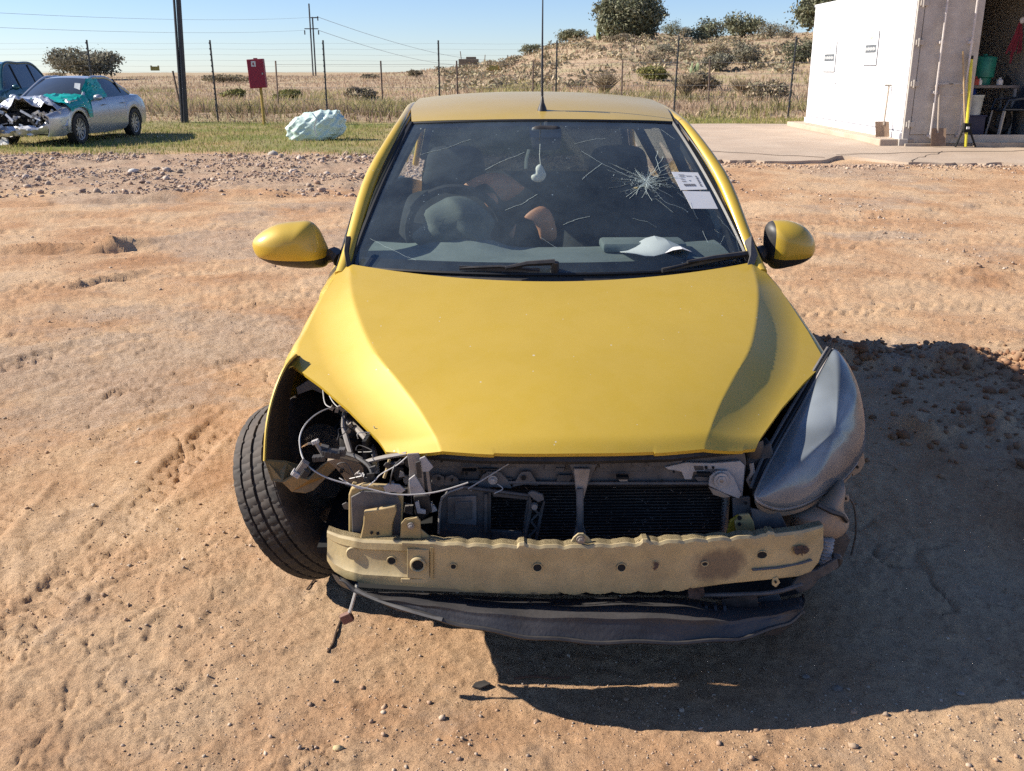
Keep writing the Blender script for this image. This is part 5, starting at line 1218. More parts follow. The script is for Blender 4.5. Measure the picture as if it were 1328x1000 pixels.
# splash guard under the beam
gt = [(430, 744, .12), (446, 762, .11), (500, 768, .10), (600, 772, .09), (740, 776, .085), (880, 776, .09), (960, 784, .10), (1030, 776, .14), (1042, 770, .18)]
gm_ = [(440, 748, 0.050), (462, 768, 0.020), (520, 779, -0.020), (610, 792, -0.050), (740, 800, -0.070), (880, 802, -0.060), (960, 802, -0.020), (1032, 790, 0.050), (1044, 776, 0.120)]
gb = [(442, 752, 0.050), (480, 774, 0.010), (545, 796, -0.040), (640, 819, -0.080), (740, 831, -0.095), (850, 833, -0.090), (950, 829, -0.060), (1020, 808, 0.020), (1042, 792, 0.100)]
A_, B_, D_ = [spl([C(*p) for p in q], 80) for q in (gt, gm_, gb)]
P = []
for t in np.linspace(0, 1, 15):
    row = []
    for k in range(80):
        p = lerp(A_[k], B_[k], t * 2) if t < .5 else lerp(B_[k], D_[k], t * 2 - 1)
        p = p + np.array([0, 0, .002 * math.sin(k * .9) * math.sin(t * 9) + .002 * math.sin(k * .31)]) + np.array([0, -.005 * math.exp(-((t - .5) / .1) ** 2), .004 * math.exp(-((t - .7) / .05) ** 2)])
        row.append(p)
    P.append(row)
P = np.array(P); m = MB(); m.solid(P, (0, .008, -.004)); gd = m.build('splash_guard', GUARDM, car, True, angle=50)
lipc = D_ + np.array([0, -.002, .001]); m = MB(); m.tube([p + np.array([0, 0, .003 * math.sin(i * .7)]) for i, p in enumerate(lipc)], .0055, 6); m.build('guard_lip', BLACKP, gd, True)
m = MB(); m.tube([p + np.array([0, -.004, .003]) for p in D_[6:24]], .007, 5, flat=.6); m.build('peeled_edge', GREYP, gd, True)
m = MB(); m.tube([p + np.array([0, .03, -.006 + .002 * math.sin(i)]) for i, p in enumerate(D_[46:78])], .006, 5); m.build('torn_lower_strip', RUST, gd, True)
m = MB()
for x in (905, 914, 926, 938): m.prism([C(x, 786, .045), C(x + 4, 786, .045), C(x + 5, 806, .015), C(x + 1, 806, .015)], (0, .02, 0))
m.build('guard_rib', GUARDM, gd, bevel=.001)
pplate('torn_corner', [(1000, 812), (1020, 800), (1040, 788), (1043, 796), (1026, 812), (1010, 824), (990, 826)], .12, BLACKP, .01, .002, gd)
m = MB(); m.grid(ruled(A_ + np.array([0, .02, -.002]), np.array([p + np.array([0, .45, -.05]) for p in A_]), 4)); m.build('under_tray', DARK, gd)

# headlight (viewer's right)
HL = [(1080, 453, .61), (1093, 465, .60), (1104, 484, .58), (1112, 505, .55), (1118, 532, .52), (1120.5, 560, .48), (1118, 585, .44), (1106, 606, .38), (1088, 625, .32), (1066, 640, .26), (1040, 654, .20), (1012, 660, .16), (990, 654, .14), (980, 645, .14), (984, 630, .17), (996, 604, .24), (1012, 574, .32), (1034, 536, .41), (1056, 496, .51), (1070, 470, .57)]
O = spl_closed([C(*p) for p in HL], 72); cen = C(1068, 560, .36) + np.array([0, 0, 0])
LENS = bpy.data.materials.new('hazed_lens'); LENS.use_nodes = True; nt = LENS.node_tree; N = nt.nodes; L = nt.links
b_ = N['Principled BSDF']; b_.inputs['Base Color'].default_value = (.25, .28, .30, 1); b_.inputs['Roughness'].default_value = .28; b_.inputs['Coat Weight'].default_value = 1.0; b_.inputs['Coat Roughness'].default_value = .10
tc = N.new('ShaderNodeTexCoord'); nz = N.new('ShaderNodeTexNoise'); nz.inputs['Scale'].default_value = 5; nz.inputs['Detail'].default_value = 2; L.new(tc.outputs['Object'], nz.inputs[0])
tr_ = N.new('ShaderNodeBsdfTransparent'); tr_.inputs[0].default_value = (.55, .64, .72, 1); mx = N.new('ShaderNodeMixShader'); mr = N.new('ShaderNodeMapRange'); mr.inputs['From Min'].default_value = .35; mr.inputs['From Max'].default_value = .7; mr.inputs['To Min'].default_value = .42; mr.inputs['To Max'].default_value = .85
L.new(nz.outputs['Fac'], mr.inputs[0]); L.new(mr.outputs[0], mx.inputs[0]); L.new(tr_.outputs[0], mx.inputs[1]); L.new(b_.outputs[0], mx.inputs[2]); L.new(mx.outputs[0], N['Material Output'].inputs[0])
m = MB(); m.pillow(O, (.014, -.050, .022), None, 16, cen); 
hl = MB(); back_ = [cen + (p - cen) * .80 + np.array([-.03, .07, -.06]) for p in O]; n = len(O)
hl.add(list(O) + back_, [(k, (k + 1) % n, n + (k + 1) % n, n + k) for k in range(n)] + [tuple(range(2 * n - 1, n - 1, -1))]); head = hl.build('headlight', GREYP, car, True, angle=50)
m.build('lens', LENS, head, True, angle=80)
REFL = mat('reflector', (0.55, 0.56, 0.58), 0.15, 0.9, var=.05)
for (px, py, v, r_) in ((1070, 560, .44, .055), (1040, 610, .30, .045), (1088, 520, .52, .035)):
    c = C(px, py, v); k = MB(); k.lathe([(.05, .008), (.04, r_ * .5), (.015, r_ * .85), (-.01, r_), (-.012, r_ * 1.06), (0.0, r_ * 1.1)], 28, tuple(c), 'y'); k.build('reflector', REFL, head, True)
    k = MB(); k.lathe([(.03, .008), (-.005, .010), (-.012, .0005)], 12, tuple(c), 'y'); k.build('bulb', LINER, head, True)
k = MB(); k.grid(ruled([cen + (O[i] - cen) * .9 + np.array([-.01, .03, -.01]) for i in range(40, 70)], [C(1066 + 4 * (i - 55) / 15, 560 - 2.2 * (i - 55), .47) for i in range(40, 70)], 5)); k.build('lamp_bezel', ALU, head, True)
# seam strips round the lamp
rng_ = [O[i] for i in range(n)]
k = MB(); k.tube([p + np.array([0, -.002, .0]) for p in O] , .0045, 6, closed=True); k.build('lens_rim', ALU, head, True)
k = MB(); low = [O[i] + np.array([0.004, .004, -.012]) for i in range(22, 49)]; k.solid(np.array([[p for p in low], [p + np.array([0.002, .01, -.016]) for p in low]]), (0, .012, .002)); k.build('lamp_skirt', TANP, head, True, angle=50)
inner_ = spl([C(1079, 452, .60), C(1056, 490, .52), C(1032, 530, .42), C(1010, 568, .32), C(992, 602, .24), C(980, 634, .17)], 24)
k = MB(); k.tube(inner_ + np.array([-.002, .004, -.004]), .007, 6, flat=.6); k.build('lamp_seal', SEAL, head, True)
k = MB(); k.tube(inner_ + np.array([-.010, .01, .0]), .005, 6); k.build('lamp_trim', CROSSM, head, True)
pplate('lamp_lug', [(1104, 606), (1114, 596), (1120, 586), (1122, 600), (1116, 612), (1106, 618)], .40, TANP, .01, .002, head)
hole_shade(1112, 606, .395, 2, head)
# washer bottle and its pump
WB = [(1094, 624), (1093, 658), (1099, 670), (1099, 682), (1090, 692), (1077, 697), (1050, 694), (1030, 688), (1026, 674), (1028, 662), (1052, 656), (1072, 642)]
k = MB(); O2 = spl_closed([C(a, b, .26) for a, b in WB], 40); k.pillow(O2, (0, -.05, 0), (0, .06, 0), 6); wb_ = k.build('washer_bottle', TANP, car, True, angle=70)
k = MB(); k.tube([C(1060, 655, .20), C(1078, 664, .20), C(1092, 668, .21), C(1098, 676, .22)], .007, 6); k.build('bottle_strap', BLACKP, wb_, True)
for a, b in ((1097, 647), (1097, 678)):
    pplate('bottle_lug', [(a - 5, b - 5), (a + 4, b - 5), (a + 5, b + 1), (a + 3, b + 5), (a - 5, b + 4)], .25, TANP, .008, .002, wb_); hole_shade(a, b, .245, 1.8, wb_)
k = MB(); c0, c1 = C(1073, 698, .22), C(1068, 730, .22)
k.tube([lerp(c0, c1, t) for t in np.linspace(0, 1, 29)], [.017 + .004 * math.sin(t * 44) for t in np.linspace(0, 1, 29)], 12); k.build('bellows', PALE_GREY, car, True)
pplate('inner_arch', [(1080, 700), (1098, 690), (1104, 700), (1094, 724), (1076, 730)], .3, GREYP, .03, .004)
hose('arch_liner_edge', [(1094, 640, .34), (1107, 655, .36), (1110, 690, .40), (1104, 720, .42)], .003, GREYP, 20, 5)

# ------------------------------------------------------------------ interior
P = []
for t in np.linspace(0, 1, 14):
    row = []
    for s in np.linspace(-1, 1, 41):
        v = 1.02 + .15 * s * s + t * .38; w = .935 + .035 * math.sin(min(1, t * 1.3) * math.pi / 2) - .10 * max(0, t - .85) / .15
        w += .035 * math.exp(-((s - .47) / .25) ** 4) * (1 if t > .55 else .0) * .0 + .035 * math.exp(-((s + .48) / .22) ** 4) * sst((t - .4) / .3)
        row.append((s * (.66 - .02 * t), v, w))
    P.append(row)
m = MB(); m.solid(np.array(P), (0, .01, -.05)); dash = m.build('dashboard', DASHM, car, True, angle=60)
m = MB()
for k in range(46): m.box((-.45 + k * .02, 1.045 + .1 * ((-.45 + k * .02) / .66) ** 2, .951), (.010, .007, .004))
m.build('demister_vent', DARK, dash)
m = MB(); m.box((.34, 1.30, .985), (.30, .14, .035)); m.build('airbag_lid', DASHM, dash, True, bevel=.012)
m = MB(); m.tube([(-.34 + .18 * math.cos(a), 1.52 - .055 * math.sin(a), 1.00 + .17 * math.sin(a)) for a in np.linspace(0, 6.283, 36, endpoint=False)], .016, 8, closed=True)
sw = m.build('steering_wheel', SEAT, car, True)
m = MB(); m.pillow([(-.34 + .085 * math.cos(a), 1.51 - .02 * math.sin(a), 1.0 + .07 * math.sin(a)) for a in np.linspace(0, 6.283, 20, endpoint=False)], (0, -.05, .01), (0, .03, 0), 5)
for a in (0.1, 3.04, 4.71): m.bar((-.34, 1.51, 1.0), (-.34 + .17 * math.cos(a), 1.52 - .05 * math.sin(a), 1.0 + .16 * math.sin(a)), .04, .02, (0, 1, 0))
m.build('wheel_boss', SEAT, sw, True)
# spent driver airbag hanging grey over the wheel
m = MB(); O3 = spl_closed([(-.47, 1.38, .97), (-.46, 1.39, 1.05), (-.40, 1.41, 1.13), (-.30, 1.41, 1.145), (-.22, 1.40, 1.10), (-.20, 1.38, 1.02), (-.22, 1.36, .965)], 36)
m.pillow(O3, (0, -.08, .02), (0, .05, 0), 7); ab_ = m.build('spent_airbag', GREYC, car, True)
for vtx in ab_.data.vertices: vtx.co += Vector((.012 * math.sin(vtx.co.z * 60 + vtx.co.x * 25), .012 * math.sin(vtx.co.x * 50 + vtx.co.z * 30), .0))
# seats
def seat(u, tan):
    s = part_empty('front_seat', car, (u, 0, 0))
    def sheet(name, outl, v, dv, depth, mt):
        O = spl_closed([(a, v + dv * (b - .6), b) for a, b in outl], 36); k = MB(); k.pillow(O, (0, -depth, 0), (0, depth * .8, 0), 6); return k.build(name, mt, s, True, angle=80)
    sheet('backrest', [(-.24, .50), (-.26, .75), (-.23, 1.0), (-.15, 1.08), (.15, 1.08), (.23, 1.0), (.26, .75), (.24, .50)], 1.98, .35, .09, SEAT)
    sheet('headrest', [(-.12, 1.10), (-.13, 1.18), (-.09, 1.26), (.09, 1.26), (.13, 1.18), (.12, 1.10)], 1.98, .35, .06, SEAT)
    k = MB(); O = spl_closed([(-.25, 1.55, .48), (-.25, 2.0, .45), (.25, 2.0, .45), (.25, 1.55, .48)], 30); k.pillow(O, (0, 0, .10), (0, 0, -.08), 5); k.build('cushion', SEAT, s, True)
    return s
s1 = seat(-.36, 1); s2 = seat(.36, 0)
def flapm(name, pxs, v, mt, dep=.03, lab=None):
    k = MB(); k.pillow(spl_closed([C(a, b, v) for a, b in pxs], 30), (0, -dep, 0), (0, dep * .3, 0), 5); o = k.build(name, mt, car, True, angle=80)
    if lab: o['label'] = lab
    return o
flapm('tan_flap', [(592, 249), (606, 236), (630, 225), (655, 226), (676, 240), (679, 246), (655, 262), (648, 250), (642, 240), (620, 238), (603, 243)], 1.75, TAN, .02, 'tan leather flap behind the steering wheel')
flapm('tan_flap', [(626, 254), (640, 250), (646, 262), (638, 271), (630, 266)], 1.70, TAN, .02)
flapm('tan_flap', [(680, 281), (698, 268), (712, 272), (720, 290), (721, 310), (703, 312), (697, 297), (690, 286)], 1.50, TAN, .015, 'tan leather piece standing beside the dashboard')
flapm('tan_flap', [(660, 303), (667, 293), (669, 292), (666, 308), (662, 308)], 1.50, TAN, .01)
flapm('wheel_controls', [(616, 243), (630, 238), (636, 246), (624, 254), (616, 250)], 1.66, DARK, .012)
flapm('daylight_strip', [(893, 180), (905, 185), (930, 240), (958, 325), (940, 325), (925, 290), (905, 235)], 1.75, LINER, .012, 'pale strip painted for the bright ground seen through the right side window')  # pale strip paints bright ground seen through the side window
# rear bench, headliner, sun visor, mirror
m = MB(); O = spl_closed([(-.55, 2.95, .55), (-.56, 3.05, .95), (-.45, 3.08, 1.06), (.45, 3.08, 1.06), (.56, 3.05, .95), (.55, 2.95, .55)], 36); m.pillow(O, (0, -.08, 0), (0, .06, 0), 5); m.build('rear_seat', SEAT, car, True)
m = MB(); m.grid(np.array([[roof_pt(s, v, .50) + np.array([0, 0, -.035]) for s in np.linspace(-1, 1, 9)] for v in np.linspace(1.76, 3.35, 9)])); m.build('headliner', LINER, car, True)
for u in (-.28, .28): m = MB(); m.box((u, 1.80, 1.375), (.34, .14, .018), Matrix.Rotation(R(-8), 3, 'X')); m.build('sun_visor', LINER, car, bevel=.006)
m = MB(); O = spl_closed([C(a, b, 1.60) for a, b in ((690, 166), (690, 190), (697, 194), (722, 194), (727, 188), (727, 166), (710, 163))], 26); m.pillow(O, (0, .03, 0), (0, -.015, 0), 4); m.tube([C(708, 168, 1.62), C(708, 158, 1.66)], .010, 6); m.build('inside_mirror', BLACKP, car, True)
# side inner trim and steering column
m = MB()
for sg in (-1, 1): m.grid(np.array([[(sg * .70, v, .25) for v in np.linspace(1.2, 3.55, 12)], [side_pt(SP, v, 0) * np.array([sg, 1, 1]) + np.array([-sg * .022, 0, .006]) for v in np.linspace(1.2, 3.55, 12)]]))
m.build('door_lining', SEAT, car)
# things hanging or lying in the car
k = MB(); O = spl_closed([(0, 0, 0), (-.018, 0, -.01), (-.02, 0, -.03), (-.035, 0, -.045), (-.03, 0, -.06), (-.01, 0, -.068), (.012, 0, -.06), (.022, 0, -.04), (.014, 0, -.02)], 28)
k.pillow(O, (0, -.014, 0), (0, .014, 0), 4); k.tube([(0, 0, -.005), (-.004, 0, .035), (-.002, .004, .075)], .0015, 4)
af = k.build('hanging_charm', mat('charm_cloth', (0.85, 0.83, 0.72), 0.8, var=.1, vs=30), None, True)
def to_world(p): return (CAR0[0] + _c * p[0] - _s * p[1], CAR0[1] + _s * p[0] + _c * p[1], p[2])
af.location = to_world(C(701, 213, 1.58)); tag(af, 'small pale charm hanging from the inside mirror behind the windscreen', 'ornament')
k = MB(); p0, p1 = C(686, 194, 1.60), C(682, 219, 1.58); k.tube([to_world(p0), to_world(lerp(p0, p1, .5) + np.array([-.004, 0, 0])), to_world(p1)], .009, 8, flat=.35); tg = k.build('paper_tag', GREYC, None, True); tag(tg, 'narrow pale strip hanging left of the charm behind the windscreen', 'tag')
k = MB(); P = np.array([[to_world(np.array([.36 + .11 * a, 1.16 + .10 * b, .985 + .018 * math.sin(a * 3 + b) + .02 * (1 - a * a)])) for a in np.linspace(-1, 1, 8)] for b in np.linspace(-1, 1, 6)]); k.solid(P, (0, 0, .0015)); o = k.build('crumpled_paper', PAPER, None, True, angle=20); tag(o, 'crumpled white paper lying on the passenger side of the dashboard', 'paper')
# ================================================================== CONCRETE SLAB
CONC = mat('concrete_slab', (0.50, 0.40, 0.30), 0.9, var=0.10, vs=1.3, bump=0.35, bs=25, dust=0.5, dcol=(0.40, 0.28, 0.19), ds=1.5)
fe = [(1.2, 16.6), (3.2, 16.45), (4.6, 16.2), (5.2, 16.35), (5.55, 17.0), (5.95, 16.5), (6.3, 16.0), (7.2, 15.9), (9.2, 15.85), (14, 15.8)]
n = 120; xs = np.linspace(1.2, 14, n); P = []
def slab_z(y): return 0.17 + 0.10 * sst((y - 16) / 3.0)
for t in np.linspace(0, 1, 24):
    row = []
    for i, x in enumerate(xs):
        y0 = np.interp(x, [a for a, b in fe], [b for a, b in fe]) + 0.14 * float(vn(x * 2.3, 0.5, 4)) + 0.09 * float(vn(x * 9, 2.5, 6))
        y = y0 + (25.4 - y0) * t; row.append((x, y, float(slab_z(y)) + 0.006 * float(vn(x * 2, y * 2, 1)) - (0.012 if t == 0 else 0)))
    P.append(row)
m = MB(); m.solid(np.array(P), (0, 0, -0.28)); s_ = m.build('concrete_slab', CONC, None, True, angle=30); s_['kind'] = 'structure'
m = MB()
def crackline(x0, y0, x1, y1):
    pts = [(x0 + (x1 - x0) * t, y0 + (y1 - y0) * t + 0.12 * float(vn(t * 9, x0, 3)), float(slab_z(y0 + (y1 - y0) * t)) + 0.006) for t in np.linspace(0, 1, 26)]
    m.tube(pts, 0.008, 4, flat=0.4)
crackline(5.5, 17.0, 9.5, 17.6); crackline(2.0, 18.2, 5.2, 16.6); crackline(6.4, 16.1, 7.5, 17.4)
o = m.build('slab_cracks', mat('crack_dark', (0.10, 0.07, 0.05), 1.0)); o['kind'] = 'structure'

# ================================================================== CONTAINER
cx0, cy0 = 7.13, 18.3; cw, cl, chh = 2.44, 6.06, 2.62; cz = 0.33; LEAN = R(0)
WHITEP = mat('white_container_paint', (0.80, 0.80, 0.81), 0.5, var=0.02, vs=1.5, dust=0.12, dcol=(0.6, 0.52, 0.43), ds=2.5)
BEIGE = mat('weathered_beige_paint', (0.52, 0.48, 0.42), 0.65, var=0.09, vs=4, dust=0.5, dcol=(0.38, 0.30, 0.23), ds=5)
BAR = mat('lock_bar_metal', (0.66, 0.60, 0.55), 0.5, 0.0, var=0.1, dust=0.3)
INW = mat('inside_wall', (0.42, 0.40, 0.36), 0.8, var=0.06, vs=2)
ct = thing('shipping_container', 'white shipping container with beige front doors, right leaf open, on a concrete footing', 'container', (cx0, cy0, cz))
m = MB(); m.box((-.02, cl / 2, chh / 2), (.05, cl, chh)); sw_ = m.build('side_wall', WHITEP, ct)
m = MB(); m.box((cw + .02, cl / 2, chh / 2), (.05, cl, chh)); m.build('side_wall', INW, ct)
m = MB(); m.box((cw / 2, cl - .02, chh / 2), (cw, .04, chh)); m.build('end_wall', INW, ct)
m = MB(); m.box((cw / 2, cl / 2, chh + .025), (cw + .12, cl + .06, .05)); m.build('roof', WHITEP, ct)
m = MB(); m.box((cw / 2, cl / 2, .06), (cw, cl - .1, .04)); m.build('floor', mat('plywood_floor', (0.22, 0.15, 0.10), 0.8), ct)
m = MB(); m.box((cw / 2, .03, .04), (cw, .10, .15)); m.build('door_sill', BEIGE, ct, bevel=.01)
m = MB(); m.box((cw / 2, .03, chh - .05), (cw, .10, .12)); m.build('door_header', BEIGE, ct, bevel=.01)
for x in (.03, cw - .03): m = MB(); m.box((x, .02, chh / 2), (.12, .12, chh)); m.build('corner_post', BEIGE if x < 1 else BEIGE, ct, bevel=.01)
for x in (-.02, cw + .02):
    for z in (-.02, chh - .02): m = MB(); m.box((x, .0, z), (.17, .17, .13)); m.build('corner_casting', BEIGE, ct, bevel=.012)
m = MB(); m.box((.62, -.01, chh / 2 + .02), (1.04, .05, chh - .2)); dl = m.build('door_leaf', BEIGE, ct, bevel=.006); 
for x in (.44, .96):
    k = MB(); k.tube([(x, -.115, .06), (x, -.115, chh - .06)], .019, 8); k.build('lock_bar', BAR, dl, True)
    for z in (.10, .85, 1.7, chh - .15): k = MB(); k.box((x, -.07, z), (.08, .09, .05)); k.build('bar_bracket', BAR, dl, bevel=.006)
for x in (.44, .96): k = MB(); k.bar((x, -.09, 1.0), (x + .30 * (1 if x < .5 else -1), -.09, 1.0), .03, .012); k.build('bar_handle', BAR, dl)
for z in (.3, 1.0, 1.7, 2.35): k = MB(); k.box((.075, -.055, z), (.14, .03, .09)); k.tube([(.05, -.07, z - .07), (.05, -.07, z + .07)], .018, 6); k.build('hinge', BEIGE, dl, bevel=.004)
k = MB(); k.box((.95, -.037, 1.75), (.13, .004, .05)); k.build('door_plate', BAR, dl)
k = MB(); k.box((.80, -.037, 1.08), (.10, .004, .10), Matrix.Rotation(R(45), 3, 'Y')); k.build('door_plate', BEIGE, dl)
k = MB(); k.box((.70, -.037, .78), (.30, .004, .012)); k.box((.5, -.037, 2.28), (.24, .004, .01)); k.build('paint_scratch', BAR, dl)
m = MB(); m.box((cw - .06, -.62, chh / 2 + .02), (.05, 1.15, chh - .2), None); o = m.build('open_door_leaf', BEIGE, ct, bevel=.006); o.rotation_euler = (0, 0, 0); o.location = (.20, 0, 0)
# door and notices on the white side
GL = mat('panel_gap', (0.25, 0.25, 0.27), 0.8)
k = MB(); k.box((-.048, 3.80, 1.30), (.006, .02, 2.45)); k.build('panel_seam', GL, sw_); k = MB(); k.box((-.047, 3.0, .18), (.01, 6.0, .02)); k.build('panel_seam', GL, sw_)
k = MB(); k.box((-.06, cl / 2, .09), (.05, cl, .12)); k.build('bottom_rail', WHITEP, ct, bevel=.01)
k = MB(); k.tube([(-.05, 4.0, .98), (-.10, 4.0, .98), (-.10, 4.12, .98)], .012, 6); k.build('door_knob', BAR, sw_, True)
SIGN = mat('sign_white', (0.80, 0.80, 0.78), 0.5, var=0.01); SGR = mat('sign_grey', (0.13, 0.14, 0.15), 0.5); SYL = mat('sign_amber', (0.55, 0.36, 0.20), 0.6)
for (y, z, wd, ht) in ((2.02, 1.64, .72, .62), (4.62, 1.50, .84, .60)):
    k = MB(); k.box((-.056, y, z), (.012, wd, ht)); sg_ = k.build('notice_board', SIGN, sw_, bevel=.003)
    k = MB(); k.box((-.0625, y, z - .01), (.002, wd * .84, .15)); b1 = k.build('notice_band', SGR, sg_)
    k = MB()
    for q in range(11): k.box((-.0645, y - wd * .33 + q * wd * .066, z - .01), (.0015, wd * .028, .045 + .012 * (q % 3)))
    k.build('notice_lettering', SIGN, sg_)
    k = MB(); k.lathe([(0, .0005), (0, .035), (.002, .035)], 14, (-.065, y, z + .19), 'x'); k.build('notice_emblem', SYL, sg_)
    k = MB(); k.box((-.055, y - wd / 2 - .01, z), (.02, .012, ht + .02)); k.box((-.055, y, z - ht / 2 - .01), (.02, wd, .010)); k.build('notice_edges', GL, sg_)  # dark strips along two edges of the board
# concrete footing below the container
k = MB(); k.box((7.0, 21.4, .27), (.62, 6.3, .20)); ft = k.build('footing', CONC, bevel=.02); ft['kind'] = 'structure'
k = MB(); k.box((8.3, 18.5, .26), (2.0, .4, .14)); ft = k.build('footing', CONC, bevel=.02); ft['kind'] = 'structure'

# contents of the container
def wpt(x, y, z): return (cx0 + x, cy0 + y, cz + .08 + z)
tb = thing('workbench', 'cluttered bench standing inside the open container doorway', 'table', wpt(1.75, .95, 0))
k = MB(); k.box((0, 0, .86), (1.1, .6, .05)); k.build('table_top', mat('grey_wood', (0.25, 0.22, 0.2), 0.8, vs=20), tb, bevel=.005)
for x in (-.5, .5):
    for y in (-.25, .25): k = MB(); k.box((x, y, .42), (.05, .05, .84)); k.build('leg', INW, tb)
BLUE = mat('blue_plastic', (0.02, 0.06, 0.28), 0.5); GREEN = mat('green_plastic', (0.02, 0.22, 0.16), 0.45); REDP = mat('red_plastic', (0.40, 0.05, 0.03), 0.5)
k = MB(); k.lathe([(0, .0005), (0, .27), (.03, .285), (.28, .28), (.30, .295), (.32, .28), (.56, .28), (.58, .295), (.60, .28), (.82, .27), (.84, .25), (.83, .0005)], 26, (0, 0, 0), 'z'); o = k.build('plastic_drum', BLUE, None, True, angle=50); o.location = wpt(1.35, .95, 0); tag(o, 'blue plastic drum under the bench inside the container', 'drum')
k = MB(); k.lathe([(0, .0005), (0, .16), (.33, .19), (.34, .20), (.36, .20), (.36, .18)], 24, (0, 0, 0), 'z'); o = k.build('bucket', mat('pale_bucket', (0.5, 0.55, 0.55), 0.5), None, True, angle=50); o.location = wpt(1.37, .45, .36); tag(o, 'pale bucket standing on a dark box in front of the blue drum', 'bucket')
k = MB(); k.box((0, 0, .175), (.42, .32, .35)); k.box((0, 0, .352), (.46, .36, .03)); o = k.build('storage_box', mat('dark_blue_box', (0.01, 0.015, 0.06), 0.5), None, bevel=.01); o.location = wpt(1.38, .45, 0); tag(o, 'dark blue box on the container floor carrying the pale bucket', 'box')
k = MB(); k.lathe([(0, .0005), (0, .15), (.12, .16), (.14, .20), (.48, .215), (.50, .20), (.52, .05), (.55, .04), (.55, .0005)], 22, (0, 0, 0), 'z'); o = k.build('water_tub', GREEN, None, True, angle=50); o.location = wpt(1.72, .95, .89); tag(o, 'big green tub standing on the bench in the container', 'tub')
def jug(lab, x, y, h, r, mt, name='bottle', cat='bottle'):
    k = MB(); k.lathe([(0, .0005), (0, r), (h * .65, r), (h * .82, r * .4), (h, r * .35), (h, .0005)], 14, (0, 0, 0), 'z'); o = k.build(name, mt, None, True, angle=50); o.location = wpt(x, y, .89); tag(o, lab, cat)
jug('red bottle on the bench left of the green tub', 1.42, .80, .24, .06, REDP); jug('orange red can in front of the green tub', 1.50, .74, .15, .075, REDP, 'can', 'can')
jug('small white jar beside the red can on the bench', 1.58, .72, .12, .04, PAPER, 'jar', 'jar'); jug('white jar on the right of the bench', 1.96, .74, .13, .06, PAPER, 'jar', 'jar'); jug('dark can at the right end of the bench', 2.12, .80, .16, .07, DARK, 'can', 'can')
# plastic chair
CH = mat('charcoal_plastic', (0.03, 0.04, 0.055), 0.4)
ch = thing('plastic_chair', 'dark plastic armchair facing left inside the container doorway', 'chair', wpt(2.05, .40, 0), R(90))
k = MB(); k.solid(np.array([[(x, y, .43 + .02 * (x / .2) ** 2) for x in np.linspace(-.24, .24, 7)] for y in np.linspace(-.22, .22, 5)]), (0, 0, .02)); k.build('seat', CH, ch, True)
k = MB(); k.solid(np.array([[(x, -.22 - .16 * t + .08 * (x / .24) ** 2, .44 + .42 * t) for x in np.linspace(-.24, .24, 9)] for t in np.linspace(0, 1, 6)]), (0, -.02, 0)); k.build('backrest', CH, ch, True)
for x in (-.24, .24):
    for y in (-.24, .22): k = MB(); k.bar((x * 1.05, y * 1.15, 0), (x * .95, y * .9, .44), .05, .03); k.build('leg', INW if y > 0 else CH, ch)
    k = MB(); k.tube([(x, -.30, .66), (x * 1.08, -.1, .66), (x * 1.08, .16, .63), (x, .22, .45)], .02, 6); k.build('armrest', CH, ch, True)
k = MB(); k.lathe([(-.06, .13), (-.08, .2), (-.05, .235), (.05, .235), (.08, .2), (.06, .13)], 30, closed=True, axis='y'); o = k.build('spare_tyre', RUBBER, None, True); o.location = wpt(2.02, .70, .235); tag(o, 'small black tyre leaning on its rim behind the chair legs', 'tyre')
# red straps hanging inside
REDR = mat('red_webbing', (0.26, 0.03, 0.05), 0.8)
k = MB(); rs = random.Random(2)
for q in range(9):
    x = rs.uniform(-.10, .10); k.tube([(0, 0, 0), (x * .8, rs.uniform(-.03, .03), -.25), (x * 1.4 - .05, rs.uniform(-.04, .04), -.5 - rs.uniform(0, .25))], .017, 5)
o = k.build('hanging_straps', REDR, None, True); o.location = wpt(2.18, .75, 2.02); tag(o, 'bunch of dark red straps hanging inside the container doorway', 'straps')
k = MB(); k.pillow([(.05 * math.cos(a), 0, .06 * math.sin(a)) for a in np.linspace(0, 6.283, 12, endpoint=False)], (0, -.04, 0), (0, .04, 0), 3); o = k.build('white_cap', PAPER, None, True); o.location = wpt(2.20, .72, 2.02); tag(o, 'white cap hooked above the red straps in the container', 'cap')
# tools outside
WOOD = mat('tool_wood', (0.52, 0.36, 0.18), 0.7, vs=25); YEL = mat('yellow_pole_paint', (0.78, 0.68, 0.05), 0.5); OLDW = mat('grey_tool_wood', (0.40, 0.33, 0.26), 0.8); SPM = mat('rusty_blade', (0.30, 0.20, 0.13), 0.7, 0.3, vs=15)
def spade(lab, p0, p1, hm, s=1.0):
    t = thing('spade', lab, 'spade', tuple(p0)); d = Vector(p1) - Vector(p0); k = MB(); k.tube([d * .22, d], .018, 8); k.bar(d + Vector((-.08, 0, 0)), d + Vector((.08, 0, 0)), .03, .03); k.build('handle', hm, t, True)
    k = MB(); k.solid(np.array([[(x * s, d.y * tt * .3 + .03 * (x / .12) ** 2 * -1, d.z * tt * .3) for x in np.linspace(-.13, .13, 7)] for tt in np.linspace(0, 1, 5)]), (0, .006, 0)); k.build('blade', SPM, t, True, angle=50)
sz_ = float(slab_z(18))
spade('spade with rusty blade leaning on the beige container door', (cx0 + .52, cy0 - .28, sz_ + .02), (cx0 + .50, cy0 - .10, sz_ + 1.05), OLDW)
spade('spade leaning against the white side wall of the container', (cx0 - .26, cy0 + .35, sz_ + .14), (cx0 - .09, cy0 + .75, sz_ + 1.05), OLDW)
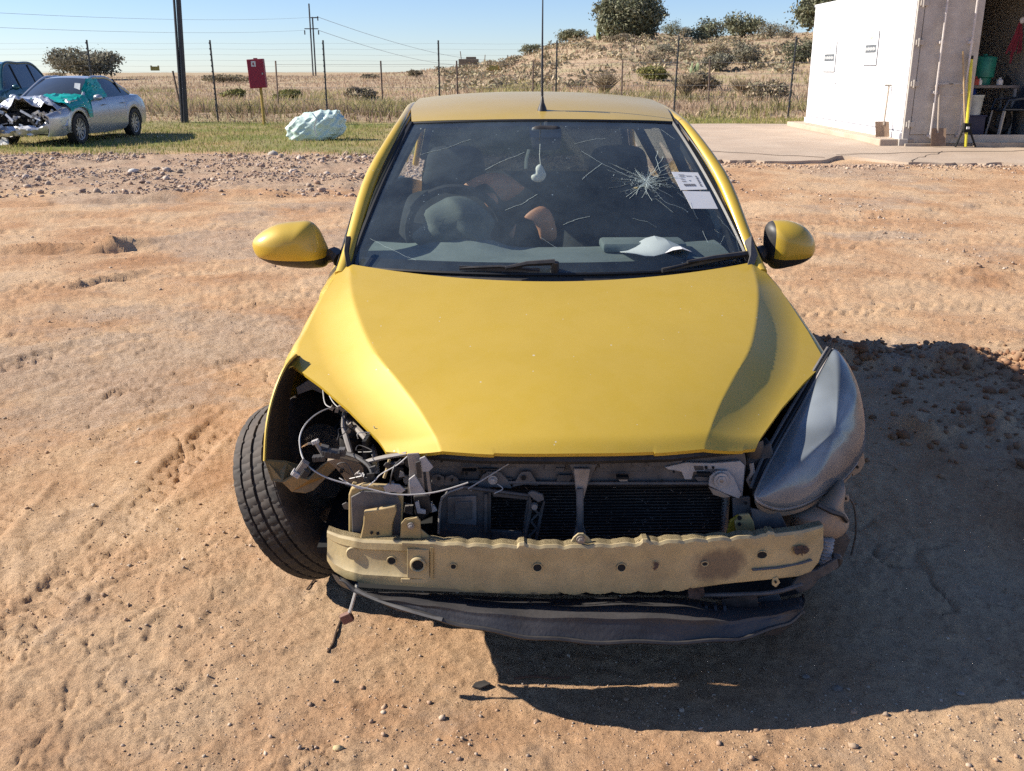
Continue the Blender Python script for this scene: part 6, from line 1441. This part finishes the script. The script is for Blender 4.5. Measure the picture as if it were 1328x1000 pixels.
k = MB(); k.tube([(0, 0, 0), (-.20, .18, 1.62)], .016, 8); o = k.build('broomstick', WOOD, None, True); o.location = (cx0 + 1.02, cy0 - .30, sz_ + .02); tag(o, 'bare wooden stick crossing the yellow pole by the container door', 'stick')
t = thing('yellow_pole', 'bright yellow pole with a black foot leaning on the container door', 'pole', (cx0 + 1.00, cy0 - .34, sz_ + .01))
k = MB(); k.tube([(0, 0, 0), (0, .24, 1.50)], .028, 8); k.build('shaft', YEL, t, True); k = MB(); k.tube([(0, .24, 1.49), (0, .25, 1.55)], .034, 8); k.build('cap', DARK, t, True)
k = MB()
for a in (-1, 1): k.tube([(0, .08, .45), (.14 * a, .02, .10), (.18 * a, 0, .0)], .018, 5)
k.box((0, .05, .33), (.12, .08, .16)); k.build('foot_bracket', DARK, t, True)
k = MB(); k.box((0, .0, .33), (.05, .03, .04)); k.build('foot_badge', PAPER, t)
k = MB(); k.bar((0, 0, .03), (.62, .02, .03), .05, .05); o = k.build('timber_offcut', OLDW, None, bevel=.004); o.location = (cx0 - .02, cy0 - .16, sz_); tag(o, 'pale timber lying under the beige container door', 'timber')
k = MB(); k.bar((0, 0, .04), (1.30, .03, .04), .09, .07); o = k.build('timber_beam', OLDW, None, bevel=.004); o.location = (cx0 + 1.20, cy0 - .22, sz_); tag(o, 'long weathered beam lying at the open container doorway', 'timber')

# ================================================================== FENCES, POLES, BOX
POSTM = mat('black_fence_post', (0.02, 0.02, 0.02), 0.6); INS = mat('insulator_grey', (0.08, 0.08, 0.08), 0.5); RUSTP = mat('rusty_post', (0.16, 0.11, 0.08), 0.8); WIREM = mat('fence_wire', (0.30, 0.29, 0.28), 0.5, 0.4)
fn = thing('electric_fence', 'tall wire fence on thin black posts running along the edge of the veld', 'fence', (0, 31.6, 0))
FP = [(-190, 160), (127, 168), (283, 158), (425, 156), (571, 157), (720, 157), (873, 158), (1021, 158), (1172, 158), (1330, 158)]
lean = {283: -4, 425: -1, 127: 0, 571: -1, 720: 3, 873: 6, 1021: 8}
tops = []
for px, py in FP:
    d = ray(px, py); Y = 31.6; x = d[0] / d[1] * Y; z0 = gh(x, Y); H_ = 2.42
    tx = x + lean.get(px, 0) / F * 30 * .35
    k = MB(); k.tube([(x, 0, z0 - .1), (tx, 0, z0 + H_)], .028, 6); p_ = k.build('post', POSTM, fn, True)
    k = MB()
    for q in range(13): zz = z0 + .35 + q * .165; xx = x + (tx - x) * (zz - z0) / H_; k.tube([(xx, -.03, zz), (xx, -.07, zz)], .032, 5)
    k.build('insulators', INS, p_)['kind'] = 'stuff'; tops.append((x, tx, z0, H_))
k = MB()
for q in range(13):
    for a, b in zip(tops[:-1], tops[1:]):
        za, zb = a[2] + .35 + q * .165, b[2] + .35 + q * .165; fa = (za - a[2]) / H_
        k.tube([(a[0] + (a[1] - a[0]) * fa, -.07, za), ((a[0] + b[0]) / 2, -.07, (za + zb) / 2 - .02), (b[0] + (b[1] - b[0]) * fa, -.07, zb)], .0022, 3)
k.build('wires', WIREM, fn)
fn2 = thing('old_fence', 'low sagging fence with thin rusty posts out in the veld', 'fence', (0, 42, 0)); tp = []
for px in (362, 497, 594, 690, 805, 918, 1046):
    d = ray(px, 150); Y = 42; x = d[0] / d[1] * Y; z0 = gh(x, Y); k = MB(); k.tube([(x, 0, z0 - .1), (x + random.uniform(-.05, .05), 0, z0 + 1.9)], .035, 5); k.build('post', RUSTP, fn2); tp.append((x, z0))
k = MB()
for q in range(4):
    for a, b in zip(tp[:-1], tp[1:]): k.tube([(a[0], 0, a[1] + .4 + q * .45), (b[0], 0, b[1] + .4 + q * .45)], .006, 3)
k.build('wires', WIREM, fn2)
STEELP = mat('pole_dark_steel', (0.05, 0.05, 0.055), 0.5, 0.3)
def ypt(px, py, Y): p = at_y(px, py, Y); return p
def ground_at_px(px, Y): d = ray(px, 150); x = d[0] / d[1] * Y; return np.array([x, Y, gh(x, Y)])
b0 = ground_at_px(240, 31.0); t0 = ypt(226, -90, 31.0)
up_ = thing('utility_pole', 'tall dark double pole leaning slightly left beside the electric fence', 'pole', tuple(b0)); d_ = t0 - b0
k = MB(); k.tube([(0, 0, -.1), tuple(d_)], [.085, .065], 10); k.build('pole_shaft', STEELP, up_, True)
k = MB(); k.tube([(-.10, -.02, -.1), tuple(d_ + np.array([-.14, -.02, 0]))], [.045, .035], 8); k.build('pole_shaft', STEELP, up_, True)
b1 = ground_at_px(238, 31.2); t1 = ypt(224, 92, 31.2); k = MB(); k.tube([(0, 0, -.1), tuple(t1 - b1)], .03, 6); o = k.build('leaning_stay', RUSTP); o.location = tuple(b1); tag(o, 'thin stay leaning against the foot of the tall dark pole', 'post')
# red cabinet on a yellow post
RED = mat('dark_red_paint', (0.30, 0.012, 0.035), 0.45, var=.06); YP = mat('mustard_paint', (0.42, 0.28, 0.06), 0.6)
cb0 = ground_at_px(342, 30.4); cbx = thing('hose_cabinet', 'dark red metal cabinet mounted on a mustard yellow post by the fence', 'cabinet', tuple(cb0))
mm = 30.4 * 1.0 / F
k = MB(); k.tube([(0, 0, -.1), (-.03, 0, 1.08)], .045, 8); k.build('post', YP, cbx, True)
k = MB(); k.box((-.10, 0, 1.46), (.48, .22, .82), Matrix.Rotation(R(-3), 3, 'Y')); bx = k.build('cabinet_body', RED, cbx, bevel=.01)
k = MB(); k.box((-.10, -.115, 1.46), (.45, .015, .78), Matrix.Rotation(R(-3), 3, 'Y')); dr_ = k.build('cabinet_door', RED, cbx, bevel=.004)
k = MB(); k.box((.09, -.13, 1.46), (.04, .02, .05)); k.build('door_handle', PALE_GREY, dr_)
k = MB(); k.box((-.16, -.1245, 1.735), (.13, .002, .15)); lb_ = k.build('cabinet_label', PAPER, dr_); k = MB(); k.box((-.165, -.1265, 1.735), (.045, .002, .08)); k.box((-.14, -.1265, 1.70), (.02, .002, .03)); k.build('label_symbol', RED, lb_)
k = MB(); k.box((-.12, 0, 1.885), (.10, .10, .03)); k.build('cabinet_lug', RED, cbx)
# small yellow plate on the fence
p = ypt(201, 89, 31.55); k = MB(); k.box((0, 0, 0), (.27, .02, .12)); k.box((-.11, -.002, .07), (.05, .02, .04)); k.box((.11, -.002, .07), (.05, .02, .04)); o = k.build('warning_sign', mat('sign_ochre', (0.42, 0.32, 0.08), 0.6)); o.location = tuple(p); tag(o, 'small ochre warning sign hung on the fence wires behind the silver sedan', 'sign')
o2 = o.copy(); COL.objects.link(o2); o2.location = tuple(ypt(640, 88, 31.55)); o2['label'] = 'small ochre warning sign on the fence left of the antenna'
o['group'] = o2['group'] = 'warning signs on the fence'
# pylon far away and power lines
pb = np.array([(408 - 664) / F * 150 * .955, 150, 0.0]); pb[2] = gh(pb[0], 150); m_ = 150 * .957 / F
py_ = thing('power_pylon', 'distant two pole power line mast on the horizon', 'mast', tuple(pb))
for dx, top in ((-.15, 10.0), (.25, 8.2)): k = MB(); k.tube([(dx, 0, 0), (dx, 0, top)], .11, 6); k.build('mast_pole', STEELP, py_, True)
for z, a, b in ((8.1, -.1, 1.1), (6.6, -1.0, 1.0)): k = MB(); k.box(((a + b) / 2, 0, z), (b - a, .12, .13)); k.build('cross_arm', STEELP, py_)
k = MB()
for x, z in ((1.0, 8.2), (-1.0, 6.3), (1.0, 6.3)): k.tube([(x, 0, z - .5), (x, 0, z + .1)], .09, 5)
k.build('insulators', STEELP, py_)
LN = mat('line_grey', (0.32, 0.34, 0.36), 0.6)
def line(lab, P0, P1, sag, r):
    k = MB(); k.tube([lerp(P0, P1, t) - np.array([0, 0, sag * 4 * t * (1 - t)]) for t in np.linspace(0, 1, 18)], r, 4); o = k.build('power_line', LN, None); tag(o, lab, 'cable', 'overhead power lines')
pa = pb + np.array([1, 0, 8.2]); pc = pb + np.array([-1, 0, 6.4])
line('highest overhead line crossing the sky to the left edge', pa, at_y(-200, 5, 60), .6, .011)
line('lower overhead line crossing the sky to the left edge', pc, at_y(-200, 26, 60), .5, .011)
line('upper overhead line sinking from the mast towards the hill', pa, at_y(640, 78, 320), 1.5, .03)
line('lower overhead line sinking from the mast towards the hill', pb + np.array([1, 0, 6.4]), at_y(600, 84, 320), 1.2, .03)
# farm things on the skyline
p = ypt(607, 78, 100); sb = on_hill(608, 86, (90, 125)); k = MB(); k.box((0, 0, .5), (2.4, 1.4, 1.0)); k.box((.3, 0, 1.1), (1.2, 1.0, .3)); k.bar((-.9, 0, 1), (-1.0, 0, 1.9), .1, .1); k.bar((1.9, 0, .2), (2.0, 0, 1.5), .1, .1); o = k.build('stone_ruin', mat('ruin_grey', (0.22, 0.18, 0.13), 0.9, vs=3), None, bevel=.1); o.location = sb; tag(o, 'small dark ruin on the left foot of the hill ridge', 'ruin')

# ================================================================== CRUMPLED WHITE SACK
SACK = mat('pale_green_tarp', (0.58, 0.74, 0.67), 0.5, var=0.06, vs=3, dust=.1)
bx0 = at_z(407, 183, 0); bm = bmesh.new(); bmesh.ops.create_icosphere(bm, subdivisions=6, radius=1)
V = np.array([v.co[:] for v in bm.verts]); 
n1 = np.abs(fbm(V[:, 0] * 1.3 + V[:, 2], V[:, 1] * 1.3 - V[:, 2] * .7, 1.0, 3, 7)); n2 = fbm(V[:, 0] * 2 - V[:, 2], V[:, 1] * 2 + V[:, 2], .6, 2, 9)
sc = 1 - .35 * n1 + .10 * n2
for v, s_2 in zip(bm.verts, sc):
    p = np.array(v.co[:]) * s_2; p = np.sign(p) * np.abs(p) ** .72
    fold = .035 * abs(math.sin(p[0] * 5 + p[2] * 3 + 1.3 * math.sin(p[2] * 4))) + .03 * abs(math.sin(p[0] * 9 - p[2] * 7 + p[1] * 4)) + .008 * abs(math.sin(p[0] * 23 + p[2] * 17))
    v.co = (p[0] * .70 * (1 - fold), p[1] * .5 * (1 - fold), max(0, (p[2] * .40 + .30 + .10 * p[0]) * (1 - fold)))
me = bpy.data.meshes.new('tarp_sack'); bm.to_mesh(me); bm.free(); me.materials.append(SACK); me.polygons.foreach_set('use_smooth', [True] * len(me.polygons)); o = bpy.data.objects.new('tarp_sack', me); COL.objects.link(o)
o.location = (bx0[0], bx0[1] + .4, gh(bx0[0], bx0[1] + .4) - .02); tag(o, 'big pale green crumpled sack lying on the grass', 'sack')
k = MB(); k.tube([(bx0[0] + .02, bx0[1] - .05, .62 + .0), (bx0[0] + .12, bx0[1] - .12, .5), (bx0[0] + .05, bx0[1] - .14, .3), (bx0[0] + .1, bx0[1] - .13, .12)], .02, 4, flat=.3)
kk = k.build('sack_strap', PAPER, None); kk.parent = o; kk.matrix_parent_inverse = Matrix.Translation(-Vector(o.location))

# ================================================================== BACKGROUND CARS
SILV = mat('silver_paint', (0.50, 0.51, 0.53), 0.35, 0.55, var=0.03, coat=.5); TEALC = mat('dark_teal_paint', (0.02, 0.10, 0.12), 0.35, .3, coat=.6)
DGLASS = mat('tinted_glass', (0.05, 0.06, 0.07), 0.08, var=.05, spec=.8, coat=.5); TEALW = mat('teal_plastic_wrap', (0.0, 0.36, 0.29), 0.3, var=0.1, vs=7, coat=.4)
def bgcar(name, lab, loc, rz, L_, hw, H_, belt, paint, hood_end, ws_top, roof_end, rg_end, suv=False):
    root = thing(name, lab, 'car', loc, rz); ax = (L_ * .19, L_ * .79); rw = .335 if not suv else .37
    sp = dict(wm=belt * .66, arches=[(ax[0], rw, rw + .05), (ax[1], rw, rw + .05)],
        wb=[(0, belt * .70), (.15, belt * .78), (.6, belt * .88), (hood_end, belt), (roof_end, belt * 1.05), (L_ - .5, belt * 1.06), (L_, belt * .98)],
        ub=[(0, hw * .62), (.2, hw * .82), (.6, hw * .90), (L_ - .5, hw * .88), (L_, hw * .70)], um=[(0, hw * .72), (.15, hw * .88), (.5, hw * .98), (1, hw), (L_ - .6, hw), (L_ - .1, hw * .90), (L_, hw * .78)],
        sill=[(0, .22), (L_ * .5, .20), (L_, .28)])
    top = lambda v, s: np.array([s * itp(v, sp['ub']), v, itp(v, sp['wb']) + .05 * (1 - s * s)])
    hull = []
    ws0 = [(s * hw * .80, hood_end + .0 + .22 * s * s - .08, belt + .02) for s in np.linspace(-1, 1, 13)]; ws1 = [(s * hw * .60, ws_top + .08 * s * s, H_ - .04 - .03 * s * s) for s in np.linspace(-1, 1, 13)]
    def roofp(s, v): 
        t = (v - ws_top) / (roof_end - ws_top); return (s * hw * .61, v, H_ - .04 - .035 * s * s + .04 * math.sin(min(max(t, 0), 1) * math.pi))
    k = MB(); k.grid(ruled(ws0, ws1, 7, (0, -.03, .02))); k.build('windscreen', DGLASS, root, True)
    k = MB(); k.solid(np.array([[roofp(s, v + .08 * s * s * (1 - t)) for s in np.linspace(-1, 1, 13)] for t, v in [(t, ws_top + (roof_end - ws_top) * t) for t in np.linspace(0, 1, 12)]]), (0, 0, -.02)); k.build('roof', paint, root, True)
    rg0 = [roofp(s, roof_end) for s in np.linspace(-1, 1, 13)]; rg1 = [(s * hw * .78, rg_end - .1 * s * s, belt * 1.08) for s in np.linspace(-1, 1, 13)]
    k = MB(); k.grid(ruled(rg0, rg1, 6, (0, .03, .03))); k.build('rear_window', DGLASS, root, True)
    if not suv: k = MB(); k.solid(np.array([[top(v, s) for s in np.linspace(-1, 1, 11)] for v in np.linspace(rg_end - .12, L_, 8)]), (0, 0, -.02)); k.build('boot_lid', paint, root, True)
    k = MB(); k.solid(ruled([side_pt(sp, L_, 0) * np.array([s, 1, 1]) + np.array([0, .04 * (1 - s * s), 0]) for s in np.linspace(-1, 1, 9)], [side_pt(sp, L_, 1) * np.array([s, 1, 1]) for s in np.linspace(-1, 1, 9)], 6, (0, .08, 0)), (0, -.02, 0)); k.build('rear_bumper', paint, root, True)
    for sg in (-1, 1):
        v1 = hood_end + .05; vb = L_ * .50; vc = L_ * .715
        for nm, a, b in (('front_wing', .02, v1), ('front_door', v1 + .008, vb), ('rear_door', vb + .008, vc), ('rear_wing', vc + .008, L_)):
            k = MB(); k.solid(side_panel(sp, a, b, sg, 12, 14), (-sg * .02, 0, 0)); dd = k.build(nm, paint, root, True, angle=40)
            if 'door' in nm: q = side_pt(sp, b - .2, .2); k = MB(); k.tube([(sg * (q[0] + .03), b - .30, q[2]), (sg * (q[0] + .045), b - .2, q[2]), (sg * (q[0] + .03), b - .12, q[2])], .014, 6); k.build('door_handle', paint, dd, True)
        pil = spl([(hw * .86, hood_end + .08, belt), (hw * .80, hood_end + .16, belt + .05), (hw * .63, ws_top + .05, H_ - .075), (hw * .625, (ws_top + roof_end) / 2, H_ - .035), (hw * .625, roof_end, H_ - .075), (hw * .80, rg_end - .1, belt * 1.10)], 30) * np.array([sg, 1, 1])
        k = MB(); k.tube(pil, .04, 7, flat=.8); k.build('roof_rail', paint, root, True)
        vs_ = np.linspace(hood_end + .25, rg_end - .25, 24); k = MB(); k.grid(ruled(pil[3:27] + np.array([sg * .012, 0, -.02]), [side_pt(sp, v, 0) * np.array([sg, 1, 1]) for v in vs_], 5)); k.build('side_window', DGLASS, root, True)
        for vv in (vb, vc): k = MB(); k.bar((sg * hw * .65, vv, H_ - .08), (sg * (side_pt(sp, vv, 0)[0] + .008), vv, belt), .06, .02, (sg, 0, 0)); k.build('window_pillar', DARK, root)
        k = MB(); k.pillow([(sg * (hw + .10 + .10 * math.cos(a)), hood_end + .32, belt + .05 + .07 * math.sin(a)) for a in np.linspace(0, 6.283, 16, endpoint=False)], (0, -.07, 0), (0, .05, 0), 4); k.bar((sg * (hw - .06), hood_end + .34, belt), (sg * (hw + .06), hood_end + .32, belt + .02), .05, .03); k.build('door_mirror', paint, root, True)
        for a in ax:
            we = part_empty('wheel', root, (sg * (hw - .10), a, rw)); tm, rm = wheel_meshes(rw, .21, rw * .68, False, 48, 10)
            for mb_, nn, mt in ((tm, 'tyre', RUBBER), (rm, 'rim', RIMM)): kk = MB(); kk.v = [(p[0] * sg, p[1], p[2]) for p in mb_.v]; kk.f = mb_.f; kk.build(nn, mt, we, True)
    k = MB(); k.box((0, L_ * .5, .35), (hw * 1.5, L_ * .62, .30)); k.box((0, 1.05, .48), (hw * 1.35, .9, .5)); k.box((0, L_ * .52, belt * .7), (hw * 1.4, L_ * .5, .3)); k.build('chassis', DARK, root)
    return root, sp, top
sed, sps, tps = bgcar('silver_sedan', 'silver saloon with crushed front end and teal plastic over its bonnet, parked on the grass', (-10.42, 21.35, .0), R(-4), 4.6, .885, 1.44, .93, SILV, 1.30, 2.10, 3.10, 3.90)
sed.location.z = gh(-10.4, 23.5) + .0
rs = random.Random(8)
P = []
for v in np.linspace(.25, 1.32, 14):
    row = []
    for s in np.linspace(-1, 1, 17):
        p = tps(v, s); f = 1 - sst((v - .4) / .8); p = p + np.array([0, 0, .07 * f * math.sin(s * 7 + v * 9) + .05 * f * rs.uniform(-1, 1) + .10 * f * (1 - abs(s)) + .04]); row.append(p)
    P.append(row)
k = MB(); k.solid(np.array(P), (0, 0, .012)); k.build('crumpled_bonnet', SILV, sed, False)
k = MB(); k.box((0, .42, .52), (1.4, .30, .34)); k.build('nose_cavity_shade', DARK, sed)  # black box paints the shade of the open engine cavity
BR = mat('bright_scrap', (0.55, 0.55, 0.56), 0.35, .4, vs=9)
for q in range(46):
    k = MB(); x = rs.uniform(-.72, .72); z = rs.uniform(.38, .72); c = Vector((x, .22 + .12 * (x / .8) ** 2 - rs.random() * .12, z)); a = rs.uniform(-1.2, 1.2)
    k.box(c, (rs.uniform(.06, .30), .03, rs.uniform(.02, .07)), Matrix.Rotation(a, 3, 'Y') @ Matrix.Rotation(rs.uniform(-.6, .6), 3, 'Z')); k.build('bent_scrap', BR if q % 3 else DARK, sed)
P = []
for t in np.linspace(0, 1, 7):
    row = []
    for s in np.linspace(-1, 1, 25): row.append((s * .86, .10 + .36 * abs(s) ** 2.5 - .07 * math.sin(t * 3.1) + .03 * rs.uniform(-1, 1), .24 + .20 * t + .06 * (s * .8) + .012 * rs.uniform(-1, 1) + (.08 if s > .5 else 0) * t))
    P.append(row)
k = MB(); k.solid(np.array(P), (0, .02, 0)); k.build('hanging_bumper', SILV, sed, True, angle=30)
k = MB(); k.pillow([(.62 + .09 * math.cos(a), .12, .30 + .06 * math.sin(a)) for a in np.linspace(0, 6.28, 12, endpoint=False)], (0, -.03, 0), None, 3); k.build('fog_lamp_hole', DARK, sed)
# teal plastic draped over bonnet, wing and front window
P = []
for v in np.linspace(.55, 2.35, 26):
    row = []
    for t in np.linspace(0, 1, 24):
        if v < 1.45:
            if t < .55: s = -.1 + 1.1 * t / .55; p = tps(v, min(s, .98)) + np.array([0, 0, .075])
            else: p = side_pt(sps, v, (t - .55) / .45 * .55) + np.array([.03, 0, 0])
        else:
            f = (v - 1.45) / .9; tp_ = np.array([.60, max(v, 1.6), min(1.0 + (v - 1.45) * .9, 1.37)]); bt_ = side_pt(sps, v, .0) + np.array([.035, 0, -.02 + .03 * f]); p = lerp(tp_, bt_, t) + np.array([.03, 0, .01])
        row.append(p + np.array([.02 * rs.uniform(0, 1), 0, .03 * rs.uniform(-1, 1) * (t < .55)]))
    P.append(row)
k = MB(); k.solid(np.array(P), (0, 0, .006)); o = k.build('plastic_wrap', TEALW, None, True, angle=25); o.parent = None
o.location = sed.location; o.rotation_euler = sed.rotation_euler; tag(o, 'torn teal plastic sheet draped over the silver saloon bonnet and front window', 'plastic sheet')
k = MB(); k.add([(-.0, 0, 0), (.14, 0, 0), (.13, .09, .16), (-.0, .09, .17)], [(0, 1, 2, 3)]); o = k.build('windscreen_sticker', PAPER, sed); o.location = (.42, 1.66, 1.12)
k = MB(); k.pillow([(-.1 + .45 * math.cos(a), 1.60 + .02 * math.sin(a), 1.02 + .07 * math.sin(a)) for a in np.linspace(0, 6.28, 14, endpoint=False)], (0, -.06, .04), None, 4); k.build('spent_airbag', LINER, sed, True)
suv, sp2, tp2 = bgcar('dark_car', 'dark teal high car standing behind the silver saloon at the left edge', (-13.75, 24.6, 0), R(0), 4.5, .92, 1.76, 1.08, TEALC, 1.25, 1.9, 3.6, 4.2, True)
suv.location.z = gh(-13.7, 26.5)
k = MB(); k.solid(np.array([[tp2(v, s) for s in np.linspace(-1, 1, 9)] for v in np.linspace(0, 1.3, 7)]), (0, 0, -.02)); k.build('bonnet', TEALC, suv, True)
k = MB(); k.solid(ruled([tp2(0, s) for s in np.linspace(-1, 1, 9)], [(s * .7, -.05, .3) for s in np.linspace(-1, 1, 9)], 5, (0, -.08, 0)), (0, .02, 0)); k.build('front_bumper', TEALC, suv, True)
k = MB(); k.add([(-11.9, 20.2, gh(-11.9, 20.2) + .02)], []); 
# white scrap beside the saloon
for lab, px, py, s_3 in (('white shard of bodywork in the grass below the silver saloon bumper', 4, 189, .12),):
    p = at_z(px, py, 0); k = MB(); k.prism([(-s_3, 0, 0), (s_3, 0, .02), (s_3 * .6, .1, .12), (-s_3 * .5, .1, .15)], (0, .03, .02)); o = k.build('body_shard', PAPER); o.location = (p[0], p[1], gh(p[0], p[1])); tag(o, lab, 'debris')

# ================================================================== DEBRIS ON THE YARD
def put(o, px, py, dz=0): p = at_z(px, py, 0); o.location = (p[0], p[1], gh(p[0], p[1]) + dz)
k = MB(); k.prism([(-.026, -.012, .0), (-.004, -.02, .001), (.024, -.002, .002), (.006, .014, .002), (-.018, .006, .0)], (0, 0, .004)); o = k.build('plastic_shard', BLACKP); put(o, 625, 891, .006); tag(o, 'small black plastic shard on the dirt in front of the car', 'debris')
k = MB(); k.tube([(-.075, .0, .004), (-.02, .004, .008), (.03, -.003, .006), (.075, .002, .007)], .0035, 5); o = k.build('dry_stick', mat('stick_brown', (0.10, 0.06, 0.04), .9), None, True); put(o, 703, 884, .003); tag(o, 'thin dark stick lying beside the black shard at the shadow tip', 'stick')
def pebble(lab, px, py, s, col, f=.6):
    V = IV * (1 + .25 * rng.uniform(-1, 1, (len(IV), 1))) * s * np.array([1.2, .9, f]); o = np_mesh('stone', V, IF, mat('stone_tone', col, .9, vs=30, bump=.3)); put(o, px, py, s * f * .4); tag(o, lab, 'stone', 'single stones on the yard')
pebble('pale yellow stone near the bottom edge of the yard', 438, 975, .012, (.55, .42, .22))
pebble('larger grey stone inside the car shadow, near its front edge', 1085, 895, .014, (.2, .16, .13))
pebble('brown stone just outside the shadow at the bottom of the yard', 1106, 974, .012, (.42, .30, .2))
pebble('lone tan stone on the dirt beside the left wheel track', 470, 893, .008, (.42, .26, .16))
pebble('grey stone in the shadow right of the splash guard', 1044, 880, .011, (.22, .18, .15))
pebble('small white stone on the dirt left of the splayed wheel', 178, 600, .010, (.6, .52, .42))
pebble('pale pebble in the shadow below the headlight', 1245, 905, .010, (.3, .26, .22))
pebble('big white stone in the rubble by the grass, left', 173, 228, .08, (.6, .55, .5))
pebble('round pale stone at the grass edge left of the sack', 355, 203, .10, (.45, .40, .34))
for lab, pts in (('twisted twig on the dirt below the hanging lead', ((442, 806), (436, 822), (432, 838), (425, 850))), ('short twig pointing down left beside the beam', ((408, 752), (404, 758), (398, 766)))):
    k = MB(); P = []
    for a, b in pts: p = at_z(a, b, 0); P.append((p[0], p[1], gh(p[0], p[1]) + .004))
    k.tube(P, .003, 5); o = k.build('twig', mat('twig_brown', (0.13, 0.08, 0.05), .9), None, True); tag(o, lab, 'twig')
